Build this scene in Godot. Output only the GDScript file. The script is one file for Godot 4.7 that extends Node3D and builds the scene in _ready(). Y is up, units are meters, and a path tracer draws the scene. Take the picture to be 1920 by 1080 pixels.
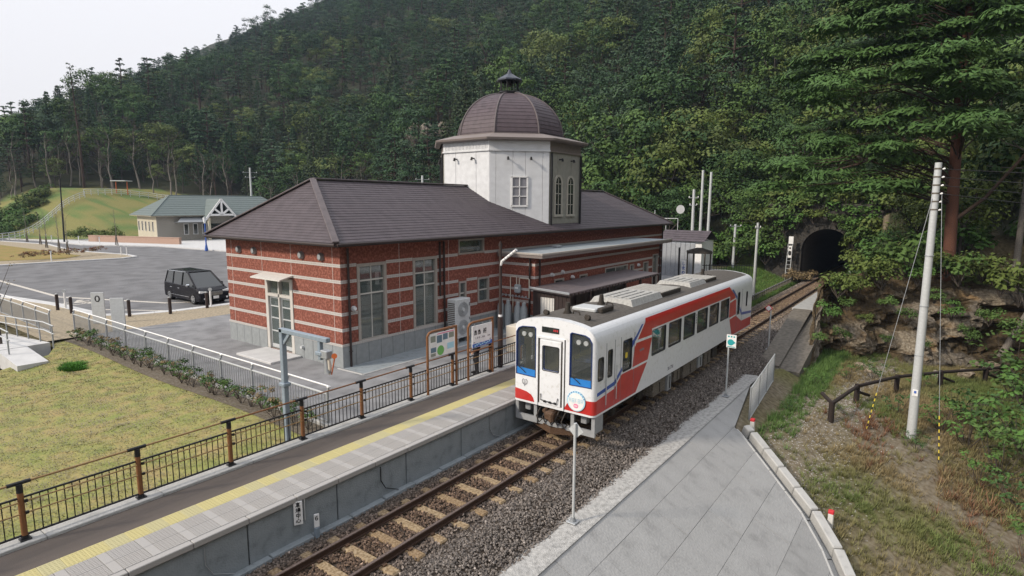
extends Node3D

# ---------------------------------------------------------------- mesh builder
class MB:
	var v := PackedVector3Array()
	var n := PackedVector3Array()
	var c := PackedColorArray()
	var i := PackedInt32Array()
	var col := Color(1, 1, 1)
	var colored := false
	func tri(a: Vector3, b: Vector3, d: Vector3) -> void:
		var nn := (b - a).cross(d - a).normalized()
		var k := v.size()
		v.append(a); v.append(b); v.append(d)
		n.append(nn); n.append(nn); n.append(nn)
		if colored:
			c.append(col); c.append(col); c.append(col)
		i.append(k); i.append(k + 2); i.append(k + 1)
	func q(a: Vector3, b: Vector3, d: Vector3, e: Vector3) -> void:
		var nn := (d - a).cross(e - b).normalized()
		var k := v.size()
		v.append(a); v.append(b); v.append(d); v.append(e)
		n.append(nn); n.append(nn); n.append(nn); n.append(nn)
		if colored:
			c.append(col); c.append(col); c.append(col); c.append(col)
		i.append(k); i.append(k + 2); i.append(k + 1)
		i.append(k); i.append(k + 3); i.append(k + 2)
	func qs(p: Array, m: Array) -> void:
		var k := v.size()
		for t in 4:
			v.append(p[t]); n.append(m[t])
			if colored:
				c.append(col)
		i.append(k); i.append(k + 2); i.append(k + 1)
		i.append(k); i.append(k + 3); i.append(k + 2)
	func box(o: Vector3, s: Vector3, b := Basis()) -> void:
		var x := b.x * s.x * 0.5
		var y := b.y * s.y * 0.5
		var z := b.z * s.z * 0.5
		q(o - x - y + z, o + x - y + z, o + x + y + z, o - x + y + z)
		q(o + x - y - z, o - x - y - z, o - x + y - z, o + x + y - z)
		q(o + x - y + z, o + x - y - z, o + x + y - z, o + x + y + z)
		q(o - x - y - z, o - x - y + z, o - x + y + z, o - x + y - z)
		q(o - x + y + z, o + x + y + z, o + x + y - z, o - x + y - z)
		q(o - x - y - z, o + x - y - z, o + x - y + z, o - x - y + z)
	func span(a: Vector3, b: Vector3) -> void:
		box((a + b) * 0.5, (b - a).abs())
	# a box with chamfered edges
	func cbox(o: Vector3, s: Vector3, e: float, b := Basis()) -> void:
		var h := s * 0.5
		var g := Vector3(h.x - e, h.y - e, h.z - e)
		for ax in 3:
			var a1 := (ax + 1) % 3
			var a2 := (ax + 2) % 3
			for sg in [-1.0, 1.0]:
				var p: Array[Vector3] = []
				for t in [[-1, -1], [1, -1], [1, 1], [-1, 1]]:
					var w := Vector3.ZERO
					w[ax] = h[ax] * sg
					w[a1] = g[a1] * t[0]
					w[a2] = g[a2] * t[1]
					p.append(o + b * w)
				if sg > 0:
					q(p[0], p[1], p[2], p[3])
				else:
					q(p[3], p[2], p[1], p[0])
			for s1 in [-1.0, 1.0]:
				for s2 in [-1.0, 1.0]:
					var p2: Array[Vector3] = []
					for t in [0, 1, 2, 3]:
						var w := Vector3.ZERO
						w[ax] = g[ax] * (-1.0 if t == 0 or t == 3 else 1.0)
						w[a1] = (h[a1] if t < 2 else g[a1]) * s1
						w[a2] = (g[a2] if t < 2 else h[a2]) * s2
						p2.append(o + b * w)
					if s1 * s2 > 0:
						q(p2[3], p2[2], p2[1], p2[0])
					else:
						q(p2[0], p2[1], p2[2], p2[3])
		for sx in [-1.0, 1.0]:
			for sy in [-1.0, 1.0]:
				for sz in [-1.0, 1.0]:
					var A := o + b * Vector3(h.x * sx, g.y * sy, g.z * sz)
					var B := o + b * Vector3(g.x * sx, h.y * sy, g.z * sz)
					var C := o + b * Vector3(g.x * sx, g.y * sy, h.z * sz)
					if sx * sy * sz > 0:
						tri(A, B, C)
					else:
						tri(A, C, B)
	func tube(path: Array, rad: Array, sides := 8, caps := true) -> void:
		var m := path.size()
		var rings: Array = []
		var norms: Array = []
		var up := Vector3(0.123, 0.97, 0.21).normalized()
		for k in m:
			var t: Vector3 = (path[mini(k + 1, m - 1)] - path[maxi(k - 1, 0)]).normalized()
			if absf(t.dot(up)) > 0.9:
				up = Vector3(0.9, 0.1, 0.42).normalized()
			var a := up.cross(t).normalized()
			var b := t.cross(a)
			var ring: Array[Vector3] = []
			var nr: Array[Vector3] = []
			for s in sides:
				var an := TAU * s / sides
				var d := a * cos(an) + b * sin(an)
				ring.append(path[k] + d * rad[mini(k, rad.size() - 1)])
				nr.append(d)
			rings.append(ring)
			norms.append(nr)
			up = b
		for k in m - 1:
			for s in sides:
				var s2 := (s + 1) % sides
				qs([rings[k][s], rings[k][s2], rings[k + 1][s2], rings[k + 1][s]], [norms[k][s], norms[k][s2], norms[k + 1][s2], norms[k + 1][s]])
		if caps:
			for s in sides:
				var s2 := (s + 1) % sides
				tri(path[0], rings[0][s2], rings[0][s])
				tri(path[m - 1], rings[m - 1][s], rings[m - 1][s2])
	func cyl(a: Vector3, b: Vector3, r0: float, r1 := -1.0, sides := 10) -> void:
		tube([a, b], [r0, r1 if r1 >= 0.0 else r0], sides)
	# polygon (x, y) extruded along local z, front face at +depth
	func ext(poly: PackedVector2Array, depth: float, x := Transform3D()) -> void:
		var p := poly
		if Geometry2D.is_polygon_clockwise(p):
			p = poly.duplicate()
			p.reverse()
		# is_polygon_clockwise counts y down, so "p" is now made counterclockwise below
		var area := 0.0
		for k in p.size():
			area += p[k].cross(p[(k + 1) % p.size()])
		if area < 0:
			p.reverse()
		var t := Geometry2D.triangulate_polygon(p)
		for k in range(0, t.size(), 3):
			var A := p[t[k]]
			var B := p[t[k + 1]]
			var C := p[t[k + 2]]
			if (B - A).cross(C - A) < 0:
				var w := B
				B = C
				C = w
			tri(x * Vector3(A.x, A.y, depth), x * Vector3(B.x, B.y, depth), x * Vector3(C.x, C.y, depth))
			if depth != 0.0:
				tri(x * Vector3(A.x, A.y, 0), x * Vector3(C.x, C.y, 0), x * Vector3(B.x, B.y, 0))
		if depth != 0.0:
			for k in p.size():
				var A := p[k]
				var B := p[(k + 1) % p.size()]
				q(x * Vector3(A.x, A.y, 0), x * Vector3(B.x, B.y, 0), x * Vector3(B.x, B.y, depth), x * Vector3(A.x, A.y, depth))
	func mesh(off := Vector3.ZERO) -> ArrayMesh:
		var a := []
		a.resize(Mesh.ARRAY_MAX)
		if off != Vector3.ZERO:
			for k in v.size():
				v[k] -= off
		a[Mesh.ARRAY_VERTEX] = v
		a[Mesh.ARRAY_NORMAL] = n
		if colored:
			a[Mesh.ARRAY_COLOR] = c
		a[Mesh.ARRAY_INDEX] = i
		var m := ArrayMesh.new()
		m.add_surface_from_arrays(Mesh.PRIMITIVE_TRIANGLES, a)
		return m

# ---------------------------------------------------------------- naming and nodes
var M := {}
var T := {}
var taken := {}
var ORG := Vector3.ZERO
var rng := RandomNumberGenerator.new()
var noise := FastNoiseLite.new()

func numbered(called: String) -> String:
	var k: int = taken.get(called, 0)
	taken[called] = k + 1
	return called if k == 0 else "%s_%03d" % [called, k]

func thing(called: String, label: String, category: String, at := Vector3.ZERO, group := "", turn := 0.0) -> Node3D:
	var o := Node3D.new()
	o.name = numbered(called)
	add_child(o)
	o.position = at
	o.rotation.y = turn
	tag(o, label, category, group)
	return o

func tag(o: Node, label: String, category: String, group := "") -> void:
	o.set_meta("label", label)
	o.set_meta("category", category)
	if group:
		o.set_meta("group", group)

func part(par: Node, called: String, mb: MB, mat: String, label := "") -> MeshInstance3D:
	return inst(par, called, mb.mesh(ORG), mat, Transform3D(), label)

func inst(par: Node, called: String, mesh: Mesh, mat: String, x := Transform3D(), label := "") -> MeshInstance3D:
	var o := MeshInstance3D.new()
	o.name = numbered(called) if par == self else called
	o.mesh = mesh
	o.material_override = M[mat]
	o.transform = x
	par.add_child(o, true)
	if label:
		o.set_meta("label", label)
	return o

func struct(called: String, mb: MB, mat: String, label := "") -> MeshInstance3D:
	var o := part(self, called, mb, mat, label)
	o.set_meta("kind", "structure")
	return o

func stuff(par: Node, called: String, mesh: Mesh, mat: String, xs: Array, cols: Array, label := "", category := "") -> MultiMeshInstance3D:
	var mm := MultiMesh.new()
	mm.transform_format = MultiMesh.TRANSFORM_3D
	mm.use_colors = true
	mm.mesh = mesh
	mm.instance_count = xs.size()
	for k in xs.size():
		mm.set_instance_transform(k, xs[k])
		mm.set_instance_color(k, cols[k])
	var o := MultiMeshInstance3D.new()
	o.name = numbered(called) if par == self else called
	o.multimesh = mm
	o.material_override = M[mat]
	par.add_child(o, true)
	o.set_meta("kind", "stuff")
	if label:
		o.set_meta("label", label)
	if category:
		o.set_meta("category", category)
	return o

func dup(o: Node3D, called: String, label := "", group := "") -> Node3D:
	var r: Node3D = o.duplicate()
	r.name = numbered(called)
	add_child(r)
	if label:
		r.set_meta("label", label)
	if group:
		r.set_meta("group", group)
	return r

# ---------------------------------------------------------------- materials
func ntex(sd: int, freq: float, oct: int, lo: Color, hi: Color, mid := Color(-1, 0, 0), size := 512, bias := 0.5, kind := FastNoiseLite.TYPE_SIMPLEX_SMOOTH) -> NoiseTexture2D:
	var f := FastNoiseLite.new()
	f.seed = sd
	f.noise_type = kind
	f.frequency = freq
	f.fractal_octaves = oct
	var g := Gradient.new()
	g.set_color(0, lo)
	g.set_color(1, hi)
	g.set_offset(0, 0.12)
	g.set_offset(1, 0.88)
	if mid.r >= 0:
		g.add_point(bias, mid)
	var t := NoiseTexture2D.new()
	t.width = size
	t.height = size
	t.seamless = true
	t.noise = f
	t.color_ramp = g
	return t

func nrm(sd: int, freq: float, oct: int, bump := 4.0) -> NoiseTexture2D:
	var f := FastNoiseLite.new()
	f.seed = sd
	f.frequency = freq
	f.fractal_octaves = oct
	var t := NoiseTexture2D.new()
	t.width = 512
	t.height = 512
	t.seamless = true
	t.as_normal_map = true
	t.bump_strength = bump
	t.noise = f
	return t

func g3(x: float) -> Color:
	return Color(x, x, x)

func mk(key: String, lin: Color, rough := 0.8, tex := "", size := 2.0, opts := {}) -> StandardMaterial3D:
	var m := StandardMaterial3D.new()
	m.resource_name = key
	m.albedo_color = lin.linear_to_srgb()
	m.roughness = rough
	m.metallic = opts.get("metal", 0.0)
	m.metallic_specular = opts.get("spec", 0.4)
	if tex or opts.has("nrm"):
		m.uv1_triplanar = true
		m.uv1_world_triplanar = opts.get("world", true)
		m.uv1_scale = Vector3.ONE / size
	if tex:
		m.albedo_texture = T[tex]
	if opts.has("nrm"):
		m.normal_enabled = true
		m.normal_texture = T[opts.nrm]
		m.normal_scale = opts.get("ns", 0.5)
	if opts.get("vc", false):
		m.vertex_color_use_as_albedo = true
	if opts.has("back"):
		m.backlight_enabled = true
		m.backlight = (opts.back as Color).linear_to_srgb()
	if opts.has("alpha"):
		m.transparency = BaseMaterial3D.TRANSPARENCY_ALPHA
		m.albedo_color.a = opts.alpha
	if opts.has("coat"):
		m.clearcoat_enabled = true
		m.clearcoat = opts.coat
		m.clearcoat_roughness = 0.08
	M[key] = m
	return m

func materials() -> void:
	T.soft = ntex(1, 0.012, 5, g3(0.93), g3(1.0))
	T.grain = ntex(2, 0.12, 4, g3(0.82), g3(1.0))
	T.coarse = ntex(3, 0.03, 6, g3(0.76), g3(1.0), g3(0.9))
	T.streak = ntex(4, 0.008, 6, g3(0.82), g3(1.0), g3(0.93))
	T.brick = ntex(5, 0.09, 3, Color(0.66, 0.6, 0.57), Color(1, 1, 1), Color(0.84, 0.78, 0.75), 512, 0.5, FastNoiseLite.TYPE_CELLULAR)
	T.lawn = ntex(6, 0.014, 6, Color(0.8, 0.9, 0.62), Color(1.0, 0.93, 0.8), Color(0.93, 0.95, 0.72))
	T.dirt = ntex(7, 0.02, 7, Color(0.68, 0.64, 0.58), Color(1, 1, 1), Color(0.88, 0.85, 0.8))
	T.rock = ntex(8, 0.018, 7, Color(0.5, 0.46, 0.42), Color(1, 0.98, 0.95), Color(0.82, 0.78, 0.73))
	T.stain = ntex(9, 0.006, 7, g3(0.87), g3(1.0), g3(0.955), 1024, 0.35)
	T.grime = ntex(21, 0.02, 7, Color(0.925, 0.92, 0.905), Color(1, 1, 1), Color(0.985, 0.985, 0.985), 512, 0.34)
	T.bark = ntex(10, 0.05, 5, g3(0.55), g3(1.0))
	T.n_grain = nrm(11, 0.11, 4, 5.0)
	T.n_soft = nrm(12, 0.03, 5, 6.0)
	T.n_rock = nrm(13, 0.02, 7, 14.0)

	mk("brick", Color(0.335, 0.132, 0.1), 0.85, "brick", 5.0, {"nrm": "n_grain", "ns": 0.4})
	mk("brick_white", Color(0.58, 0.555, 0.535), 0.7, "grain", 1.1)
	mk("plinth", Color(0.27, 0.29, 0.3), 0.75, "soft", 1.7)
	mk("joint", Color(0.1, 0.1, 0.1), 0.9)
	mk("apron_joint", Color(0.25, 0.25, 0.245), 0.9)
	mk("rock_bank", Color(0.82, 0.83, 0.84), 0.95, "rock", 1.7, {"vc": true, "nrm": "n_rock", "ns": 0.8})
	mk("lantern_blue", Color(0.05, 0.058, 0.08), 0.45, "soft", 1.0)
	mk("bark_far", Color(0.085, 0.055, 0.042), 0.9, "bark", 1.2)
	mk("roof", Color(0.082, 0.066, 0.075), 0.62, "streak", 2.3, {"nrm": "n_grain", "ns": 0.3})
	mk("roof_cap", Color(0.12, 0.1, 0.105), 0.6, "streak", 1.7)
	mk("dome", Color(0.088, 0.066, 0.077), 0.58, "streak", 1.6)
	mk("fascia", Color(0.055, 0.042, 0.042), 0.55, "soft", 1.0)
	mk("dark_brown", Color(0.04, 0.028, 0.026), 0.5, "soft", 0.7)
	mk("tower_white", Color(0.63, 0.645, 0.67), 0.5, "soft", 2.7)
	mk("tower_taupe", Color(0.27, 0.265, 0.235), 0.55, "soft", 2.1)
	mk("tower_beige", Color(0.4, 0.38, 0.33), 0.55, "soft", 1.3)
	mk("cornice", Color(0.2, 0.17, 0.16), 0.6, "soft", 1.3)
	mk("window_frame", Color(0.36, 0.33, 0.3), 0.5, "soft", 0.9)
	mk("mullion", Color(0.5, 0.48, 0.45), 0.5)
	mk("white", Color(0.78, 0.78, 0.78), 0.45, "soft", 1.9)
	mk("offwhite", Color(0.62, 0.61, 0.58), 0.6, "soft", 1.1)
	mk("glass", Color(0.16, 0.2, 0.2), 0.03, "", 1.0, {"alpha": 0.3, "spec": 0.5})
	mk("glass_dark", Color(0.02, 0.024, 0.024), 0.06, "", 1.0, {"spec": 0.65})
	mk("interior", Color(0.3, 0.29, 0.27), 0.9, "soft", 2.0)
	mk("curtain", Color(0.4, 0.39, 0.33), 0.9, "soft", 0.5)
	mk("blind", Color(0.085, 0.115, 0.115), 0.9, "soft", 0.8)
	mk("black_metal", Color(0.014, 0.014, 0.016), 0.45, "soft", 0.5)
	mk("rail_brown", Color(0.2, 0.088, 0.036), 0.5, "soft", 0.6)
	mk("rail_tan", Color(0.27, 0.17, 0.075), 0.5, "soft", 0.6)
	mk("galv", Color(0.36, 0.38, 0.4), 0.45, "soft", 0.8, {"metal": 0.35})
	mk("galv_light", Color(0.5, 0.52, 0.53), 0.5, "soft", 0.8, {"metal": 0.1})
	mk("blue_grey", Color(0.23, 0.28, 0.33), 0.5, "soft", 0.8)
	mk("concrete", Color(0.4, 0.4, 0.39), 0.85, "stain", 3.0, {"nrm": "n_grain", "ns": 0.25})
	mk("concrete_apron", Color(0.32, 0.32, 0.315), 0.85, "stain", 4.3, {"nrm": "n_grain", "ns": 0.2})
	mk("concrete_apron_dark", Color(0.295, 0.295, 0.29), 0.85, "stain", 3.7, {"nrm": "n_grain", "ns": 0.2})
	mk("concrete_apron_pale", Color(0.335, 0.335, 0.33), 0.85, "stain", 4.9, {"nrm": "n_grain", "ns": 0.2})
	mk("mortar", Color(0.43, 0.425, 0.41), 0.9, "coarse", 2.6, {"nrm": "n_grain", "ns": 0.6})
	mk("platform_wall", Color(0.25, 0.28, 0.3), 0.85, "stain", 2.6, {"nrm": "n_grain", "ns": 0.3})
	mk("old_concrete", Color(0.165, 0.148, 0.125), 0.9, "coarse", 4.1, {"nrm": "n_soft", "ns": 0.3})
	mk("portal_stone", Color(0.065, 0.06, 0.054), 0.95, "coarse", 5.3, {"nrm": "n_soft", "ns": 0.4})
	mk("tunnel_lining", Color(0.2, 0.193, 0.18), 0.95, "coarse", 4.0)
	mk("asphalt_platform", Color(0.118, 0.099, 0.088), 0.9, "grain", 0.9, {"nrm": "n_grain", "ns": 0.3})
	mk("asphalt_lot", Color(0.165, 0.165, 0.172), 0.9, "streak", 9.0, {"nrm": "n_grain", "ns": 0.2})
	mk("plaza", Color(0.235, 0.237, 0.245), 0.85, "streak", 5.0, {"nrm": "n_grain", "ns": 0.2})
	mk("tan_paving", Color(0.37, 0.31, 0.22), 0.85, "coarse", 2.5)
	mk("pale_paving", Color(0.52, 0.52, 0.52), 0.85, "soft", 4.0)
	mk("paint", Color(0.66, 0.66, 0.66), 0.7, "dirt", 1.0)
	mk("tile_white", Color(0.4, 0.385, 0.37), 0.75, "grain", 0.8)
	mk("tile_pale", Color(0.405, 0.392, 0.38), 0.75, "grain", 0.8)
	mk("tile_groove", Color(0.17, 0.165, 0.165), 0.9)
	mk("tile_yellow", Color(0.54, 0.48, 0.23), 0.7, "grain", 0.8)
	mk("tile_yellow_worn", Color(0.5, 0.46, 0.26), 0.75, "grain", 0.8)
	mk("steel_rail", Color(0.085, 0.05, 0.036), 0.6, "coarse", 0.8, {"metal": 0.3})
	mk("rail_head", Color(0.2, 0.15, 0.13), 0.4, "coarse", 0.8, {"metal": 0.6})
	mk("sleeper", Color(0.33, 0.26, 0.175), 0.9, "dirt", 0.9)
	mk("sleeper_worn", Color(0.28, 0.21, 0.135), 0.9, "dirt", 0.7)
	mk("ballast_bed", Color(0.075, 0.062, 0.054), 0.95, "dirt", 1.1)
	mk("stone", Color(1, 1, 1), 0.9, "", 1.0, {"vc": true})
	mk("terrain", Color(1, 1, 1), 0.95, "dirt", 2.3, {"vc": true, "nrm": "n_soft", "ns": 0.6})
	mk("lawn", Color(0.275, 0.25, 0.158), 0.95, "lawn", 7.0, {"nrm": "n_grain", "ns": 0.35})
	mk("brown_lawn", Color(0.26, 0.19, 0.105), 0.95, "lawn", 9.0)
	mk("blade", Color(1, 1, 1), 0.8, "", 1.0, {"vc": true, "spec": 0.2})
	mk("soil", Color(0.16, 0.145, 0.125), 0.95, "dirt", 1.2)
	mk("rock_face", Color(0.33, 0.3, 0.255), 0.9, "rock", 1.9, {"nrm": "n_rock", "ns": 0.9})
	mk("rock_grey", Color(0.25, 0.24, 0.225), 0.9, "rock", 2.4, {"nrm": "n_rock", "ns": 0.9})
	mk("bark_red", Color(0.17, 0.075, 0.05), 0.9, "bark", 1.0)
	mk("bark_grey", Color(0.12, 0.1, 0.085), 0.9, "bark", 1.2)
	mk("bark_pale", Color(0.3, 0.27, 0.24), 0.9, "bark", 1.2)
	mk("log", Color(0.045, 0.032, 0.028), 0.85, "bark", 0.7)
	# leaves: copies in a forest are tinted one by one
	mk("leaf_tint", Color(1, 1, 1), 0.65, "", 1.0, {"vc": true, "spec": 0.25})
	for a in [["pine_a", Color(0.0462, 0.0902, 0.033)], ["pine_b", Color(0.0374, 0.0748, 0.0352)], ["pine_near", Color(0.062, 0.12, 0.036)],
		["leaf_a", Color(0.0704, 0.121, 0.033)], ["leaf_b", Color(0.0506, 0.099, 0.0319)], ["leaf_c", Color(0.0935, 0.1265, 0.033)], ["leaf_bright", Color(0.075, 0.15, 0.036)], ["leaf_pale", Color(0.11, 0.143, 0.0462)], ["leaf_deep", Color(0.0374, 0.0748, 0.0253)], ["pine_grey", Color(0.055, 0.0902, 0.0506)],
		["cedar_a", Color(0.0462, 0.0682, 0.033)], ["leaf_rust", Color(0.17, 0.07, 0.035)], ["leaf_dry", Color(0.2, 0.15, 0.085)]]:
		mk(a[0], a[1], 0.65, "", 1.0, {"spec": 0.25, "vc": true})
	# train
	mk("train_white", Color(0.69, 0.705, 0.73), 0.28, "grime", 2.3, {"coat": 0.3})
	mk("train_red", Color(0.48, 0.032, 0.028), 0.3, "soft", 2.1, {"coat": 0.3})
	mk("train_blue", Color(0.022, 0.075, 0.36), 0.3, "soft", 2.1, {"coat": 0.3})
	mk("train_navy", Color(0.012, 0.03, 0.12), 0.4)
	mk("train_light_blue", Color(0.03, 0.2, 0.56), 0.35, "soft", 2.1)
	mk("train_roof", Color(0.105, 0.094, 0.083), 0.85, "coarse", 2.2)
	mk("train_roof_unit", Color(0.42, 0.415, 0.395), 0.8, "coarse", 1.9)
	mk("train_grey", Color(0.3, 0.31, 0.32), 0.55, "soft", 1.3)
	mk("train_under", Color(0.055, 0.05, 0.047), 0.8, "dirt", 0.9)
	mk("train_under_grey", Color(0.17, 0.16, 0.15), 0.7, "dirt", 0.9)
	mk("train_rust", Color(0.12, 0.075, 0.05), 0.8, "dirt", 0.5)
	mk("train_inside", Color(0.42, 0.36, 0.24), 0.8, "soft", 1.0)
	mk("seat_blue", Color(0.04, 0.07, 0.16), 0.9)
	mk("print_red", Color(0.5, 0.03, 0.04), 0.6)
	mk("print_black", Color(0.02, 0.02, 0.022), 0.6)
	mk("print_grey", Color(0.2, 0.2, 0.22), 0.6)
	mk("print_blue", Color(0.05, 0.12, 0.42), 0.6)
	mk("print_sky", Color(0.36, 0.6, 0.72), 0.6)
	mk("print_teal", Color(0.02, 0.3, 0.32), 0.6)
	mk("print_green", Color(0.16, 0.42, 0.12), 0.6)
	mk("print_pink", Color(0.7, 0.18, 0.32), 0.6)
	mk("print_yellow", Color(0.62, 0.48, 0.06), 0.6)
	mk("print_photo", Color(0.16, 0.25, 0.33), 0.6, "coarse", 0.3)
	mk("print_photo_b", Color(0.3, 0.33, 0.28), 0.6, "coarse", 0.25)
	mk("car_black", Color(0.006, 0.006, 0.009), 0.25, "", 1.0, {"spec": 0.3})
	mk("chrome", Color(0.6, 0.62, 0.64), 0.18, "", 1.0, {"metal": 0.9})
	mk("tyre", Color(0.012, 0.012, 0.012), 0.85)
	mk("lamp_glass", Color(0.7, 0.72, 0.74), 0.2, "", 1.0, {"spec": 0.6})
	mk("ac_white", Color(0.56, 0.58, 0.59), 0.5, "soft", 1.0)
	mk("gas_grey", Color(0.33, 0.36, 0.38), 0.5, "soft", 0.8)
	mk("pipe_cream", Color(0.55, 0.5, 0.42), 0.6)
	mk("orange_lamp", Color(0.45, 0.11, 0.03), 0.6)
	mk("house_wall", Color(0.5, 0.46, 0.36), 0.8, "soft", 3.0)
	mk("house_stone", Color(0.36, 0.34, 0.3), 0.9, "coarse", 2.5)
	mk("house_roof", Color(0.125, 0.155, 0.15), 0.6, "soft", 3.0)
	mk("brick_low", Color(0.4, 0.27, 0.21), 0.85, "soft", 2.0)
	mk("grey_panel", Color(0.32, 0.34, 0.37), 0.6, "soft", 2.0)
	mk("cloth_black", Color(0.015, 0.015, 0.018), 0.9)
	mk("skin", Color(0.48, 0.28, 0.19), 0.6)
	mk("hair", Color(0.012, 0.01, 0.009), 0.6)

# ---------------------------------------------------------------- terrain
const PLAT := 0.82
const GROUND := 0.8
const TX := -9.03          # centre line of the track
var foot := PackedVector2Array([Vector2(-560, 90), Vector2(-330, 10), Vector2(-215, -12), Vector2(-168, -40), Vector2(-158, -60), Vector2(-134, -74), Vector2(-87, -72), Vector2(-63, -69), Vector2(-47, -67), Vector2(-30, -63), Vector2(-20, -60), Vector2(-14.6, -63.3), Vector2(-4.6, -63.3), Vector2(-4.4, -50), Vector2(-4.6, -38), Vector2(-4.7, -34.6), Vector2(-3.7, -36.4), Vector2(-1.7, -38.4), Vector2(0.8, -40.8), Vector2(3.6, -41.6), Vector2(4.9, -35), Vector2(5.2, -24), Vector2(6.6, -12), Vector2(9, 2), Vector2(12, 60)])
var hill_poly: PackedVector2Array

func foot_dist(p: Vector2) -> float:
	var best := 1e9
	for k in foot.size() - 1:
		var a := foot[k]
		var b := foot[k + 1]
		var ab := b - a
		var t := clampf((p - a).dot(ab) / ab.length_squared(), 0.0, 1.0)
		best = minf(best, p.distance_squared_to(a + ab * t))
	var d := sqrt(best)
	return d if Geometry2D.is_point_in_polygon(p, hill_poly) else -d

func base_h(x: float, z: float) -> float:
	var right := clampf(-5.087 - 0.266 * x - 0.1375 * z, -4.5, -0.95)
	right = lerpf(right, -0.9 - 0.12 * clampf(x + 4.0, 0, 6), smoothstep(-24.0, -30.0, z))
	var left := 0.68
	if z < -40.6 and x > -17.5 and x < -10.9:
		# grassy bank between the plaza and the far track
		return lerpf(lerpf(-0.62, 0.68, smoothstep(-11.2, -16.0, x)), 0.68 if x < -13.2 else -0.62, smoothstep(-42.0, -40.6, z))
	if x < -13.2:
		if z > -9.1 and x > -40:
			left = minf(0.68, 0.28 - 0.13 * (z + 9.1))
		left += mound(x, z)
		return left
	if x < -5.6:
		return -0.62
	# the ground is dug out under the apron and its drain
	if z > -21.2:
		var dp := drain_side(Vector2(x, z))
		right -= 0.75 * smoothstep(0.42, 0.05, dp)
	return lerpf(-0.62, right, smoothstep(-5.6, -4.6, x))

const DRAIN := [Vector2(-5.24, -20.22), Vector2(-4.98, -20.06), Vector2(-3.83, -18.97), Vector2(-2.64, -17.81), Vector2(-1.9, -16.7), Vector2(-1.5, -15.86), Vector2(-1.04, -14.2), Vector2(-0.74, -11.5), Vector2(-0.64, -6), Vector2(-0.64, 6)]

# how far a point lies outside the drain line; negative on the side of the apron
func drain_side(p: Vector2) -> float:
	var best := 1e9
	var sg := 1.0
	for k in DRAIN.size() - 1:
		var a: Vector2 = DRAIN[k]
		var ab: Vector2 = DRAIN[k + 1] - a
		var t := clampf((p - a).dot(ab) / ab.length_squared(), 0.0, 1.0)
		var d := p.distance_to(a + ab * t)
		if d < best:
			best = d
			sg = -signf(ab.cross(p - a))
	return best * sg

func mound(x: float, z: float) -> float:
	var h := 0.235 * clampf(-113.0 - x, 0.0, 39.0)
	return h * smoothstep(-27.0, -46.0, z) * smoothstep(-90.0, -70.0, z)

func height(x: float, z: float) -> float:
	var b := base_h(x, z)
	var p := Vector2(x, z)
	var d := foot_dist(p)
	if d <= 0.0:
		return b
	var s := 0.0
	var right := smoothstep(-7.0, -4.0, x)
	var near_tunnel := smoothstep(9.0, 5.2, absf(x - TX)) * (1.0 if z < -60.0 else 0.0)
	var slope := lerpf(0.6, 0.72, right)
	var n1 := noise.get_noise_2d(x * 1.2, z * 1.2)
	s = slope * d * smoothstep(0.0, 14.0, d + 4.0)
	s += right * minf(d * 1.5, 3.0) * (0.9 + 0.5 * n1)
	s = maxf(s, near_tunnel * (6.9 + 0.6 * d))
	s += n1 * minf(d * 0.25, 6.0)
	# the ridge falls away to the left
	var cap := 400.0
	if x < -105.0:
		cap = maxf(6.0, -17.0 + 0.03 * x - 0.62 * z) + noise.get_noise_2d(x * 0.7, z * 0.7 + 40.0) * 9.0
		cap = lerpf(400.0, maxf(cap, 5.0), smoothstep(-105.0, -140.0, x))
	if s > cap * 0.75:
		var e := (s - cap * 0.75) / (cap * 0.25)
		s = cap * 0.75 + cap * 0.25 * (1.0 - exp(-e))
	return b + s

func axis(a: Array) -> PackedFloat32Array:
	var r := PackedFloat32Array()
	for k in range(0, a.size() - 2, 2):
		var t: float = a[k]
		while t < a[k + 2] - 1e-4:
			r.append(t)
			t += a[k + 1]
	r.append(a[a.size() - 1])
	return r

func terrain_color(x: float, z: float, h: float, d: float) -> Color:
	var n := noise.get_noise_2d(x * 3.1 + 50, z * 3.1) * 0.5 + 0.5
	var m := noise.get_noise_2d(x * 9.0, z * 9.0 + 90) * 0.5 + 0.5
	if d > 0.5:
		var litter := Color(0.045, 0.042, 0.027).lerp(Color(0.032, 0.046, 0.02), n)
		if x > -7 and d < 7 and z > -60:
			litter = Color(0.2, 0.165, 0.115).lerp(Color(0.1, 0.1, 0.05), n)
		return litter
	if x < -105.0:
		return Color(0.235, 0.235, 0.085).lerp(Color(0.1, 0.19, 0.05), smoothstep(0.5, 0.62, m) * 0.85)
	if x > -6.0:
		var dirt := Color(0.235, 0.21, 0.175).lerp(Color(0.17, 0.15, 0.11), m)
		var grass := Color(0.13, 0.15, 0.06).lerp(Color(0.2, 0.17, 0.085), m)
		# the trodden path keeps bare
		var path := exp(-pow((x - (-2.9 + 0.17 * (z + 25.0) * -0.55)) / 1.25, 2))
		var k := smoothstep(0.42, 0.62, n) * (1.0 - path * 0.9)
		return dirt.lerp(grass, k)
	if z < -40.0 and x > -18.0 and x < -11.0:
		return Color(0.11, 0.18, 0.05).lerp(Color(0.16, 0.17, 0.07), m)
	if x > -14.0:
		return Color(0.09, 0.08, 0.07)
	return Color(0.2, 0.19, 0.15).lerp(Color(0.12, 0.14, 0.06), n)

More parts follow.
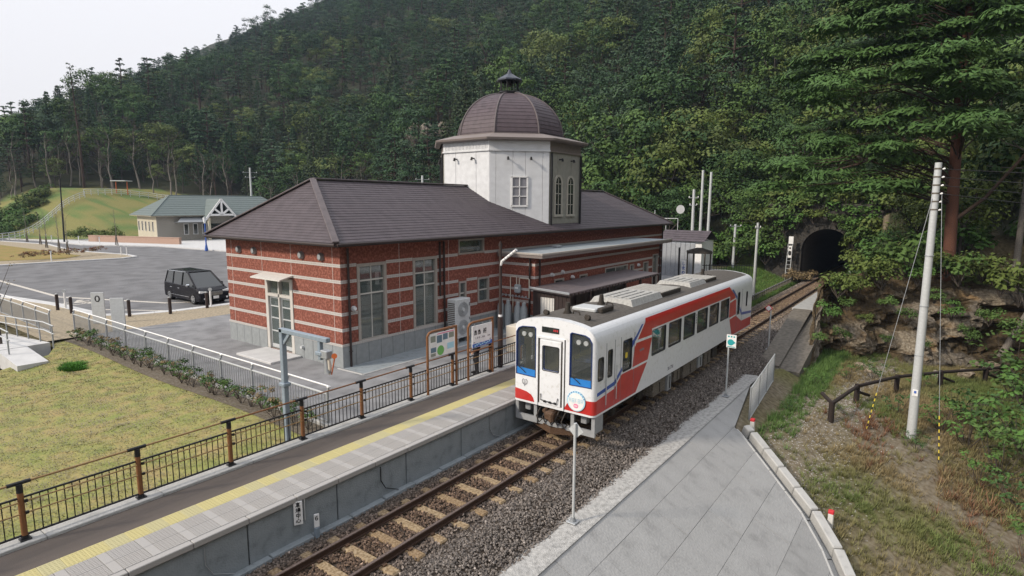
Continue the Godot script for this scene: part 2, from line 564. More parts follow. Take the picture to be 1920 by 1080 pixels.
func build_terrain() -> void:
	hill_poly = foot.duplicate()
	for p in [Vector2(400, 60), Vector2(400, -900), Vector2(-1200, -900), Vector2(-1200, 90)]:
		hill_poly.append(p)
	var xs := axis([-620.0, 10.0, -200.0, 4.0, -30.0, 1.5, -16.0, 0.5, -6.0, 0.25, 1.0, 0.5, 9.0, 3.0, 40.0, 12.0, 160.0])
	var zs := axis([-560.0, 10.0, -120.0, 4.0, -70.0, 1.0, -64.0, 0.4, -62.4, 1.0, -40.0, 0.5, -22.0, 0.25, -10.0, 0.5, -8.0, 1.5, 30.0, 10.0, 90.0])
	var nx := xs.size()
	var nz := zs.size()
	var v := PackedVector3Array()
	var c := PackedColorArray()
	var nn := PackedVector3Array()
	v.resize(nx * nz)
	c.resize(nx * nz)
	nn.resize(nx * nz)
	for a in nx:
		for b in nz:
			var x := xs[a]
			var z := zs[b]
			var h := height(x, z)
			v[a * nz + b] = Vector3(x, h, z)
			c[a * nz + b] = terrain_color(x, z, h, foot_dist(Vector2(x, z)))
	var idx := PackedInt32Array()
	for a in nx:
		for b in nz:
			var p0 := v[maxi(a - 1, 0) * nz + b]
			var p1 := v[mini(a + 1, nx - 1) * nz + b]
			var q0 := v[a * nz + maxi(b - 1, 0)]
			var q1 := v[a * nz + mini(b + 1, nz - 1)]
			nn[a * nz + b] = (q1 - q0).cross(p1 - p0).normalized()
			if a < nx - 1 and b < nz - 1:
				var x := xs[a]
				var z := zs[b]
				if z > -64.5 and z < -61.5 and absf((x + xs[a + 1]) * 0.5 - TX) < 2.9:
					continue      # the mouth of the tunnel
				var k := a * nz + b
				idx.append_array([k, k + nz, k + 1, k + 1, k + nz, k + nz + 1])
	var arr := []
	arr.resize(Mesh.ARRAY_MAX)
	arr[Mesh.ARRAY_VERTEX] = v
	arr[Mesh.ARRAY_NORMAL] = nn
	arr[Mesh.ARRAY_COLOR] = c
	arr[Mesh.ARRAY_INDEX] = idx
	var m := ArrayMesh.new()
	m.add_surface_from_arrays(Mesh.PRIMITIVE_TRIANGLES, arr)
	var o := inst(self, "ground", m, "terrain", Transform3D(), "wooded hillside and the ground around the station")
	o.set_meta("kind", "structure")

func flat(pts: Array, y: float) -> MB:
	var mb := MB.new()
	var p := PackedVector2Array()
	for a in pts:
		p.append(Vector2(a[0], -a[1]))
	mb.ext(p, 0.0, Transform3D(Basis(Vector3(1, 0, 0), Vector3(0, 0, -1), Vector3(0, 1, 0)), Vector3(0, y, 0)))
	return mb

# a strip of kerb stones along a line: each stone is a part
func kerb(called: String, label: String, pts: Array, y: float, w: float, h: float, piece: float, mat: String) -> void:
	var root := thing(called, label, "kerb", Vector3(pts[0][0], y, pts[0][1]))
	root.remove_meta("category")
	root.set_meta("kind", "structure")
	for k in pts.size() - 1:
		var a := Vector3(pts[k][0], y, pts[k][1]) - root.position
		var b := Vector3(pts[k + 1][0], y, pts[k + 1][1]) - root.position
		var n := maxi(1, roundi(a.distance_to(b) / piece))
		var d := (b - a) / n
		var mb := MB.new()
		mb.cbox(Vector3(0, h * 0.5 - 0.1, 0), Vector3(w, h + 0.2, d.length() - 0.012), 0.015)
		var m := mb.mesh()
		for s in n:
			inst(root, "kerb_stone", m, mat, Transform3D(Basis(Vector3.UP, atan2(d.x, d.z)), a + d * (s + 0.5)))

func build_ground_sheets() -> void:
	# plaza round the station, tan paving, car park
	struct("plaza", flat([[-31.7, -9.75], [-13.2, -9.75], [-13.2, -40.5], [-15.6, -45], [-17.2, -57], [-31.7, -57]], GROUND), "plaza", "grey paved plaza round the brick station")
	struct("tan_pavement", flat([[-50, -8.2], [-31.7, -8.2], [-31.7, -57], [-34.95, -57], [-34.95, -18.2], [-35.1, -15.2], [-35.8, -13.2], [-36.9, -12.1], [-43, -11.75], [-50, -10.6]], GROUND - 0.004), "tan_paving", "tan pavement between the car park and the plaza")
	struct("car_park", flat([[-34.95, -57], [-34.95, -18.2], [-35.1, -15.2], [-35.8, -13.2], [-36.9, -12.1], [-43, -11.75], [-50, -10.6], [-64, -4], [-130, 20], [-130, -26], [-116, -30.6], [-99, -31.3], [-88, -36.9], [-72, -38.6], [-60, -42], [-48, -57]], GROUND - 0.06), "asphalt_lot", "wide grey asphalt car park")
	kerb("kerb", "pale kerb along the tan pavement", [[-50, -10.6], [-43, -11.75], [-36.9, -12.1], [-35.8, -13.2], [-35.1, -15.2], [-34.95, -18.2], [-34.95, -40]], GROUND - 0.06, 0.55, 0.075, 1.2, "pale_paving")
	kerb("kerb", "pale kerb on the far side of the car park", [[-130, -26], [-116, -30.6], [-99, -31.3], [-88, -36.9], [-72, -38.6], [-60, -42]], GROUND - 0.06, 0.6, 0.16, 2.0, "pale_paving")
	struct("forecourt", flat([[-116, -30.9], [-99, -31.6], [-88, -37.2], [-72, -38.9], [-60, -42.3], [-58, -62], [-116, -62]], GROUND + 0.03), "pale_paving", "pale forecourt of the green roofed house")
	# island with the brown lawn
	struct("island_pavement", flat([[-125, -10], [-73.4, -15.5], [-72.9, -22.5], [-72.6, -26.2], [-73.6, -28.0], [-77, -28.4], [-88, -26.5], [-104, -28.3], [-125, -25]], GROUND + 0.04), "tan_paving", "tan paving round the brown lawn island")
	kerb("kerb", "pale kerb round the brown lawn island", [[-125, -10], [-73.4, -15.5], [-72.9, -22.5], [-72.6, -26.2], [-73.6, -28.0], [-77, -28.4], [-88, -26.5], [-104, -28.3], [-125, -25]], GROUND - 0.06, 0.45, 0.12, 2.0, "pale_paving")
	struct("brown_lawn", flat([[-125, -12], [-78, -17], [-76, -22], [-79, -24.5], [-92, -24.2], [-125, -23]], GROUND + 0.06), "brown_lawn", "dry brown lawn on the traffic island")
	# painted lines of the car park
	for a in [[[-61.4, -12.9], [-46.5, -12.95], 0.13], [[-46.5, -12.95], [-38.5, -16.2], 0.16], [[-39.5, -12.6], [-35.9, -14.9], 0.1], [[-38.5, -16.2], [-36.4, -19.4], 0.14], [[-35.6, -18.6], [-35.6, -36], 0.1]]:
		var p := Vector3(a[0][0], GROUND - 0.055, a[0][1])
		var e := Vector3(a[1][0], GROUND - 0.055, a[1][1])
		var s: Vector3 = (e - p).normalized().cross(Vector3.UP) * float(a[2])
		var mb := MB.new()
		mb.q(p - s, p + s, e + s, e - s)
		var o := struct("painted_line", mb, "paint", "white line painted on the car park")
		o.set_meta("kind", "structure")
	# the wheelchair mark on the asphalt
	var wm := MB.new()
	var wx := Transform3D(Basis(Vector3(0, 0, -1), Vector3(-1, 0, 0), Vector3(0, 1, 0)).rotated(Vector3.UP, -0.5), Vector3(-42.8, GROUND - 0.055, -12.7))
	for r in [[0, 1.25, 0.34, 0.34], [0, 0.6, 0.26, 0.9], [0.3, 0.75, 0.6, 0.2], [0.45, 0.25, 0.8, 0.22], [0.8, -0.1, 0.22, 0.7]]:
		wm.ext(PackedVector2Array([Vector2(r[0] - r[2] / 2, r[1] - r[3] / 2), Vector2(r[0] + r[2] / 2, r[1] - r[3] / 2), Vector2(r[0] + r[2] / 2, r[1] + r[3] / 2), Vector2(r[0] - r[2] / 2, r[1] + r[3] / 2)]), 0.0, wx)
	for k in 10:
		var a0 := TAU * k / 12.0 + 2.4
		var a1 := TAU * (k + 1) / 12.0 + 2.4
		var p0 := Vector2(cos(a0), sin(a0))
		var p1 := Vector2(cos(a1), sin(a1))
		wm.ext(PackedVector2Array([p0 * 0.5, p0 * 0.68, p1 * 0.68, p1 * 0.5]), 0.0, wx)
	struct("wheelchair_marking", wm, "paint", "white wheelchair symbol painted on the asphalt")
	# gravel drip strip and slab at the brick building
	struct("gravel_strip", flat([[-17.8, -13.45], [-16.55, -13.45], [-16.55, -23.1], [-17.8, -23.1]], GROUND + 0.004), "platform_wall", "dark gravel drip strip along the brick wall")
	kerb("strip_edging", "thin pale edging of the drip strip", [[-17.9, -13.3], [-16.5, -13.35], [-16.5, -23.1]], GROUND - 0.01, 0.08, 0.04, 1.5, "concrete")
	var sl := MB.new()
	sl.cbox(Vector3(-21.6, GROUND + 0.03, -12.75), Vector3(2.5, 0.1, 1.35), 0.015)
	struct("door_slab", sl, "pale_paving", "white concrete slab before the glazed door")

func lawn_h(x: float, z: float) -> float:
	return 0.7 - 0.13 * (z + 9.1) + 0.06 * sin(x * 0.5 + z * 0.3)

func build_lawn() -> void:
	var mb := MB.new()
	var nx := 44
	var nz := 34
	for a in nx:
		for b in nz:
			var p: Array[Vector3] = []
			for t in [[0, 1], [1, 1], [1, 0], [0, 0]]:
				var fz: float = (b + t[1]) / float(nz)
				var z := lerpf(-8.95, 4.5, fz)
				# the left edge bends round the steps
				var x0 := -29.8 + 7.0 * fz * fz - 2.6 * smoothstep(0.1, 0.0, fz)
				var x := lerpf(x0, -13.22, (a + t[0]) / float(nx))
				p.append(Vector3(x, lawn_h(x, z), z))
			mb.q(p[0], p[1], p[2], p[3])
	struct("lawn", mb, "lawn", "yellowed lawn sloping down beside the platform")
	# blades: tufts scattered over the lawn
	var bl := MB.new()
	bl.colored = true
	for k in 9:
		var a := k * 2.4
		var d := Vector3(cos(a), 0, sin(a))
		var o := d * 0.035 * (k % 3)
		var sd := Vector3(-d.z, 0, d.x) * 0.009
		var tip := o + d * (0.03 + 0.012 * (k % 4)) + Vector3(0, 0.026 + 0.008 * (k % 3), 0)
		bl.tri(o - sd, o + sd, tip)
	var xs := []
	var cs := []
	for k in 14000:
		var fz := rng.randf()
		var z := lerpf(-8.95, 4.0, fz)
		var x0 := -29.6 + 7.0 * fz * fz - 2.6 * smoothstep(0.1, 0.0, fz)
		var x := lerpf(x0, -13.3, rng.randf())
		var m := noise.get_noise_2d(x * 14.0, z * 14.0)
		var g := smoothstep(-0.1, 0.35, m + rng.randf_range(-0.15, 0.15))
		var col := Color(0.3, 0.268, 0.172).lerp(Color(0.255, 0.255, 0.138), g) * rng.randf_range(0.92, 1.05)
		if m < -0.36:
			col = Color(0.3, 0.255, 0.185)
		var s := rng.randf_range(0.7, 1.3)
		xs.append(Transform3D(Basis(Vector3.UP, rng.randf() * TAU).scaled(Vector3(s * 1.4, s, s * 1.4)), Vector3(x, lawn_h(x, z) - 0.01, z)))
		cs.append(Color(col.r, col.g, col.b))
	stuff(self, "grass", bl.mesh(), "blade", xs, cs, "short yellowed grass of the lawn", "grass")
	# one rank green patch
	xs = []
	cs = []
	for k in 330:
		var a := rng.randf() * TAU
		var r := sqrt(rng.randf()) * (0.75 + 0.5 * noise.get_noise_2d(cos(a) * 60.0, sin(a) * 60.0))
		var x := -27.0 + cos(a) * r * 0.95
		var z := -7.75 + sin(a) * r * 0.5
		xs.append(Transform3D(Basis(Vector3.UP, rng.randf() * TAU).scaled(Vector3(2.2, rng.randf_range(1.4, 3.4), 2.2) * (1.2 - r * 0.6)), Vector3(x, lawn_h(x, z) - 0.01, z)))
		cs.append(Color(0.08, 0.2, 0.035) * rng.randf_range(0.8, 1.1))
	stuff(self, "green_grass", bl.mesh(), "blade", xs, cs, "rank green tuft growing in the lawn", "grass")
	# planting strip at the foot of the white fence
	var st := MB.new()
	for k in 20:
		var x := lerpf(-32.0, -13.3, k / 20.0)
		var x2 := lerpf(-32.0, -13.3, (k + 1) / 20.0)
		st.q(Vector3(x, lawn_h(x, -8.85) + 0.02, -8.85), Vector3(x2, lawn_h(x2, -8.85) + 0.02, -8.85), Vector3(x2, 0.76, -9.5), Vector3(x, 0.76, -9.5))
	struct("planting_bed", st, "soil", "bare soil bed between the lawn and the white fence")
	kerb("fence_footing", "concrete footing under the white bar fence", [[-32.9, -9.62], [-13.3, -9.62]], GROUND - 0.05, 0.22, 0.1, 2.0, "concrete")

# ---------------------------------------------------------------- track
func build_track() -> void:
	# bed: a ballast shoulder with a flat top
	var bed := MB.new()
	for k in 45:
		var z0 := 6.0 - k * 2.0
		var z1 := z0 - 2.0
		var pf := [[-10.62, -0.3], [-10.2, -0.24], [-9.0, -0.22], [-7.5, -0.22], [-6.8, -0.4], [-6.0, -0.46]]
		for s in pf.size() - 1:
			bed.q(Vector3(pf[s][0], pf[s][1], z0), Vector3(pf[s + 1][0], pf[s + 1][1], z0), Vector3(pf[s + 1][0], pf[s + 1][1], z1), Vector3(pf[s][0], pf[s][1], z1))
	struct("track_bed", bed, "ballast_bed", "brown ballast bed of the single railway track")
	ORG = Vector3(TX, 0, -8)
	var track := thing("railway_track", "single railway track with rusty rails on pale sleepers", "track", ORG)
	track.remove_meta("category")
	track.set_meta("kind", "structure")
	for s in [-1.0, 1.0]:
		var rail := MB.new()
		var head := MB.new()
		var x: float = TX + s * 0.566
		rail.span(Vector3(x - 0.064, -0.152, 6), Vector3(x + 0.064, -0.13, -84))
		rail.span(Vector3(x - 0.012, -0.13, 6), Vector3(x + 0.012, -0.03, -84))
		head.cbox(Vector3(x, -0.015, -39), Vector3(0.066, 0.034, 90), 0.008)
		var r := part(track, "rail", rail, "steel_rail")
		part(r, "rail_head", head, "rail_head")
	var sm := MB.new()
	sm.cbox(Vector3.ZERO, Vector3(2.05, 0.17, 0.235), 0.03)
	var sleeper := sm.mesh()
	var pm := MB.new()
	for s in [-1.0, 1.0]:
		for e in [-1.0, 1.0]:
			pm.box(Vector3(s * 0.566 + e * 0.1, 0.1, 0), Vector3(0.075, 0.04, 0.09))
	var clip := pm.mesh()
	for k in 122:
		var z := 4.6 - 0.69 * k
		var o := inst(track, "sleeper", sleeper, "sleeper" if k % 3 else "sleeper_worn", Transform3D(Basis(Vector3.UP, rng.randf_range(-0.012, 0.012)), Vector3(rng.randf_range(-0.02, 0.02), -0.237 + rng.randf_range(-0.008, 0.004), z + 8)))
		if k < 60:
			inst(o, "rail_clip", clip, "train_rust")
	ORG = Vector3.ZERO
	# ballast stones
	var stones: Array = []
	for t in 3:
		var mb := MB.new()
		var p: Array[Vector3] = []
		for d in [Vector3(1, 0, 0), Vector3(-1, 0, 0), Vector3(0, 1, 0), Vector3(0, -1, 0), Vector3(0, 0, 1), Vector3(0, 0, -1)]:
			p.append((d + Vector3(rng.randf_range(-0.35, 0.35), rng.randf_range(-0.35, 0.35), rng.randf_range(-0.35, 0.35))) * rng.randf_range(0.75, 1.15) * 0.028)
		for f in [[0, 2, 4], [2, 1, 4], [1, 3, 4], [3, 0, 4], [2, 0, 5], [1, 2, 5], [3, 1, 5], [0, 3, 5]]:
			mb.tri(p[f[0]], p[f[1]], p[f[2]])
		stones.append(mb.mesh())
	var xs := [[], [], []]
	var cs := [[], [], []]
	for k in 150000:
		var u := rng.randf()
		var z := 4.0 - 68.0 * u * u - 4.0 * u
		var x := rng.randf_range(-10.62, -5.95)
		if x > -6.5 and rng.randf() < (x + 6.5) / 0.5:
			continue
		var inside := absf(x - TX) < 0.5
		var y := -0.215
		if x > -7.5:
			y = lerpf(-0.215, -0.43, clampf((x + 7.5) / 1.2, 0, 1))
		elif x < -10.1:
			y = -0.26
		elif absf(x - TX) < 1.02:
			# the tops of the sleepers stay clear
			var f := fposmod((4.6 - z) / 0.69 + 0.5, 1.0) - 0.5
			if absf(f) * 0.69 < 0.1 and rng.randf() < 0.985:
				continue
			y = -0.19 if rng.randf() < 0.85 else -0.165
		if absf(absf(x - TX) - 0.566) < 0.075:
			continue
		var rust := clampf(1.0 - absf(x - TX + 0.25) / 1.5, 0.0, 1.0)
		var tone := rng.randf_range(0.45, 1.25)
		if rng.randf() < 0.03:
			tone *= 2.0
		var col := Color(0.18, 0.158, 0.142).lerp(Color(0.155, 0.105, 0.075), clampf(rust * 1.3, 0, 1)) * tone
		var s := rng.randf_range(0.75, 1.45) * (1.0 + maxf(0, -z - 20) * 0.012)
		xs[k % 3].append(Transform3D(Basis.from_euler(Vector3(rng.randf() * TAU, rng.randf() * TAU, rng.randf() * TAU)).scaled(Vector3(s, s, s)), Vector3(x, y + rng.randf_range(-0.01, 0.025), z)))
		cs[k % 3].append(Color(col.r, col.g, col.b))
	for t in 3:
		stuff(self, "ballast_gravel", stones[t], "stone", xs[t], cs[t], "crushed grey and rust brown ballast stones", "gravel")

# ---------------------------------------------------------------- platform
func build_platform() -> void:
	var z0 := 5.0
	var z1 := -40.5
	ORG = Vector3(-11.8, 0, -8)
	var pf := thing("platform", "low railway platform with yellow tactile strip and white edge tiles", "platform", ORG)
	pf.remove_meta("category")
	pf.set_meta("kind", "structure")
	var core := MB.new()
	core.span(Vector3(-13.18, -0.62, z0), Vector3(-10.64, PLAT - 0.075, z1))
	part(pf, "core", core, "old_concrete")
	# wall panels of the face, with open joints
	var n := 0
	var z := z0
	while z > z1 + 0.1:
		var mb := MB.new()
		mb.cbox(Vector3(-10.625, 0.13, z - 1.06), Vector3(0.09, 1.1, 2.09), 0.012)
		part(pf, "wall_panel", mb, "platform_wall")
		# coping stones
		for k in 2:
			var cb := MB.new()
			cb.cbox(Vector3(-10.62, PLAT - 0.06, z - 0.53 - k * 1.06), Vector3(0.24, 0.12, 1.05), 0.012)
			part(pf, "coping_stone", cb, "tile_pale")
		n += 1
		z -= 2.12
	# trough and cable duct at the foot of the wall
	z = z0
	var dm := MB.new()
	dm.cbox(Vector3.ZERO, Vector3(0.16, 0.1, 0.98), 0.012)
	var duct := dm.mesh()
	while z > z1:
		inst(pf, "duct_cover", duct, "platform_wall", Transform3D(Basis(Vector3.UP, rng.randf_range(-0.02, 0.02)), Vector3(-10.5 + rng.randf_range(-0.012, 0.012), -0.235 + rng.randf_range(-0.015, 0.015), z - 0.5) - ORG))
		z -= 1.0
	# thin conduits down the wall joints
	for k in 10:
		var zz := -0.5 - k * 4.24
		var cb := MB.new()
		cb.tube([Vector3(-10.56, 0.6, zz), Vector3(-10.56, 0.25, zz), Vector3(-10.53, 0.02, zz - 0.12), Vector3(-10.5, -0.16, zz - 0.5)], [0.012], 6)
		part(pf, "conduit", cb, "galv" if k % 2 else "black_metal")
	# asphalt, yellow tactile tiles, white ribbed edge tiles, kerb behind
	var asp := MB.new()
	asp.q(Vector3(-12.76, PLAT, z0), Vector3(-11.87, PLAT, z0), Vector3(-11.87, PLAT, z1), Vector3(-12.76, PLAT, z1))
	part(pf, "asphalt", asp, "asphalt_platform")
	var under := MB.new()
	under.q(Vector3(-11.87, PLAT - 0.012, z0), Vector3(-10.62, PLAT - 0.012, z0), Vector3(-10.62, PLAT - 0.012, z1), Vector3(-11.87, PLAT - 0.012, z1))
	part(pf, "tile_joints", under, "tile_groove")
	var ym := MB.new()
	ym.cbox(Vector3.ZERO, Vector3(0.42, 0.03, 0.326), 0.004)
	for a in 6:
		for b in 5:
			ym.box(Vector3(-0.165 + a * 0.066, 0.0165, -0.12 + b * 0.06), Vector3(0.028, 0.008, 0.028))
	var yt := ym.mesh()
	var wm := MB.new()
	wm.cbox(Vector3(0, -0.006, 0), Vector3(0.4, 0.03, 0.445), 0.004)
	for a in 7:
		for b in 7:
			wm.box(Vector3(-0.168 + a * 0.056, 0.011, -0.189 + b * 0.063), Vector3(0.046, 0.01, 0.052))
	var wt := wm.mesh()
	var pm := MB.new()
	pm.cbox(Vector3.ZERO, Vector3(0.4, 0.03, 0.15), 0.004)
	var pt := pm.mesh()
	var rest_w := MB.new()
	var rest_y := MB.new()
	z = z0
	while z > z1:
		var zz := z - 0.165
		if z > -36.0:
			inst(pf, "yellow_tile", yt, "tile_yellow" if rng.randf() < 0.7 else "tile_yellow_worn", Transform3D(Basis(), Vector3(-11.66, PLAT - 0.006, zz) - ORG))
		else:
			rest_y.box(Vector3(-11.66, PLAT - 0.006, zz), Vector3(0.42, 0.03, 0.326))
		z -= 0.33
	z = z0
	while z > z1:
		for c in 2:
			var x := -11.245 + c * 0.405
			if z > -31.0:
				inst(pf, "edge_tile", wt, "tile_white" if rng.randf() < 0.7 else "tile_pale", Transform3D(Basis(), Vector3(x, PLAT - 0.004, z - 0.225) - ORG))
				inst(pf, "plain_tile", pt, "tile_pale", Transform3D(Basis(), Vector3(x, PLAT - 0.004, z - 0.527) - ORG))
			else:
				rest_w.box(Vector3(x, PLAT - 0.004, z - 0.3), Vector3(0.4, 0.03, 0.59))
		z -= 0.605
	part(pf, "far_yellow_tiles", rest_y, "tile_yellow").set_meta("kind", "stuff")
	part(pf, "far_edge_tiles", rest_w, "tile_white").set_meta("kind", "stuff")
	z = z0
	while z > z1:
		var kb := MB.new()
		kb.cbox(Vector3(-12.975, PLAT - 0.02, z - 1.0), Vector3(0.43, 0.16, 1.992), 0.012)
		part(pf, "kerb_stone", kb, "concrete")
		z -= 2.0
	ORG = Vector3.ZERO

func build_railing() -> void:
	var posts := []
	for k in 15:
		posts.append(1.1 - k * 1.915 + (0.0 if k < 9 else -0.1))
	ORG = Vector3(-12.95, PLAT + 0.06, -8)
	var y := PLAT + 0.06
	var x := -12.95
	var r := thing("platform_railing", "brown and black metal railing along the back of the platform", "railing", ORG)
	for k in posts.size():
		var z: float = posts[k]
		var mb := MB.new()
		mb.cyl(Vector3(x, y, z), Vector3(x, y + 0.98, z), 0.05, 0.05, 12)
		var p := part(r, "post", mb, "rail_brown")
		var cap := MB.new()
		cap.cyl(Vector3(x, y + 0.9, z), Vector3(x, y + 1.06, z), 0.054, 0.05, 12)
		cap.cyl(Vector3(x - 0.02, y + 1.07, z + 0.17), Vector3(x - 0.02, y + 1.07, z - 0.17), 0.036, 0.036, 10)
		part(p, "cap", cap, "black_metal")
		var fl := MB.new()
		fl.cbox(Vector3(x, y + 0.012, z), Vector3(0.17, 0.03, 0.17), 0.008)
		fl.cyl(Vector3(x, y + 0.02, z), Vector3(x, y + 0.09, z), 0.066, 0.056, 12)
		part(p, "base_plate", fl, "black_metal")
		var br := MB.new()
		for h in [0.52, 0.74]:
			br.box(Vector3(x + 0.06, y + h, z - 0.06), Vector3(0.04, 0.05, 0.05))
		part(p, "bracket", br, "black_metal")
		if k == posts.size() - 1:
			break
		var z2: float = posts[k + 1]
		var hr := MB.new()
		hr.cyl(Vector3(x - 0.02, y + 1.07, z - 0.16), Vector3(x - 0.02, y + 1.07, z2 + 0.16), 0.021, 0.021, 8)
		part(r, "handrail", hr, "rail_tan" if k < 4 else "rail_brown")
		for h in [0.8, 0.09]:
			var rl := MB.new()
			rl.box(Vector3(x, y + h, (z + z2) / 2), Vector3(0.032, 0.032, absf(z2 - z) - 0.09))
			part(r, "rail", rl, "black_metal")
		for h in [0.52, 0.74]:
			var rl := MB.new()
			rl.cyl(Vector3(x + 0.065, y + h, z - 0.05), Vector3(x + 0.065, y + h, z2 + 0.05), 0.014, 0.014, 8)
			part(r, "mid_rail", rl, "rail_tan")
		for b in 14:
			var zz := lerpf(z - 0.09, z2 + 0.09, (b + 0.5) / 14.0)
			var bm := MB.new()
			bm.box(Vector3(x, y + 0.445, zz), Vector3(0.016, 0.69, 0.016))
			part(r, "baluster", bm, "black_metal")
	ORG = Vector3.ZERO

# ---------------------------------------------------------------- the brick station
const BX0 := -25.85
const BX1 := -17.8
const BZ0 := -13.5
const BZ1 := -43.8
const WALL_T := 5.42

func sheet_x(x: float, out: float, y0: float, y1: float, z0: float, z1: float, th: float) -> MB:
	var mb := MB.new()
	mb.span(Vector3(x, y0, z0), Vector3(x + out * th, y1, z1))
	return mb

# openings: [axis, u0, u1, y0, y1]; axis "z" is the end wall (u is x), "x" the long wall (u is z), "a" the annex front, "b" the annex end
func openings() -> Array:
	return [["z", -22.72, -20.94, 0.86, 3.86], ["x", -15.6, -14.33, 1.7, 4.58], ["x", -18.5, -17.23, 1.7, 4.6], ["x", -21.8, -20.05, 4.68, 5.28],
		["x", -20.47, -20.08, 2.32, 3.34], ["x", -22.17, -21.43, 2.28, 3.39],
		["a", -25.75, -24.92, 2.2, 3.14], ["a", -28.2, -27.44, 2.2, 3.13], ["a", -33.3, -30.4, 2.2, 3.25], ["a", -34.2, -33.7, 2.2, 3.2], ["a", -36.4, -35.7, 2.2, 3.2], ["a", -38.0, -37.2, 0.9, 3.6]]

func csg_walls(par: Node, called: String, lo: Vector3, hi: Vector3, mat: String, holes: Array) -> void:
	var c := CSGCombiner3D.new()
	c.name = called
	var o := CSGBox3D.new()
	o.size = hi - lo
	o.position = (hi + lo) / 2 - ORG
	o.material = M[mat]
	c.add_child(o)
	var inn := CSGBox3D.new()
	inn.size = hi - lo - Vector3(0.5, 0.4, 0.5)
	inn.position = o.position
	inn.operation = CSGShape3D.OPERATION_SUBTRACTION
	inn.material = M.interior
	c.add_child(inn)
	for h in holes:
		var b := CSGBox3D.new()
		b.size = (h[1] - h[0]).abs()
		b.position = (h[0] + h[1]) / 2 - ORG
		b.operation = CSGShape3D.OPERATION_SUBTRACTION
		b.material = M.window_frame
		c.add_child(b)
	par.add_child(c, true)

# white glazed-brick band along a wall, cut where openings stand
func bands(par: Node, ax: String, plane: float, out: float, u0: float, u1: float, ys: Array, hs: Array, h := 0.13) -> void:
	for y in ys:
		var cuts := [[u0, u1]]
		for o in hs:
			if o[0] == ax and y + h > o[3] - 0.06 and y < o[4] + 0.06:
				var nx := []
				for s in cuts:
					if o[2] + 0.09 <= s[0] or o[1] - 0.09 >= s[1]:
						nx.append(s)
					else:
						if o[1] - 0.09 > s[0]:
							nx.append([s[0], o[1] - 0.09])
						if o[2] + 0.09 < s[1]:
							nx.append([o[2] + 0.09, s[1]])
				cuts = nx
		for s in cuts:
			var mb := MB.new()
			var n := maxi(1, roundi((s[1] - s[0]) / 0.115))
			for k in n:
				var a := lerpf(s[0], s[1], float(k) / n)
				var b := lerpf(s[0], s[1], float(k + 1) / n)
				for row in 2:
					var yy: float = y + row * h * 0.5
					var lo := Vector3(plane - 0.02 * out, yy + 0.004, a + 0.005)
					var hi := Vector3(plane + 0.008 * out, yy + h * 0.5 - 0.004, b - 0.005)
					if ax in ["z", "b"]:
						lo = Vector3(a + 0.005, yy + 0.004, plane - 0.02 * out)
						hi = Vector3(b - 0.005, yy + h * 0.5 - 0.004, plane + 0.008 * out)
					mb.span(lo, hi)
			part(par, "white_band", mb, "brick_white")

func place(ax: String, u: float, y: float, d: float) -> Vector3:
	match ax:
		"z": return Vector3(u, y, BZ0 + d)
		"x": return Vector3(BX1 + d, y, u)
		"a": return Vector3(-15.7 + d, y, u)
	return Vector3(u, y, -23.15 + d)

func window(par: Node, called: String, o: Array, cols: int, rows: Array, frame_m := "window_frame", behind := "blind", fw := 0.09) -> void:
	var ax: String = o[0]
	var u0: float = o[1]
	var u1: float = o[2]
	var y0: float = o[3]
	var y1: float = o[4]
	var w := Node3D.new()
	w.name = called
	par.add_child(w, true)
	var fr := MB.new()
	for s in [[u0 - fw, u0 + 0.03, y0 - fw, y1 + fw], [u1 - 0.03, u1 + fw, y0 - fw, y1 + fw], [u0 + 0.03, u1 - 0.03, y1 - 0.03, y1 + fw], [u0 + 0.03, u1 - 0.03, y0 - fw, y0 + 0.03]]:
		fr.span(place(ax, s[0], s[2], -0.12), place(ax, s[1], s[3], 0.035))
	part(w, "frame", fr, frame_m)
	var mu := MB.new()
	for k in range(1, cols):
		var u := lerpf(u0, u1, float(k) / cols)
		mu.span(place(ax, u - 0.016, y0 + 0.03, -0.1), place(ax, u + 0.016, y1 - 0.03, -0.045))
	for r in rows:
		var y := lerpf(y0, y1, r)
		mu.span(place(ax, u0 + 0.03, y - 0.028, -0.102), place(ax, u1 - 0.03, y + 0.028, -0.042))
	if cols > 1 or rows.size():
		part(w, "glazing_bar", mu, "mullion")
	var ys := [0.0]
	ys.append_array(rows)
	ys.append(1.0)
	for k in cols:
		for r in ys.size() - 1:
			var g := MB.new()
			var a := place(ax, lerpf(u0, u1, float(k) / cols), lerpf(y0, y1, ys[r]), -0.075)
			var b := place(ax, lerpf(u0, u1, float(k + 1) / cols), lerpf(y0, y1, ys[r + 1]), -0.071)
			g.span(a, b)
			part(w, "pane", g, "glass")
	if behind:
		var bl := MB.new()
		bl.span(place(ax, u0 - 0.1, y0 - 0.05, -0.32), place(ax, u1 + 0.1, y1 + 0.05, -0.34))
		part(w, "blind", bl, behind)

# one slope of a roof in overlapping courses; e0-e1 eave, r0-r1 ridge
func slope(mb: MB, e0: Vector3, e1: Vector3, r0: Vector3, r1: Vector3, n: int, lift := 0.022) -> void:
	var up := (e1 - e0).cross(r0 - e0).normalized()
	for k in n:
		var t0 := float(k) / n
		var t1 := float(k + 1) / n
		var a := e0.lerp(r0, t0) + up * lift
		var b := e1.lerp(r1, t0) + up * lift
		var c := e1.lerp(r1, t1)
		var d := e0.lerp(r0, t1)
		mb.q(a, b, c, d)
		mb.q(e0.lerp(r0, t0), e1.lerp(r1, t0), b, a)

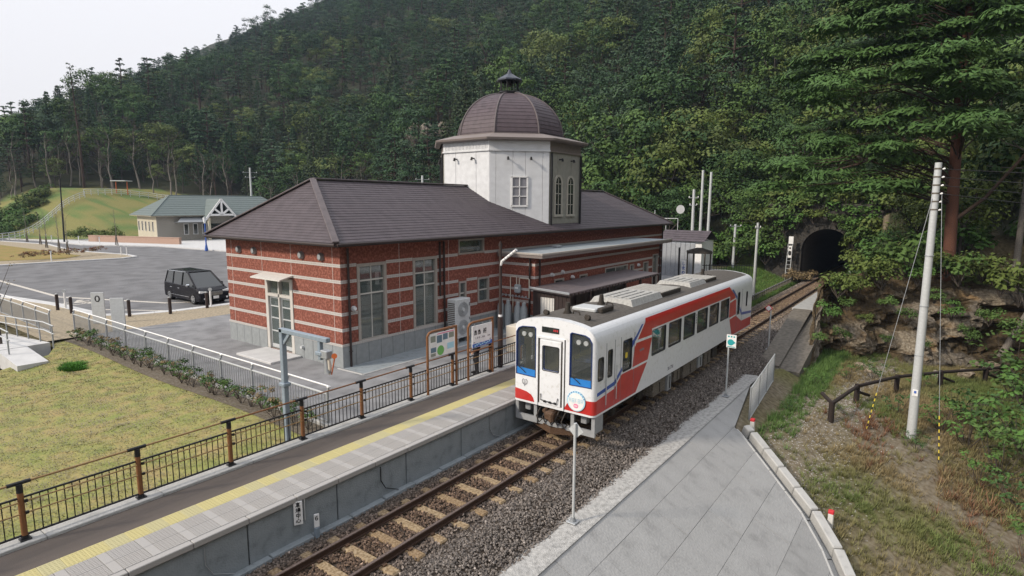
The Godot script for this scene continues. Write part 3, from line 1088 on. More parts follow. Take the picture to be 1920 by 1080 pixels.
func build_station() -> void:
	ORG = Vector3(-21.8, GROUND, -13.5)
	var b := thing("station_building", "red brick station with white bands, hipped roof and domed white octagon tower", "station", ORG)
	var hs := openings()
	var holes := []
	var holes_a := []
	for o in hs:
		var lo := place(o[0], o[1], o[3], -0.6)
		var hi := place(o[0], o[2], o[4], 0.2)
		if o[0] in ["z", "x"]:
			holes.append([lo, hi])
		else:
			holes_a.append([lo, hi])
	csg_walls(b, "wall", Vector3(BX0, GROUND - 0.1, BZ1), Vector3(BX1, WALL_T, BZ0), "brick", holes)
	csg_walls(b, "annex_wall", Vector3(-17.9, GROUND - 0.1, -38.3), Vector3(-15.7, 4.42, -23.15), "brick", holes_a)
	var ys := [1.62, 2.16, 2.76, 3.37, 3.98, 4.58]
	bands(b, "z", BZ0, 1, BX0 - 0.006, BX1 + 0.006, ys.slice(1), hs)
	bands(b, "x", BX1, 1, BZ1, BZ0 + 0.006, ys.slice(1), hs)
	bands(b, "a", -15.7, 1, -38.3, -23.15 + 0.006, ys.slice(1, 5), hs)
	bands(b, "b", -23.15, 1, -17.8, -15.7 + 0.006, ys.slice(1, 5), hs)
	# fine vertical movement joints in the brick
	for u in [-25.4, -23.0, -20.9, -18.25]:
		var mb := MB.new()
		mb.span(Vector3(u - 0.007, 3.95 if absf(u + 22) < 1.2 else 1.64, BZ0 - 0.01), Vector3(u + 0.007, 5.35, BZ0 + 0.004))
		part(b, "movement_joint", mb, "offwhite")
	for u in [-16.4, -19.35]:
		var mb := MB.new()
		mb.span(Vector3(BX1 - 0.01, 1.64, u - 0.007), Vector3(BX1 + 0.004, 5.35, u + 0.007))
		part(b, "movement_joint", mb, "offwhite")
	# plinth of grey panels with open joints and a white brick course on top
	for seg in [["z", BX0, -22.82], ["z", -20.84, BX1 + 0.05], ["x", BZ1, BZ0 + 0.05], ["a", -38.3, -23.1], ["b", -17.8, -15.65]]:
		var u0: float = seg[1]
		var u1: float = seg[2]
		var n := maxi(1, roundi((u1 - u0) / 0.62))
		for k in n:
			var mb := MB.new()
			var a := lerpf(u0, u1, float(k) / n) + 0.007
			var c := lerpf(u0, u1, float(k + 1) / n) - 0.007
			var lo := place(seg[0], a, GROUND - 0.1, -0.03)
			var hi := place(seg[0], c, 1.6, 0.045)
			mb.cbox((lo + hi) / 2, (hi - lo).abs(), 0.008)
			part(b, "plinth_panel", mb, "plinth")
	for seg in [["z", BX0, -22.82], ["z", -20.84, BX1 + 0.05], ["x", -15.66 + 0.0, -13.45], ["x", -23.15, -14.3]]:
		pass
	bands(b, "z", BZ0 + 0.05, 1, BX0, BX1 + 0.05, [1.602], [["z", -22.72, -20.94, 0.86, 3.86]], 0.1)
	bands(b, "x", BX1 + 0.05, 1, -43.8, BZ0 + 0.05, [1.602], [], 0.1)
	# windows and the glazed door
	window(b, "tall_window", hs[1], 2, [0.62, 0.8], "window_frame", "")
	window(b, "tall_window", hs[2], 2, [0.62, 0.8], "window_frame", "")
	window(b, "high_window", hs[3], 1, [], "window_frame", "glass_dark", 0.05)
	window(b, "narrow_window", hs[4], 1, [0.5], "window_frame", "blind", 0.06)
	window(b, "narrow_window", hs[5], 1, [0.5], "window_frame", "blind", 0.06)
	for k in range(6, 12):
		window(b, "annex_window", hs[k], 2 if k == 8 else 1, [], "window_frame", "blind", 0.05)
	var cur := MB.new()
	for k in 8:
		cur.cbox(Vector3(BX1 - 0.2, 3.0, -18.02 - k * 0.06), Vector3(0.05, 2.4, 0.055), 0.015)
	part(b, "curtain", cur, "curtain")
	for z in [-14.42, -17.3]:
		var c2 := MB.new()
		for k in 4:
			c2.cbox(Vector3(BX1 - 0.3, 3.0, z - k * 0.06), Vector3(0.05, 2.4, 0.055), 0.015)
		part(b, "curtain", c2, "blind")
	# a desk, a cupboard and a notice seen through the panes
	var fu := MB.new()
	fu.cbox(Vector3(BX1 - 1.1, 1.9, -15.2), Vector3(0.7, 0.9, 1.6), 0.02)
	fu.cbox(Vector3(BX1 - 2.4, 2.4, -17.6), Vector3(0.6, 1.9, 2.0), 0.02)
	part(b, "cupboard", fu, "offwhite")
	var nt := MB.new()
	nt.box(Vector3(BX1 - 0.2, 4.0, -15.4), Vector3(0.01, 0.5, 0.2))
	part(b, "window_notice", nt, "white")
	var d := Node3D.new()
	d.name = "door"
	b.add_child(d, true)
	var df := MB.new()
	for s in [[-22.8, -22.62, 0.86, 3.9], [-21.04, -20.86, 0.86, 3.9], [-22.62, -21.04, 3.78, 3.9], [-22.62, -21.04, 3.1, 3.22], [-21.87, -21.79, 0.86, 3.78]]:
		df.span(Vector3(s[0], s[2], BZ0 - 0.14), Vector3(s[1], s[3], BZ0 + 0.04))
	part(d, "frame", df, "mullion")
	for s in [-1.0, 1.0]:
		var lf := MB.new()
		var cx: float = -21.83 + s * 0.415
		for q in [[-0.37, -0.31, 0.9, 3.1], [0.31, 0.37, 0.9, 3.1], [-0.31, 0.31, 0.9, 1.06], [-0.31, 0.31, 3.02, 3.1], [-0.31, 0.31, 1.6, 1.65], [-0.31, 0.31, 2.15, 2.2], [-0.31, 0.31, 2.65, 2.7]]:
			lf.span(Vector3(cx + q[0], q[2], BZ0 - 0.09), Vector3(cx + q[1], q[3], BZ0 - 0.045))
		part(d, "leaf", lf, "galv_light")
		var g := MB.new()
		g.span(Vector3(cx - 0.33, 0.95, BZ0 - 0.07), Vector3(cx + 0.33, 3.06, BZ0 - 0.066))
		g.span(Vector3(cx - 0.33, 3.22, BZ0 - 0.07), Vector3(cx + 0.33, 3.78, BZ0 - 0.066))
		part(d, "pane", g, "glass")
		var h := MB.new()
		h.cyl(Vector3(-21.83 + s * 0.1, 1.75, BZ0 + 0.0), Vector3(-21.83 + s * 0.1, 2.15, BZ0 + 0.0), 0.015)
		part(d, "handle", h, "chrome")
	var inn := MB.new()
	inn.span(Vector3(-23, 0.86, BZ0 - 2.0), Vector3(-20.6, 4.0, BZ0 - 2.05))
	part(d, "inner_screen", inn, "curtain")
	var aw := MB.new()
	aw.ext(PackedVector2Array([Vector2(0, 0.16), Vector2(0, 0.1), Vector2(0.62, -0.03), Vector2(0.62, 0.02)]), 2.1, Transform3D(Basis(Vector3(0, 0, 1), Vector3(0, 1, 0), Vector3(-1, 0, 0)), Vector3(-20.78, 3.92, BZ0 + 0.005)))
	part(b, "door_awning", aw, "offwhite")
	# round vents on the end wall
	for u in [-24.72, -23.5, -20.14, -18.89]:
		var mb := MB.new()
		mb.cyl(Vector3(u, 4.93, BZ0), Vector3(u, 4.93, BZ0 + 0.1), 0.15, 0.15, 18)
		mb.cyl(Vector3(u, 4.93, BZ0 + 0.1), Vector3(u, 4.93, BZ0 + 0.13), 0.15, 0.1, 18)
		part(b, "round_vent", mb, "galv")
	var hb := MB.new()
	hb.cyl(Vector3(-20.25, 1.25, BZ0 + 0.03), Vector3(-20.25, 1.25, BZ0 + 0.16), 0.08, 0.06, 12)
	part(b, "vent_hood", hb, "ac_white")
	# wall lamps
	for p in [Vector3(BX1, 3.0, -14.02), Vector3(-15.7, 3.14, -26.6), Vector3(-15.7, 3.12, -34.85), Vector3(-15.7, 3.45, -24.6), Vector3(-15.7, 3.5, -25.6)]:
		var mb := MB.new()
		mb.cyl(p, p + Vector3(0.08, 0, 0), 0.1, 0.11, 14)
		mb.cyl(p + Vector3(0.08, 0, 0), p + Vector3(0.16, 0, 0), 0.11, 0.06, 14)
		part(b, "wall_lamp", mb, "lamp_glass")
	# downpipes
	for p in [[-17.72, -13.8, 0.8, 5.3], [-17.72, -18.72, 2.9, 5.3], [-17.72, -18.98, 0.8, 5.3], [-15.62, -23.45, 0.8, 4.4], [-15.95, -23.06, 0.8, 4.4], [-15.62, -38.2, 0.8, 4.4], [-17.72, -43.7, 0.8, 5.4]]:
		var mb := MB.new()
		mb.cyl(Vector3(p[0], p[2], p[1]), Vector3(p[0], p[3], p[1]), 0.045, 0.045, 10)
		for y in [1.4, 2.6, 3.8]:
			if y > p[2] and y < p[3]:
				mb.box(Vector3(p[0], y, p[1]), Vector3(0.12, 0.03, 0.11))
		part(b, "downpipe", mb, "dark_brown")
	# main roof
	var ex0 := -26.4
	var ex1 := -17.22
	var ez0 := -12.92
	var ez1 := -44.4
	var ey := 5.53
	var ry := 7.92
	var A := Vector3(ex0, ey, ez0)
	var B := Vector3(ex1, ey, ez0)
	var C := Vector3(ex1, ey, ez1)
	var D := Vector3(ex0, ey, ez1)
	var R0 := Vector3(-21.8, ry, -15.3)
	var R1 := Vector3(-21.8, ry, -41.4)
	var soff := MB.new()
	soff.span(Vector3(ex0 + 0.05, ey - 0.14, ez1 + 0.05), Vector3(ex1 - 0.05, ey - 0.1, ez0 - 0.05))
	var rf := part(b, "roof", soff, "fascia")
	for e in [[A, B], [B, C], [C, D], [D, A]]:
		var f := MB.new()
		var dir: Vector3 = (e[1] - e[0]).normalized()
		var outw := dir.cross(Vector3.UP)
		f.box((e[0] + e[1]) / 2 - Vector3(0, 0.075, 0) - outw * 0.01, Vector3(e[0].distance_to(e[1]) - 0.01, 0.13, 0.03), Basis(dir, Vector3.UP, dir.cross(Vector3.UP)))
		part(rf, "fascia_board", f, "fascia")
		var gt := MB.new()
		gt.cyl(e[0] + outw * 0.05 - Vector3(0, 0.06, 0), e[1] + outw * 0.05 - Vector3(0, 0.06, 0), 0.06, 0.06, 8)
		part(rf, "gutter", gt, "dark_brown")
	for s in [[A, B, R0, R0, 24, "roof"], [B, C, R0, R1, 24, "roof"], [C, D, R1, R1, 24, "roof"], [D, A, R1, R0, 24, "roof"]]:
		var mb := MB.new()
		slope(mb, s[0], s[1], s[2], s[3], s[4], 0.012)
		part(rf, "slope", mb, s[5])
	for s in [[A, R0], [B, R0], [C, R1], [D, R1], [R0, R1]]:
		var mb := MB.new()
		var dir: Vector3 = (s[1] - s[0]).normalized()
		var side := dir.cross(Vector3.UP).normalized()
		mb.cbox((s[0] + s[1]) / 2 + Vector3(0, 0.045, 0), Vector3(0.26, 0.07, s[0].distance_to(s[1])), 0.02, Basis(side, dir.cross(side) * -1.0, -dir))
		part(rf, "ridge_cap", mb, "roof_cap")
	# annex flat roof with an overhanging parapet
	var ar := MB.new()
	ar.cbox(Vector3(-16.35, 4.5, -30.75), Vector3(2.65, 0.2, 16.0), 0.02)
	var arf := part(b, "annex_roof", ar, "cornice")
	var ae := MB.new()
	ae.cbox(Vector3(-15.08, 4.6, -30.75), Vector3(0.14, 0.1, 16.05), 0.015)
	ae.cbox(Vector3(-16.4, 4.6, -22.79), Vector3(2.5, 0.1, 0.14), 0.015)
	part(arf, "parapet", ae, "window_frame")
	var at := MB.new()
	at.span(Vector3(-17.8, 4.59, -38.6), Vector3(-15.16, 4.615, -22.87))
	part(arf, "roof_sheet", at, "platform_wall")
	var dr := MB.new()
	dr.cbox(Vector3(-16.9, 4.68, -27.0), Vector3(0.3, 0.12, 0.5), 0.02)
	part(arf, "roof_drain", dr, "galv")
	build_tower(b)
	ORG = Vector3.ZERO

func octo(r: float, y: float, k: int, c: Vector3) -> Vector3:
	# corner k of an octagon whose faces look along the axes; r is the distance to a face
	var a := PI / 8 + k * PI / 4
	return c + Vector3(sin(a), 0, cos(a)) * (r / cos(PI / 8)) + Vector3(0, y, 0)

func build_tower(b: Node) -> void:
	var c := Vector3(-21.8, 0, -29.2)
	var ap := 4.0
	var t := Node3D.new()
	t.name = "tower"
	b.add_child(t, true)
	# faces: k=0 is the face between corners 0 and 1; corner 0 lies just right of +z. face 7..0 is +z
	for k in 8:
		var p0 := octo(ap, 5.42, k - 1, c)
		var p1 := octo(ap, 5.42, k, c)
		var face := k      # 0: +z, 1: +x+z, 2: +x
		var dir := (p1 - p0).normalized()
		var outw := dir.cross(Vector3.UP) * -1.0
		outw = ((p0 + p1) / 2 - c - Vector3(0, 5.42, 0)).normalized()
		var w := p0.distance_to(p1)
		var bas := Basis(dir, Vector3.UP, outw)
		# the faces with arched windows are clad in taupe panels, the others in white ones
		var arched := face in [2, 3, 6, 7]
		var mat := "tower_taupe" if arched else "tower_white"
		# panels with recessed joints
		var cuts := [0.0, 0.27, 0.72, 1.0]
		if face == 1:
			cuts = [0.0, 0.11, 0.39, 0.6, 0.89, 1.0]
		elif face == 2:
			cuts = [0.0, 0.25, 0.7, 1.0]
		for j in cuts.size() - 1:
			var a: float = cuts[j] * w + 0.007
			var e: float = cuts[j + 1] * w - 0.007
			var mb := MB.new()
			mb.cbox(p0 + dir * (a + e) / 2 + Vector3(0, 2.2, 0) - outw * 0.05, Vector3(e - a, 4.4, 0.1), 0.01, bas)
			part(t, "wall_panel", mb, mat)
		var core := MB.new()
		core.box((p0 + p1) / 2 + Vector3(0, 2.2, 0) - outw * 0.14, Vector3(w, 4.4, 0.12), bas)
		part(t, "wall_core", core, "joint")
		# frieze and moulding
		var fr := MB.new()
		var f0 := octo(ap + 0.03, 0, k - 1, c)
		var f1 := octo(ap + 0.03, 0, k, c)
		fr.box((f0 + f1) / 2 + Vector3(0, 10.08, 0) - outw * 0.06, Vector3(f0.distance_to(f1), 0.5, 0.12), bas)
		var m0 := octo(ap + 0.08, 0, k - 1, c)
		var m1 := octo(ap + 0.08, 0, k, c)
		fr.box((m0 + m1) / 2 + Vector3(0, 9.81, 0) - outw * 0.06, Vector3(m0.distance_to(m1), 0.08, 0.12), bas)
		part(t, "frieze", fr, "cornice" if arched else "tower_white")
		if face == 0:
			var ri := MB.new()
			for j in 30:
				ri.box(p0 + dir * (0.1 + (w - 0.2) * (j + 0.5) / 30.0) + Vector3(0, 4.68, 0) + outw * 0.035, Vector3(0.035, 0.4, 0.03), bas)
			part(t, "frieze_rib", ri, "tower_white")
		# small lamps under the frieze
		for u in [0.3, 0.68]:
			var lp := MB.new()
			var lc: Vector3 = p0 + dir * (u * w) + Vector3(0, 3.98, 0)
			lp.cyl(lc, lc + outw * 0.22, 0.035, 0.035, 8)
			lp.cyl(lc + outw * 0.2 + Vector3(0, 0.06, 0), lc + outw * 0.24 - Vector3(0, 0.1, 0), 0.05, 0.07, 8)
			part(t, "small_lamp", lp, "black_metal")
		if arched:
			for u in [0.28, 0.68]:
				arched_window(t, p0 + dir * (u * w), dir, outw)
			for e in [0.03, 0.985]:
				var dp := MB.new()
				dp.cyl(p0 + dir * (e * w) + outw * 0.09, p0 + dir * (e * w) + outw * 0.09 + Vector3(0, 4.3, 0), 0.06, 0.06, 8)
				part(t, "downpipe", dp, "black_metal")
		if face == 1:
			var wc := p0 + dir * (0.5 * w) + Vector3(0, 2.2, 0)
			var fm := MB.new()
			for q in [[-0.43, 0, 0.08, 1.58], [0.43, 0, 0.08, 1.58], [0, 0.79, 0.94, 0.08], [0, -0.79, 0.94, 0.08], [0, 0, 0.04, 1.5], [0, 0.24, 0.8, 0.04], [0, -0.26, 0.8, 0.04]]:
				fm.box(wc + dir * q[0] + Vector3(0, q[1], 0) + outw * 0.03, Vector3(q[2], q[3], 0.07), bas)
			part(t, "window_frame", fm, "white")
			var gl := MB.new()
			gl.box(wc + outw * 0.012, Vector3(0.82, 1.52, 0.012), bas)
			part(t, "window_pane", gl, "print_grey")
	# cornice: a stepped ring, then a low skirt up to the dome
	var cp := part(b, "tower_cornice", ring([[4.15, 10.3], [4.42, 10.36], [4.45, 10.46], [3.35, 10.78], [3.3, 10.3]], c), "cornice")
	var dm := Node3D.new()
	dm.name = "dome"
	b.add_child(dm, true)
	# dome segments in courses
	var prof: Array = []
	var n := 17
	for k in n + 1:
		var a := (PI / 2) * (k / float(n)) * 0.93
		prof.append([3.02 * pow(cos(a), 0.9) + 0.0, 10.7 + 2.74 * sin(a)])
	for f in 8:
		var mb := MB.new()
		for k in n:
			var r0: float = prof[k][0]
			var r1: float = prof[k + 1][0]
			var l := 0.018
			mb.q(octo(r0 + l, prof[k][1], f - 1, c), octo(r0 + l, prof[k][1], f, c), octo(r1, prof[k + 1][1], f, c), octo(r1, prof[k + 1][1], f - 1, c))
			mb.q(octo(r0, prof[k][1], f - 1, c), octo(r0, prof[k][1], f, c), octo(r0 + l, prof[k][1], f, c), octo(r0 + l, prof[k][1], f - 1, c))
		part(dm, "dome_segment", mb, "dome")
		var rb := MB.new()
		var path := []
		for k in n + 1:
			path.append(octo(prof[k][0] + 0.01, prof[k][1], f, c))
		rb.tube(path, [0.06], 6)
		part(dm, "dome_rib", rb, "roof_cap")
	var base := MB.new()
	base.cyl(c + Vector3(0, 10.6, 0), c + Vector3(0, 10.86, 0), 3.4, 3.36, 40)
	part(dm, "dome_base", ring([[3.1, 10.6], [3.14, 10.84], [3.0, 10.86]], c), "cornice")
	# lantern
	var ln := Node3D.new()
	ln.name = "lantern"
	b.add_child(ln, true)
	part(ln, "lantern_base", ring([[0.62, 13.38], [0.66, 13.5], [0.6, 13.56], [0.0, 13.57]], c), "black_metal")
	for k in 8:
		var mb := MB.new()
		var p := octo(0.5, 13.5, k, c)
		mb.cyl(p, p + Vector3(0, 0.72, 0), 0.035, 0.035, 8)
		mb.cyl(p + Vector3(0, 0.5, 0), p + Vector3(0, 0.72, 0), 0.035, 0.09, 8)
		part(ln, "lantern_post", mb, "black_metal")
	var bell := MB.new()
	bell.cyl(c + Vector3(0, 13.9, 0), c + Vector3(0, 14.2, 0), 0.2, 0.08, 12)
	part(ln, "bell", bell, "dark_brown")
	part(ln, "lantern_roof", ring([[0.55, 14.16], [0.72, 14.18], [0.72, 14.26], [0.42, 14.44], [0.14, 14.62], [0.05, 14.85], [0.0, 14.9]], c), "lantern_blue")
	var cr := MB.new()
	cr.cyl(c + Vector3(0, 14.8, 0), c + Vector3(0, 15.6, 0), 0.025, 0.018, 6)
	cr.cyl(c + Vector3(-0.3, 15.28, -0.02), c + Vector3(0.3, 15.28, 0.02), 0.016, 0.016, 6)
	cr.cyl(c + Vector3(0, 15.28, -0.3), c + Vector3(0, 15.28, 0.3), 0.016, 0.016, 6)
	part(ln, "weather_vane", cr, "black_metal")

func ring(pf: Array, c: Vector3) -> MB:
	var mb := MB.new()
	for k in pf.size() - 1:
		for f in 8:
			mb.q(octo(pf[k][0], pf[k][1], f - 1, c), octo(pf[k][0], pf[k][1], f, c), octo(pf[k + 1][0], pf[k + 1][1], f, c), octo(pf[k + 1][0], pf[k + 1][1], f - 1, c))
	return mb

func arched_window(t: Node, foot_p: Vector3, dir: Vector3, outw: Vector3) -> void:
	var bas := Basis(dir, Vector3.UP, outw)
	var outer := PackedVector2Array()
	var inner := PackedVector2Array()
	for k in 13:
		var a := PI * k / 12.0
		outer.append(Vector2(cos(a) * 0.42, 2.65 + sin(a) * 0.5))
		inner.append(Vector2(cos(a) * 0.3, 2.65 + sin(a) * 0.38))
	var x := Transform3D(bas, foot_p)
	var fr := MB.new()
	for k in 12:
		fr.ext(PackedVector2Array([inner[k], outer[k], outer[k + 1], inner[k + 1]]), 0.05, x)
	for s in [-1.0, 1.0]:
		fr.ext(PackedVector2Array([Vector2(s * 0.3, 0.95), Vector2(s * 0.42, 0.95), Vector2(s * 0.42, 2.65), Vector2(s * 0.3, 2.65)]), 0.05, x)
	fr.ext(PackedVector2Array([Vector2(-0.46, 0.82), Vector2(0.46, 0.82), Vector2(0.46, 0.95), Vector2(-0.46, 0.95)]), 0.08, x)
	var f := part(t, "arched_window", fr, "tower_beige")
	var g := MB.new()
	inner.append(Vector2(-0.3, 0.95))
	inner.append(Vector2(0.3, 0.95))
	g.ext(inner, 0.012, x)
	part(f, "pane", g, "glass_dark")
	var br := MB.new()
	br.box(foot_p + Vector3(0, 1.9, 0) + outw * 0.02, Vector3(0.04, 2.1, 0.03), bas)
	for y in [1.5, 2.1, 2.65]:
		br.box(foot_p + Vector3(0, y, 0) + outw * 0.02, Vector3(0.6, 0.035, 0.03), bas)
	part(f, "glazing_bar", br, "tower_beige")

# ---------------------------------------------------------------- railcar
func rr(x0: float, y0: float, x1: float, y1: float, r: float, n := 4) -> PackedVector2Array:
	var p := PackedVector2Array()
	for c in [[x1 - r, y1 - r, 0.0], [x0 + r, y1 - r, PI / 2], [x0 + r, y0 + r, PI], [x1 - r, y0 + r, PI * 1.5]]:
		for k in n + 1:
			var a: float = c[2] + PI / 2 * k / n
			p.append(Vector2(c[0] + cos(a) * r, c[1] + sin(a) * r))
	return p

func cpoly(par: Node, poly: PackedVector2Array, depth: float, x: Transform3D, mat: String, op := CSGShape3D.OPERATION_UNION) -> void:
	var c := CSGPolygon3D.new()
	c.polygon = poly
	c.depth = depth
	c.transform = x
	c.operation = op
	c.material = M[mat]
	par.add_child(c)

# frame ring round a rounded opening
func frame_ring(poly: PackedVector2Array, w: float, depth: float, x: Transform3D) -> MB:
	var mb := MB.new()
	var c := Vector2.ZERO
	for p in poly:
		c += p / poly.size()
	for k in poly.size():
		var a := poly[k]
		var b := poly[(k + 1) % poly.size()]
		if a.distance_to(b) < 0.001:
			continue
		var oa := a + Vector2(signf(a.x - c.x), signf(a.y - c.y)) * w
		var ob := b + Vector2(signf(b.x - c.x), signf(b.y - c.y)) * w
		mb.ext(PackedVector2Array([a, b, ob, oa]), depth, x)
	return mb

const TZ0 := -14.28
const TZ1 := -30.85
const SX := -7.61

func build_train() -> void:
	mk("train_glass", Color(0.12, 0.14, 0.14), 0.03, "", 1.0, {"alpha": 0.16, "spec": 0.42})
	ORG = Vector3(TX, 0, -22.5)
	var t := thing("railcar", "white diesel railcar with slanted red and blue stripes standing at the platform", "train", ORG)
	var prof := PackedVector2Array()
	var half := [[1.42, 0.9], [1.42, 2.96], [1.417, 3.05], [1.405, 3.14], [1.388, 3.21], [1.36, 3.27], [1.318, 3.335], [1.26, 3.39], [1.195, 3.435], [1.12, 3.47], [0.85, 3.54], [0.45, 3.6], [0.0, 3.62]]
	for h in half:
		prof.append(Vector2(TX - ORG.x + h[0], h[1]))
	for k in range(half.size() - 2, -1, -1):
		prof.append(Vector2(TX - ORG.x - half[k][0], half[k][1]))
	# plan outline with rounded corners, slightly bowed ends
	var plan := PackedVector2Array()
	var zf := TZ0 - ORG.z
	var zb := TZ1 - ORG.z
	for c in [[1.28, zf - 0.16, 0.0], [-1.28, zf - 0.16, PI / 2], [-1.28, zb + 0.16, PI], [1.28, zb + 0.16, PI * 1.5]]:
		for k in 7:
			var a: float = c[2] + PI / 2 * k / 6.0
			plan.append(Vector2(c[0] + cos(a) * 0.145, c[1] + sin(a) * 0.16))
	var body := CSGCombiner3D.new()
	body.name = "body"
	cpoly(body, prof, 17.2, Transform3D(Basis(), Vector3(0, 0, zf + 0.3)), "train_white")
	cpoly(body, plan, 5.0, Transform3D(Basis(Vector3(1, 0, 0), Vector3(0, 0, 1), Vector3(0, -1, 0)), Vector3(0, 0, 0)), "train_white", CSGShape3D.OPERATION_INTERSECTION)
	var inn := CSGBox3D.new()
	inn.size = Vector3(2.6, 2.2, TZ0 - TZ1 - 0.2)
	inn.position = Vector3(0, 2.2, (zf + zb) / 2)
	inn.operation = CSGShape3D.OPERATION_SUBTRACTION
	inn.material = M.train_inside
	body.add_child(inn)
	var fx := Transform3D(Basis(), Vector3(-ORG.x, 0, zf + 0.2))            # front openings, given in world x, y
	var wl := PackedVector2Array([Vector2(-10.33, 1.78), Vector2(-9.64, 1.76), Vector2(-9.64, 3.24), Vector2(-9.7, 3.29), Vector2(-10.1, 3.26), Vector2(-10.24, 3.2), Vector2(-10.33, 3.06)])
	var wr := PackedVector2Array()
	for p in wl:
		wr.append(Vector2(2 * TX - p.x, p.y))
	var dw := rr(-9.36, 2.04, -8.8, 2.78, 0.06)
	for p in [wl, wr, dw]:
		cpoly(body, p, 0.6, fx, "train_blue", CSGShape3D.OPERATION_SUBTRACTION)
	# side openings: u is minus z
	var sb := Basis(Vector3(0, 0, -1), Vector3(0, 1, 0), Vector3(1, 0, 0))
	var wins := []
	for k in 6:
		var u := 18.25 + k * 1.482
		wins.append(rr(u, 1.92, u + 1.17, 2.78, 0.06))
	var small := [rr(14.47, 1.95, 14.78, 2.6, 0.08), rr(15.07, 1.93, 15.33, 2.72, 0.06), rr(16.06, 1.87, 16.66, 2.82, 0.07), rr(28.22, 1.84, 28.55, 2.86, 0.06), rr(29.66, 2.05, 29.86, 2.74, 0.05)]
	for p in wins + small:
		cpoly(body, p, 3.6, Transform3D(sb, Vector3(2.0, 0, -ORG.z)), "print_black", CSGShape3D.OPERATION_SUBTRACTION)
	t.add_child(body, true)
	# interior
	var fl := MB.new()
	fl.span(Vector3(TX - 1.3, 1.08, TZ0 - 0.12), Vector3(TX + 1.3, 1.14, TZ1 + 0.12))
	part(t, "floor", fl, "train_under_grey")
	for z in [-16.0, -29.2]:
		var pt := MB.new()
		pt.span(Vector3(TX - 1.3, 1.14, z), Vector3(TX - 0.4, 3.3, z - 0.04))
		pt.span(Vector3(TX + 0.4, 1.14, z), Vector3(TX + 1.3, 3.3, z - 0.04))
		part(t, "cab_partition", pt, "train_inside")
	var con := MB.new()
	con.cbox(Vector3(TX + 0.75, 1.5, TZ0 - 0.45), Vector3(0.95, 0.7, 0.5), 0.03)
	part(t, "driver_console", con, "train_under_grey")
	for k in 7:
		for s in [-1.0, 1.0]:
			var st := MB.new()
			st.cbox(Vector3(TX + s * 0.85, 1.5, -18.1 - k * 1.48), Vector3(0.8, 0.14, 0.9), 0.03)
			st.cbox(Vector3(TX + s * 0.85, 1.85, -18.1 - k * 1.48), Vector3(0.8, 0.75, 0.14), 0.03)
			part(t, "seat", st, "seat_blue")
	# panes and frames
	var fxo := Transform3D(Basis(), Vector3(0, 0, TZ0))
	for p in [wl, wr]:
		var w := MB.new()
		w.ext(p, 0.01, Transform3D(Basis(), Vector3(0, 0, TZ0 - 0.04)))
		var pane := part(t, "windscreen", w, "train_glass")
		part(pane, "gasket", frame_ring(p, 0.022, 0.012, fxo), "train_navy")
		var lo: float = p[0].x
		var hi: float = p[1].x
		var bs := MB.new()
		bs.ext(PackedVector2Array([Vector2(lo, 1.78), Vector2(hi, 1.76), Vector2(hi, 1.96), Vector2(lo, 1.98)]), 0.014, Transform3D(Basis(), Vector3(0, 0, TZ0 - 0.024)))
		part(pane, "blue_sill", bs, "train_light_blue")
		var wp := MB.new()
		var cx: float = (lo + hi) / 2
		wp.tube([Vector3(cx, 1.84, TZ0 + 0.02), Vector3(cx - 0.12, 1.93, TZ0 + 0.03), Vector3(cx - 0.3, 2.02, TZ0 + 0.02)], [0.012], 6)
		part(pane, "wiper", wp, "black_metal")
		# headlamps behind the glass
		for e in [-0.12, 0.12]:
			var lp := MB.new()
			lp.cyl(Vector3(cx + e, 3.03, TZ0 - 0.12), Vector3(cx + e, 3.03, TZ0 - 0.06), 0.06, 0.075, 14)
			part(t, "headlamp", lp, "lamp_glass")
		var lb := MB.new()
		lb.span(Vector3(cx - 0.3, 2.92, TZ0 - 0.2), Vector3(cx + 0.3, 3.2, TZ0 - 0.12))
		part(t, "lamp_case", lb, "black_metal")
	# gangway door with its surround
	var sd := MB.new()
	for s in [[-9.58, -9.53, 0.92, 3.06], [-8.66, -8.61, 0.92, 3.06], [-9.53, -8.66, 3.0, 3.06]]:
		sd.span(Vector3(s[0], s[2], TZ0 - 0.02), Vector3(s[1], s[3], TZ0 + 0.03))
	var dr := part(t, "gangway_surround", sd, "train_white")
	var gj := MB.new()
	for s in [[-8.605, -8.585, 0.95, 3.05], [-9.52, -9.47, 1.0, 2.98], [-8.72, -8.67, 1.0, 2.98]]:
		gj.span(Vector3(s[0], s[2], TZ0 - 0.02), Vector3(s[1], s[3], TZ0 + 0.012))
	part(dr, "dark_joint", gj, "train_under")
	var lf := MB.new()
	for s in [[-9.46, -9.36, 1.0, 2.94], [-8.8, -8.73, 1.0, 2.94], [-9.36, -8.8, 1.0, 2.04], [-9.36, -8.8, 2.78, 2.94]]:
		lf.span(Vector3(s[0], s[2], TZ0 - 0.02), Vector3(s[1], s[3], TZ0 + 0.022))
	var leaf := part(t, "gangway_door", lf, "train_white")
	var dp := MB.new()
	dp.ext(dw, 0.008, Transform3D(Basis(), Vector3(0, 0, TZ0 - 0.03)))
	part(leaf, "pane", dp, "train_glass")
	part(leaf, "gasket", frame_ring(dw, 0.02, 0.01, Transform3D(Basis(), Vector3(0, 0, TZ0 + 0.02))), "print_black")
	var hk := MB.new()
	hk.tube([Vector3(-9.4, 1.3, TZ0 + 0.05), Vector3(-9.4, 1.12, TZ0 + 0.06), Vector3(-8.84, 1.08, TZ0 + 0.06), Vector3(-8.8, 1.26, TZ0 + 0.05)], [0.014], 6)
	for k in 3:
		hk.cbox(Vector3(-9.26 + k * 0.18, 1.09, TZ0 + 0.05), Vector3(0.08, 0.06, 0.05), 0.01)
	part(leaf, "step_rail", hk, "black_metal")
	# destination display
	var ds := MB.new()
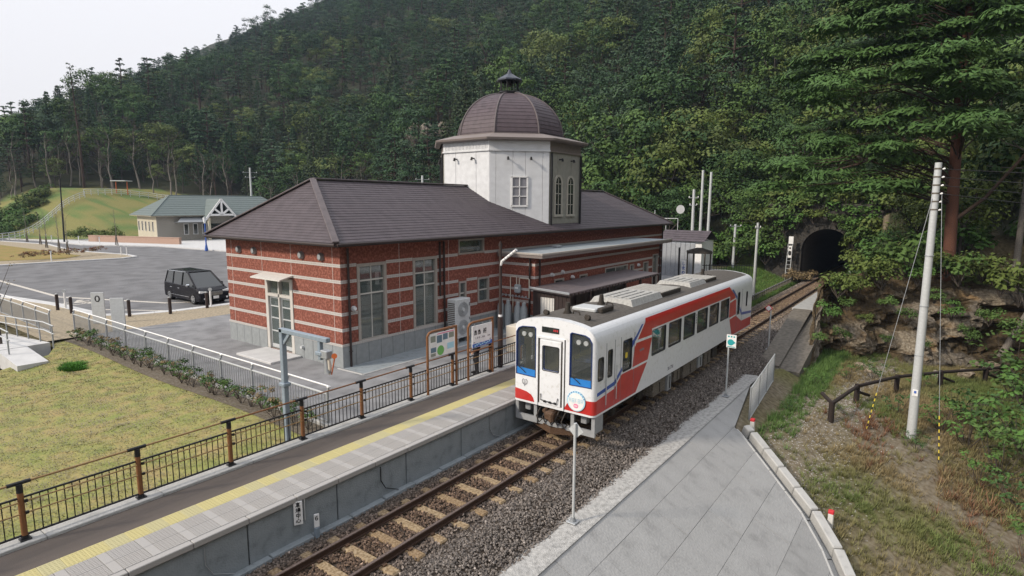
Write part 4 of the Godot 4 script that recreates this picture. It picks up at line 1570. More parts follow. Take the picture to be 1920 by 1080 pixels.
	ds.cbox(Vector3(-9.11, 3.275, TZ0 + 0.006), Vector3(0.6, 0.17, 0.02), 0.006)
	var dso := part(t, "destination_display", ds, "glass_dark")
	var dt := MB.new()
	for k in 3:
		dt.box(Vector3(-8.98 + k * 0.06, 3.28, TZ0 + 0.018), Vector3(0.035, 0.06, 0.003))
	part(dso, "red_lettering", dt, "print_red")
	# livery on the front
	var l1 := MB.new()
	l1.ext(PackedVector2Array([Vector2(-10.32, 0.965), Vector2(-9.66, 0.965), Vector2(-9.7, 1.09), Vector2(-9.78, 1.18), Vector2(-9.95, 1.25), Vector2(-10.32, 1.3)]), 0.006, fxo)
	part(t, "red_front_stripe", l1, "train_red")
	var l2 := MB.new()
	l2.ext(PackedVector2Array([Vector2(-8.62, 0.965), Vector2(-7.74, 0.965), Vector2(-7.74, 1.38), Vector2(-8.1, 1.36), Vector2(-8.32, 1.31), Vector2(-8.5, 1.17)]), 0.006, fxo)
	for sgn in [1.0, -1.0]:
		var top := 1.38 if sgn > 0 else 1.3
		for k in 6:
			var a0 := PI / 2 * k / 6.0
			var a1 := PI / 2 * (k + 1) / 6.0
			var p0 := Vector3(TX + sgn * (1.28 + sin(a0) * 0.15), 0, TZ0 - 0.16 + cos(a0) * 0.166)
			var p1 := Vector3(TX + sgn * (1.28 + sin(a1) * 0.15), 0, TZ0 - 0.16 + cos(a1) * 0.166)
			l2.q(p0 + Vector3(0, 0.965, 0), p1 + Vector3(0, 0.965, 0), p1 + Vector3(0, top, 0), p0 + Vector3(0, top, 0))
	part(t, "red_front_stripe", l2, "train_red")
	# crest on the left, round headboard on the right
	var cr := MB.new()
	for k in 14:
		var a := TAU * k / 14.0
		if k in [3, 4]:
			continue
		cr.box(Vector3(-10.02 + cos(a) * 0.09, 1.55 + sin(a) * 0.09, TZ0 + 0.004), Vector3(0.03, 0.03, 0.006))
	for k in 5:
		cr.box(Vector3(-10.02, 1.49 + k * 0.03, TZ0 + 0.004), Vector3(0.1 - 0.012 * k, 0.012, 0.006))
	cr.box(Vector3(-10.02, 1.43, TZ0 + 0.004), Vector3(0.03, 0.05, 0.006))
	part(t, "front_crest", cr, "print_grey")
	build_headboard(t)
	# livery on both sides
	for side in [1.0, -1.0]:
		var sx := Transform3D(sb, Vector3(SX + 0.0005, 0, 0))
		if side < 0:
			sx = Transform3D(Basis(Vector3(0, 0, -1), Vector3(0, 1, 0), Vector3(1, 0, 0)), Vector3(2 * TX - SX - 0.0055, 0, 0))
		var reds := [[[14.44, 0.965], [17.05, 0.965], [17.9, 1.8], [16.0, 1.8], [15.5, 1.47], [14.44, 1.39]],
			[[16.74, 1.8], [17.9, 1.8], [18.2, 2.5], [18.2, 2.86], [17.28, 2.86], [16.86, 2.45]],
			[[17.28, 2.86], [27.62, 2.86], [27.1, 3.12], [26.9, 3.14], [17.6, 3.14]],
			[[26.96, 2.86], [27.62, 2.86], [27.94, 2.6], [28.05, 1.8], [28.95, 1.42], [30.68, 1.38], [30.68, 0.965], [27.5, 0.965], [26.94, 1.95]]]
		var rd := MB.new()
		for p in reds:
			var pp := PackedVector2Array()
			for a in p:
				pp.append(Vector2(a[0], a[1]))
			rd.ext(pp, 0.005, sx)
		# the band folds over the curve of the roof edge
		if side > 0:
			var c0 := [[17.6, 27.1, 3.14, 1.405], [17.74, 26.92, 3.27, 1.36]]
			rd.q(Vector3(TX + 1.4255, 3.13, -17.6), Vector3(TX + 1.4255, 3.13, -27.1), Vector3(TX + 1.41, 3.2, -27.02), Vector3(TX + 1.41, 3.2, -17.66))
			rd.q(Vector3(TX + 1.41, 3.2, -17.66), Vector3(TX + 1.41, 3.2, -27.02), Vector3(TX + 1.37, 3.28, -26.95), Vector3(TX + 1.37, 3.28, -17.74))
		part(t, "red_side_stripe", rd, "train_red")
		var bl := MB.new()
		for p in [[[14.44, 1.5], [15.55, 1.585], [16.0, 1.9], [16.0, 2.03], [15.5, 1.7], [14.44, 1.6]], [[16.7, 2.5], [16.8, 2.58], [17.24, 2.93], [17.48, 3.14], [17.36, 3.14], [16.96, 2.84], [16.7, 2.72]], [[27.42, 3.12], [28.1, 2.72], [28.12, 2.55], [27.2, 3.12]], [[28.62, 2.0], [28.9, 1.72], [30.68, 1.56], [30.68, 1.68], [29.0, 1.84], [28.66, 2.14]]]:
			var pp := PackedVector2Array()
			for a in p:
				pp.append(Vector2(a[0], a[1]))
			bl.ext(pp, 0.005, sx)
		part(t, "blue_side_stripe", bl, "train_blue")
		var wh := MB.new()
		var sx2 := Transform3D(sx.basis, sx.origin + Vector3(0.006 * side, 0, 0))
		for p in [[[16.86, 2.6], [18.2, 2.57], [18.2, 2.65], [16.9, 2.69]], [[16.72, 1.79], [17.92, 1.79], [17.95, 1.86], [16.74, 1.86]], [[26.96, 2.55], [27.93, 2.62], [27.92, 2.68], [26.96, 2.63]], [[26.98, 1.78], [28.03, 1.82], [28.02, 1.88], [26.96, 1.86]]]:
			var pp := PackedVector2Array()
			for a in p:
				pp.append(Vector2(a[0], a[1]))
			wh.ext(pp, 0.002, sx2)
		part(t, "white_pin_line", wh, "train_white")
		# windows
		var gx := Transform3D(sb, Vector3(SX - 0.035 if side > 0 else 2 * TX - SX + 0.028, 0, 0))
		var rx := Transform3D(sb, Vector3(SX - 0.004 if side > 0 else 2 * TX - SX - 0.008, 0, 0))
		for p in wins + small:
			var w := MB.new()
			w.ext(p, 0.007, gx)
			var pane := part(t, "window", w, "train_glass")
			part(pane, "gasket", frame_ring(p, 0.022, 0.012, rx), "print_black")
		# door leaves: thin joints
		var dj := MB.new()
		for u in [14.95, 15.5, 15.9, 16.84, 28.1, 28.95]:
			dj.span(Vector3(SX - 0.01 if side > 0 else 2 * TX - SX - 0.004, 1.0, -u), Vector3(SX + 0.009 if side > 0 else 2 * TX - SX + 0.01, 2.98, -u - 0.014))
		part(t, "door_joint", dj, "print_grey")
		var hd := MB.new()
		for u in [14.9, 15.56]:
			var xx := SX + 0.05 if side > 0 else 2 * TX - SX - 0.05
			hd.cyl(Vector3(xx, 1.15, -u), Vector3(xx, 2.2, -u), 0.014, 0.014, 6)
		part(t, "grab_rail", hd, "galv_light")
	# the small yellow notice in the door window, running number, side lettering
	var yn := MB.new()
	yn.ext(rr(16.26, 2.24, 16.42, 2.42, 0.05), 0.004, Transform3D(sb, Vector3(SX - 0.024, 0, 0)))
	part(t, "door_notice", yn, "print_yellow")
	text(t, "running_number", "36-716", 0.13, Transform3D(sb, Vector3(SX + 0.002, 1.12, -20.0)), "print_grey")
	var vt := MB.new()
	for k in 4:
		vt.box(Vector3(SX + 0.004, 2.66 - k * 0.1, -22.56), Vector3(0.004, 0.07, 0.09))
	part(t, "side_lettering", vt, "print_grey")
	var np := MB.new()
	for k in 3:
		np.box(Vector3(SX + 0.008, 2.3, -17.3 - k * 0.12), Vector3(0.004, 0.07, 0.09))
	part(t, "dark_lettering", np, "print_grey")
	build_train_roof(t)
	build_train_under(t)
	ORG = Vector3.ZERO

func text(par: Node, called: String, s: String, size: float, x: Transform3D, mat: String) -> void:
	var tm := TextMesh.new()
	tm.text = s
	tm.font_size = 32
	tm.pixel_size = size / 23.0
	tm.depth = 0.004
	var f := SystemFont.new()
	f.font_names = PackedStringArray(["Droid Sans"])
	f.font_weight = 700
	tm.font = f
	inst(par, called, tm, mat, Transform3D(x.basis, x.origin - ORG))

func disc(c: Vector2, r: float, n := 28) -> PackedVector2Array:
	var p := PackedVector2Array()
	for k in n:
		p.append(c + Vector2(cos(TAU * k / n), sin(TAU * k / n)) * r)
	return p

func build_headboard(t: Node) -> void:
	var c := Vector2(-8.18, 1.31)
	var z := TZ0 + 0.02
	var mb := MB.new()
	mb.ext(disc(c, 0.3), 0.02, Transform3D(Basis(), Vector3(0, 0, z)))
	var hb := part(t, "round_headboard", mb, "print_sky")
	var f := MB.new()
	f.ext(disc(c - Vector2(0, 0.015), 0.262), 0.004, Transform3D(Basis(), Vector3(0, 0, z + 0.02)))
	part(hb, "white_field", f, "white")
	var ar := MB.new()
	for k in 9:
		var a := PI * (0.12 + 0.76 * k / 8.0)
		ar.box(Vector3(c.x + cos(a) * 0.282, c.y + sin(a) * 0.282, z + 0.022), Vector3(0.03, 0.03, 0.004), Basis(Vector3.BACK, a))
	part(hb, "arc_lettering", ar, "print_blue")
	# big outlined characters
	var ch := MB.new()
	for k in 5:
		var cx := c.x - 0.19 + k * 0.095
		ch.box(Vector3(cx, c.y + 0.07, z + 0.026), Vector3(0.07, 0.014, 0.004))
		ch.box(Vector3(cx - 0.024, c.y + 0.02, z + 0.026), Vector3(0.014, 0.11, 0.004))
		if k != 2:
			ch.box(Vector3(cx + 0.024, c.y + 0.015, z + 0.026), Vector3(0.014, 0.1, 0.004))
		ch.box(Vector3(cx, c.y + 0.012, z + 0.026), Vector3(0.05, 0.012, 0.004))
		if k % 2:
			ch.box(Vector3(cx, c.y - 0.036, z + 0.026), Vector3(0.07, 0.012, 0.004))
	part(hb, "blue_lettering", ch, "print_sky")
	var pk := MB.new()
	pk.ext(rr(c.x - 0.075, c.y - 0.2, c.x + 0.075, c.y - 0.08, 0.05), 0.004, Transform3D(Basis(), Vector3(0, 0, z + 0.024)))
	var o := part(hb, "pink_emblem", pk, "print_pink")
	var pw := MB.new()
	for k in 3:
		pw.box(Vector3(c.x - 0.035 + k * 0.035, c.y - 0.14, z + 0.03), Vector3(0.022, 0.04, 0.004))
	part(o, "emblem_lettering", pw, "white")

func build_train_roof(t: Node) -> void:
	var r := MB.new()
	var arc := [[-1.12, 3.474], [-0.85, 3.546], [-0.45, 3.606], [0.0, 3.626], [0.45, 3.606], [0.85, 3.546], [1.12, 3.474]]
	for k in arc.size() - 1:
		var a := Vector3(TX + arc[k][0], arc[k][1], TZ0 - 0.28)
		var b := Vector3(TX + arc[k + 1][0], arc[k + 1][1], TZ0 - 0.28)
		var dz := Vector3(0, 0, TZ1 - TZ0 + 0.5)
		r.q(a, b, b + dz, a + dz)
	var roof := part(t, "roof_sheet", r, "train_roof")
	# air conditioners: bevelled slabs with slatted rear halves
	for u in [[-17.9, -22.4, 1.7, 0.26], [-23.6, -27.0, 1.6, 0.24]]:
		var w: float = u[2] / 2
		var h: float = u[3]
		var zm: float = lerpf(u[0], u[1], 0.58)
		var mb := MB.new()
		for seg in [[u[0], zm]]:
			var lo := [Vector3(-w, 0, seg[0]), Vector3(w, 0, seg[0]), Vector3(w, 0, seg[1]), Vector3(-w, 0, seg[1])]
			var hi := [Vector3(-w + 0.16, h, seg[0] - 0.16), Vector3(w - 0.16, h, seg[0] - 0.16), Vector3(w - 0.16, h, seg[1]), Vector3(-w + 0.16, h, seg[1])]
			var off := Vector3(TX, 3.5, 0)
			for k in 4:
				mb.q(off + lo[k], off + lo[(k + 1) % 4], off + hi[(k + 1) % 4], off + hi[k])
			mb.q(off + hi[0], off + hi[1], off + hi[2], off + hi[3])
		for k in 4:
			mb.cbox(Vector3(TX - 0.45 + 0.3 * k, 3.5 + h + 0.015, (u[0] + zm) / 2), Vector3(0.2, 0.03, absf(zm - u[0]) - 0.7), 0.01)
		var ac := part(roof, "air_conditioner", mb, "train_roof_unit")
		var gr := MB.new()
		gr.cbox(Vector3(TX, 3.5 + h * 0.42, (zm + u[1]) / 2), Vector3(u[2] - 0.1, h * 0.84, absf(u[1] - zm)), 0.03)
		part(roof, "condenser", gr, "train_under")
		var sl := MB.new()
		var n := 12
		for k in n:
			sl.box(Vector3(TX, 3.5 + h * 0.9, lerpf(zm, u[1], (k + 0.5) / n)), Vector3(u[2] - 0.14, 0.025, 0.06))
		for k in 5:
			sl.box(Vector3(TX - 0.62 + 0.31 * k, 3.5 + h * 0.88, (zm + u[1]) / 2), Vector3(0.05, 0.03, absf(u[1] - zm)))
		part(roof, "condenser_slat", sl, "train_roof_unit")
	# silver hatch, horns, exhaust cones, antennas
	var ha := MB.new()
	ha.cbox(Vector3(TX + 0.05, 3.66, -16.35), Vector3(0.85, 0.12, 0.75), 0.03)
	part(roof, "hatch", ha, "galv_light")
	var hg := MB.new()
	hg.cbox(Vector3(TX + 0.55, 3.66, -16.5), Vector3(0.2, 0.16, 0.8), 0.03)
	part(roof, "hatch_grille", hg, "train_under")
	for p in [Vector3(TX - 0.15, 3.6, -15.35), Vector3(TX - 0.1, 3.6, -17.45), Vector3(TX - 0.1, 3.58, -27.6)]:
		var cn := MB.new()
		cn.tube([p, p + Vector3(0, 0.06, 0), p + Vector3(0, 0.12, 0), p + Vector3(0, 0.36, 0)], [0.17, 0.12, 0.09, 0.065], 12)
		part(roof, "antenna", cn, "train_under")
		var hr := MB.new()
		hr.tube([p + Vector3(0.2, 0.02, 0), p + Vector3(0.22, 0.12, 0), p + Vector3(0.42, 0.1, 0.02), p + Vector3(0.45, -0.02, 0)], [0.022], 6)
		part(roof, "pipe_bow", hr, "train_under")
	for p in [Vector3(TX - 0.6, 3.56, -14.95), Vector3(TX + 0.75, 3.54, -15.1)]:
		var hn := MB.new()
		hn.tube([p, p + Vector3(0, 0.1, 0), p + Vector3(0, 0.12, 0.16)], [0.05, 0.05, 0.09], 10)
		part(roof, "horn", hn, "train_under")

func wheel_shape() -> MB:
	var w := MB.new()
	w.cyl(Vector3(-0.06, 0, 0), Vector3(0.07, 0, 0), 0.4, 0.4, 28)
	w.cyl(Vector3(-0.1, 0, 0), Vector3(-0.06, 0, 0), 0.43, 0.43, 28)
	w.cyl(Vector3(0.07, 0, 0), Vector3(0.1, 0, 0), 0.13, 0.11, 16)
	return w

func build_train_under(t: Node) -> void:
	var wm := wheel_shape().mesh()
	for zc in [-17.4, -27.7]:
		var bg := Node3D.new()
		bg.name = "bogie"
		t.add_child(bg, true)
		for s in [-1.0, 1.0]:
			var fr := MB.new()
			fr.cbox(Vector3(TX + s * 0.83, 0.5, zc), Vector3(0.14, 0.24, 2.9), 0.03)
			fr.cbox(Vector3(TX + s * 0.85, 0.62, zc), Vector3(0.24, 0.34, 0.5), 0.03)
			part(bg, "side_frame", fr, "train_under")
			for e in [-1.02, 1.02]:
				var x := Transform3D(Basis(Vector3.UP, 0.0 if s > 0 else PI), Vector3(TX + s * 0.56, 0.4, zc + e) - ORG)
				inst(bg, "wheel", wm, "train_rust", x)
				var ab := MB.new()
				ab.cbox(Vector3(TX + s * 0.92, 0.42, zc + e), Vector3(0.18, 0.28, 0.3), 0.03)
				part(bg, "axle_box", ab, "train_under")
		for e in [-1.02, 1.02]:
			var ax := MB.new()
			ax.cyl(Vector3(TX - 0.6, 0.4, zc + e), Vector3(TX + 0.6, 0.4, zc + e), 0.07, 0.07, 12)
			part(bg, "axle", ax, "train_under")
	var ch := MB.new()
	ch.span(Vector3(TX - 1.2, 0.78, TZ0 - 0.3), Vector3(TX + 1.2, 0.9, TZ1 + 0.3))
	part(t, "underframe", ch, "train_under")
	# equipment boxes under the floor
	var boxes := [[-19.3, 1.1, 0.5, "train_under_grey"], [-20.25, 0.35, 0.62, "galv"], [-21.0, 0.6, 0.45, "train_under_grey"], [-22.4, 1.5, 0.52, "train_under_grey"], [-23.6, 0.5, 0.5, "galv"], [-24.5, 0.8, 0.55, "train_under_grey"], [-25.5, 0.6, 0.45, "train_under"]]
	for s in [-1.0, 1.0]:
		for b in boxes:
			var mb := MB.new()
			mb.cbox(Vector3(TX + s * 1.02, 0.8 - b[2] / 2, b[0]), Vector3(0.6, b[2], b[1]), 0.02)
			var o := part(t, "equipment_box", mb, b[3])
			var hd := MB.new()
			hd.box(Vector3(TX + s * 1.33, 0.8 - b[2] * 0.5, b[0]), Vector3(0.02, b[2] * 0.7, 0.04))
			part(o, "latch", hd, "train_under")
	# front skirt: two boxed openings either side of the coupler
	for s in [-1.0, 1.0]:
		var sk := MB.new()
		var cx: float = TX + s * 1.0
		var z := TZ0 - 0.1
		sk.span(Vector3(cx - 0.4, 0.28, z), Vector3(cx + 0.4, 0.46, z - 0.08))
		sk.span(Vector3(cx - 0.4, 0.46, z), Vector3(cx - 0.29, 0.9, z - 0.08))
		sk.span(Vector3(cx + 0.29, 0.46, z), Vector3(cx + 0.4, 0.9, z - 0.08))
		sk.span(Vector3(cx + s * 0.32, 0.38, z - 0.08), Vector3(cx + s * 0.4, 0.9, z - 0.5))
		part(t, "front_skirt", sk, "train_grey")
		var lb := MB.new()
		lb.cbox(Vector3(cx - 0.08, 0.66, z - 0.3), Vector3(0.2, 0.24, 0.2), 0.02)
		part(t, "jumper_box", lb, "galv")
	var pl := MB.new()
	pl.ext(PackedVector2Array([Vector2(-0.62, 0.42), Vector2(0.62, 0.42), Vector2(0.62, 0.27), Vector2(-0.62, 0.27)]), 0.05, Transform3D(Basis(), Vector3(TX, 0, TZ0 - 0.2)))
	part(t, "pilot_beam", pl, "train_grey")
	var pg := MB.new()
	for s in [-1.0, 1.0]:
		var a := Vector3(TX, 0.13, TZ0 + 0.02)
		var b := Vector3(TX + s * 0.95, 0.13, TZ0 - 0.42)
		pg.box((a + b) / 2 + Vector3(0, 0.08, 0), Vector3(a.distance_to(b), 0.2, 0.03), Basis((b - a).normalized(), Vector3.UP, (b - a).normalized().cross(Vector3.UP)))
	part(t, "snow_plough", pg, "train_rust")
	var cp := MB.new()
	cp.cbox(Vector3(TX, 0.72, TZ0 + 0.0), Vector3(0.26, 0.26, 0.5), 0.05)
	cp.cbox(Vector3(TX + 0.14, 0.72, TZ0 + 0.24), Vector3(0.16, 0.3, 0.16), 0.04)
	cp.cyl(Vector3(TX - 0.2, 0.82, TZ0 - 0.1), Vector3(TX - 0.2, 0.82, TZ0 + 0.12), 0.07, 0.06, 10)
	part(t, "coupler", cp, "train_rust")
	for k in 5:
		var x := TX - 0.45 + 0.22 * k
		var hs := MB.new()
		hs.tube([Vector3(x, 0.86, TZ0 - 0.12), Vector3(x - 0.03, 0.6, TZ0 + 0.1), Vector3(x + 0.04, 0.4 + 0.05 * (k % 2), TZ0 + 0.06), Vector3(x + 0.12, 0.52, TZ0 - 0.05)], [0.022], 6)
		part(t, "brake_hose", hs, "train_under")
	var cpr := MB.new()
	cpr.span(Vector3(TX - 0.62, 0.45, TZ0 - 0.6), Vector3(TX + 0.62, 0.9, TZ0 - 0.64))
	part(t, "headstock", cpr, "train_under")

# ---------------------------------------------------------------- platform furniture
# strokes of a character in a unit square, as flat bars
func strokes(mb: MB, list: Array, x: Transform3D, size: float, w := 0.1) -> void:
	for s in list:
		var a := Vector2(s[0], s[1]) * size
		var b := Vector2(s[2], s[3]) * size
		var d := (b - a).normalized() * w * size * 0.5
		var n := Vector2(-d.y, d.x)
		mb.ext(PackedVector2Array([a - d - n, b + d - n, b + d + n, a - d + n]), 0.004, x)

const G_SHA := [[0.15, 0.88, 0.85, 0.88], [0.28, 0.74, 0.72, 0.74], [0.28, 0.74, 0.28, 0.36], [0.72, 0.74, 0.72, 0.36], [0.28, 0.55, 0.72, 0.55], [0.28, 0.36, 0.72, 0.36], [0.08, 0.2, 0.92, 0.2], [0.5, 1.0, 0.5, 0.02]]
const G_BA := [[0.06, 0.66, 0.34, 0.66], [0.2, 0.9, 0.2, 0.24], [0.04, 0.2, 0.36, 0.26], [0.5, 0.95, 0.86, 0.95], [0.5, 0.95, 0.5, 0.62], [0.86, 0.95, 0.86, 0.62], [0.5, 0.78, 0.86, 0.78], [0.5, 0.62, 0.86, 0.62], [0.4, 0.5, 0.95, 0.5], [0.56, 0.5, 0.4, 0.28], [0.52, 0.36, 0.9, 0.36], [0.9, 0.36, 0.82, 0.04], [0.7, 0.36, 0.5, 0.06]]
const G_CHU := [[0.15, 0.76, 0.85, 0.76], [0.15, 0.76, 0.15, 0.36], [0.85, 0.76, 0.85, 0.36], [0.15, 0.36, 0.85, 0.36], [0.5, 1.0, 0.5, 0.0]]
const G_SHIN := [[0.12, 0.55, 0.06, 0.2], [0.32, 0.6, 0.36, 0.15], [0.36, 0.12, 0.72, 0.12], [0.72, 0.12, 0.76, 0.3], [0.45, 0.85, 0.58, 0.68], [0.8, 0.62, 0.94, 0.34]]
const G_SHIMA := [[0.5, 1.0, 0.42, 0.88], [0.22, 0.86, 0.78, 0.86], [0.22, 0.86, 0.22, 0.42], [0.78, 0.86, 0.78, 0.62], [0.22, 0.74, 0.78, 0.74], [0.22, 0.62, 0.78, 0.62], [0.22, 0.46, 0.92, 0.46], [0.92, 0.46, 0.88, 0.06], [0.12, 0.3, 0.12, 0.06], [0.42, 0.34, 0.42, 0.06], [0.7, 0.3, 0.7, 0.06], [0.12, 0.08, 0.7, 0.08]]
const G_KOSHI := [[0.1, 0.8, 0.46, 0.8], [0.28, 0.98, 0.28, 0.56], [0.04, 0.58, 0.5, 0.58], [0.28, 0.56, 0.28, 0.2], [0.28, 0.38, 0.44, 0.38], [0.14, 0.44, 0.04, 0.06], [0.1, 0.16, 0.96, 0.04], [0.54, 0.78, 0.96, 0.78], [0.56, 0.78, 0.56, 0.3], [0.56, 0.3, 0.72, 0.4], [0.76, 0.98, 0.92, 0.28], [0.92, 0.56, 0.76, 0.28], [0.84, 0.96, 0.94, 0.88]]
const K_SHI := [[0.3, 0.95, 0.3, 0.25], [0.3, 0.25, 0.5, 0.05], [0.5, 0.05, 0.85, 0.3]]
const K_MA := [[0.15, 0.78, 0.85, 0.78], [0.15, 0.55, 0.85, 0.55], [0.5, 0.98, 0.5, 0.15], [0.5, 0.15, 0.25, 0.1], [0.25, 0.1, 0.3, 0.3], [0.3, 0.3, 0.85, 0.1]]
const K_NO := [[0.5, 0.85, 0.3, 0.15], [0.3, 0.15, 0.1, 0.45], [0.1, 0.45, 0.35, 0.85], [0.35, 0.85, 0.8, 0.75], [0.8, 0.75, 0.85, 0.35], [0.85, 0.35, 0.55, 0.05]]
const K_KO := [[0.2, 0.85, 0.8, 0.85], [0.2, 0.3, 0.3, 0.1], [0.3, 0.1, 0.85, 0.12]]

func build_boards() -> void:
	var sb := Basis(Vector3(0, 0, -1), Vector3(0, 1, 0), Vector3(1, 0, 0))   # faces the track; u runs along -z
	var y := PLAT + 0.06
	# information board
	ORG = Vector3(-12.95, y, -13.65)
	var t := thing("information_board", "brown framed information board with photos and a green map", "notice board", ORG)
	var fr := MB.new()
	fr.tube([Vector3(-12.88, y, -12.98), Vector3(-12.88, 2.78, -12.98), Vector3(-12.88, 2.88, -13.06), Vector3(-12.88, 2.91, -13.2), Vector3(-12.88, 2.91, -14.34)], [0.042], 10)
	fr.tube([Vector3(-12.88, y, -14.34), Vector3(-12.88, 2.94, -14.34)], [0.042], 10)
	part(t, "frame", fr, "rail_brown")
	var pn := MB.new()
	pn.cbox(Vector3(-12.88, 2.44, -13.66), Vector3(0.04, 0.78, 1.2), 0.008)
	var p := part(t, "panel", pn, "white")
	var k := 0
	for c in [["print_photo_b", 0.05, 0.5, 0.22, 0.2], ["print_photo", 0.33, 0.44, 0.24, 0.24], ["print_photo", 0.62, 0.5, 0.22, 0.2], ["print_photo_b", 0.9, 0.52, 0.24, 0.18], ["print_photo", 0.05, 0.16, 0.24, 0.16], ["print_sky", 0.82, 0.16, 0.32, 0.2], ["print_pink", 0.35, 0.72, 0.8, 0.03], ["print_photo_b", 0.05, 0.03, 0.22, 0.1]]:
		var mb := MB.new()
		mb.box(Vector3(-12.858, 2.06 + c[2] + c[4] / 2, -13.06 - c[1] - c[3] / 2), Vector3(0.004, c[4], c[3]))
		part(p, "picture", mb, c[0])
		k += 1
	var mp := MB.new()
	mp.ext(disc(Vector2(13.56, 2.24), 0.16, 20), 0.005, Transform3D(sb, Vector3(-12.86, 0, 0)))
	part(p, "green_map", mp, "print_green")
	# station name board
	ORG = Vector3(-12.95, y, -15.6)
	t = thing("station_name_board", "brown framed station name board with black characters on white", "sign", ORG)
	fr = MB.new()
	fr.tube([Vector3(-12.88, y, -14.95), Vector3(-12.88, 2.74, -14.95), Vector3(-12.88, 2.85, -15.03), Vector3(-12.88, 2.89, -15.18), Vector3(-12.88, 2.89, -16.26)], [0.042], 10)
	fr.tube([Vector3(-12.88, y, -16.3), Vector3(-12.88, 2.92, -16.3)], [0.042], 10)
	fr.tube([Vector3(-12.88, 1.86, -14.97), Vector3(-12.88, 1.86, -16.28)], [0.03], 8)
	part(t, "frame", fr, "rail_brown")
	pn = MB.new()
	pn.cbox(Vector3(-12.88, 2.36, -15.7), Vector3(0.035, 0.78, 1.1), 0.008)
	p = part(t, "panel", pn, "white")
	var hk := MB.new()
	for z in [-15.3, -15.75, -16.15]:
		hk.cyl(Vector3(-12.88, 2.74, z), Vector3(-12.88, 2.88, z), 0.012, 0.012, 6)
	part(t, "hanger", hk, "galv")
	var bl := MB.new()
	bl.box(Vector3(-12.862, 2.05, -15.7), Vector3(0.006, 0.13, 1.09))
	part(p, "blue_strip", bl, "print_blue")
	var bw := MB.new()
	for j in 9:
		bw.box(Vector3(-12.858, 2.04 + 0.02 * (j % 3), -15.3 - j * 0.1), Vector3(0.004, 0.05, 0.07))
	part(p, "wave_print", bw, "print_sky")
	var ch := MB.new()
	for g in [[G_SHIMA, 15.24, 0.17], [G_SHIMA, 15.44, 0.17], [G_KOSHI, 15.74, 0.18]]:
		strokes(ch, g[0], Transform3D(sb, Vector3(-12.862, 2.42, -g[1])), g[2], 0.11)
	part(p, "station_name", ch, "print_black")
	var kn := MB.new()
	k = 0
	for g in [K_SHI, K_MA, K_NO, K_KO, K_SHI]:
		strokes(kn, g, Transform3D(sb, Vector3(-12.862, 2.27, -15.3 - k * 0.1)), 0.075, 0.12)
		k += 1
	for z in [-16.1, -16.02, -15.8, -15.72]:
		kn.box(Vector3(-12.86, 2.3, z), Vector3(0.004, 0.045, 0.05))
	for z in [-15.25, -16.15]:
		kn.box(Vector3(-12.86, 2.16, z), Vector3(0.004, 0.03, 0.09))
	part(p, "kana_lettering", kn, "print_grey")
	# lamp post with a fluorescent tube
	ORG = Vector3(-13.05, GROUND, -16.98)
	t = thing("platform_lamp", "dark brown platform lamp post with slanting white tube lamp", "lamp", ORG)
	var ps := MB.new()
	ps.cyl(Vector3(-13.05, GROUND, -16.98), Vector3(-13.05, 2.8, -16.98), 0.1, 0.1, 14)
	ps.cyl(Vector3(-13.05, 2.8, -16.98), Vector3(-13.05, 5.4, -16.98), 0.06, 0.05, 12)
	ps.tube([Vector3(-13.05, 5.4, -16.98), Vector3(-13.05, 5.46, -16.98), Vector3(-13.05, 5.6, -16.98)], [0.07, 0.08, 0.02], 10)
	part(t, "post", ps, "dark_brown")
	var bd := MB.new()
	bd.cyl(Vector3(-13.05, 2.76, -16.98), Vector3(-13.05, 2.88, -16.98), 0.075, 0.075, 12)
	part(t, "white_band", bd, "white")
	var tb := MB.new()
	tb.cyl(Vector3(-13.0, 4.85, -16.98), Vector3(-12.33, 5.32, -16.98), 0.05, 0.05, 10)
	tb.tube([Vector3(-13.05, 4.7, -16.98), Vector3(-12.98, 4.84, -16.98)], [0.05], 8)
	part(t, "lamp_tube", tb, "white")
	for j in 6:
		var rb := MB.new()
		var c := Vector3(-12.95, 4.885, -16.98).lerp(Vector3(-12.36, 5.3, -16.98), j / 5.0)
		rb.cyl(c, c + Vector3(0.02, 0.014, 0), 0.056, 0.056, 10)
		part(t, "tube_clip", rb, "galv")
	# bracket post reaching over the platform
	ORG = Vector3(-13.28, 0.55, -8.24)
	t = thing("bracket_post", "blue grey steel bracket post reaching over the platform with an orange disc", "post", ORG)
	ps = MB.new()
	ps.cbox(Vector3(-13.28, 2.16, -8.24), Vector3(0.13, 3.3, 0.13), 0.012)
	part(t, "post", ps, "blue_grey")
	var arm := MB.new()
	arm.cbox(Vector3(-12.38, 3.76, -8.24), Vector3(1.95, 0.11, 0.13), 0.012)
	arm.box(Vector3(-13.08, 3.58, -8.24), Vector3(0.42, 0.07, 0.07), Basis(Vector3.BACK, 0.8))
	part(t, "arm", arm, "blue_grey")
	var dpp := MB.new()
	dpp.cbox(Vector3(-11.72, 3.5, -8.24), Vector3(0.1, 0.5, 0.1), 0.01)
	part(t, "hanger", dpp, "blue_grey")
	var cl := MB.new()
	for yy in [2.35, 3.42]:
		cl.cbox(Vector3(-13.28 if yy < 3 else -11.68, yy, -8.24), Vector3(0.24, 0.1, 0.22), 0.02)
	part(t, "clamp", cl, "blue_grey")
	var bx := MB.new()
	bx.cbox(Vector3(-11.5, 3.42, -8.24), Vector3(0.26, 0.2, 0.18), 0.02)
	bx.cyl(Vector3(-11.46, 3.3, -8.2), Vector3(-11.4, 2.98, -8.2), 0.05, 0.08, 8)
	part(t, "control_box", bx, "galv")
	var rp := MB.new()
	rp.tube([Vector3(-11.42, 3.4, -8.24), Vector3(-11.36, 3.1, -8.22), Vector3(-11.4, 2.95, -8.24)], [0.03, 0.05, 0.02], 8)
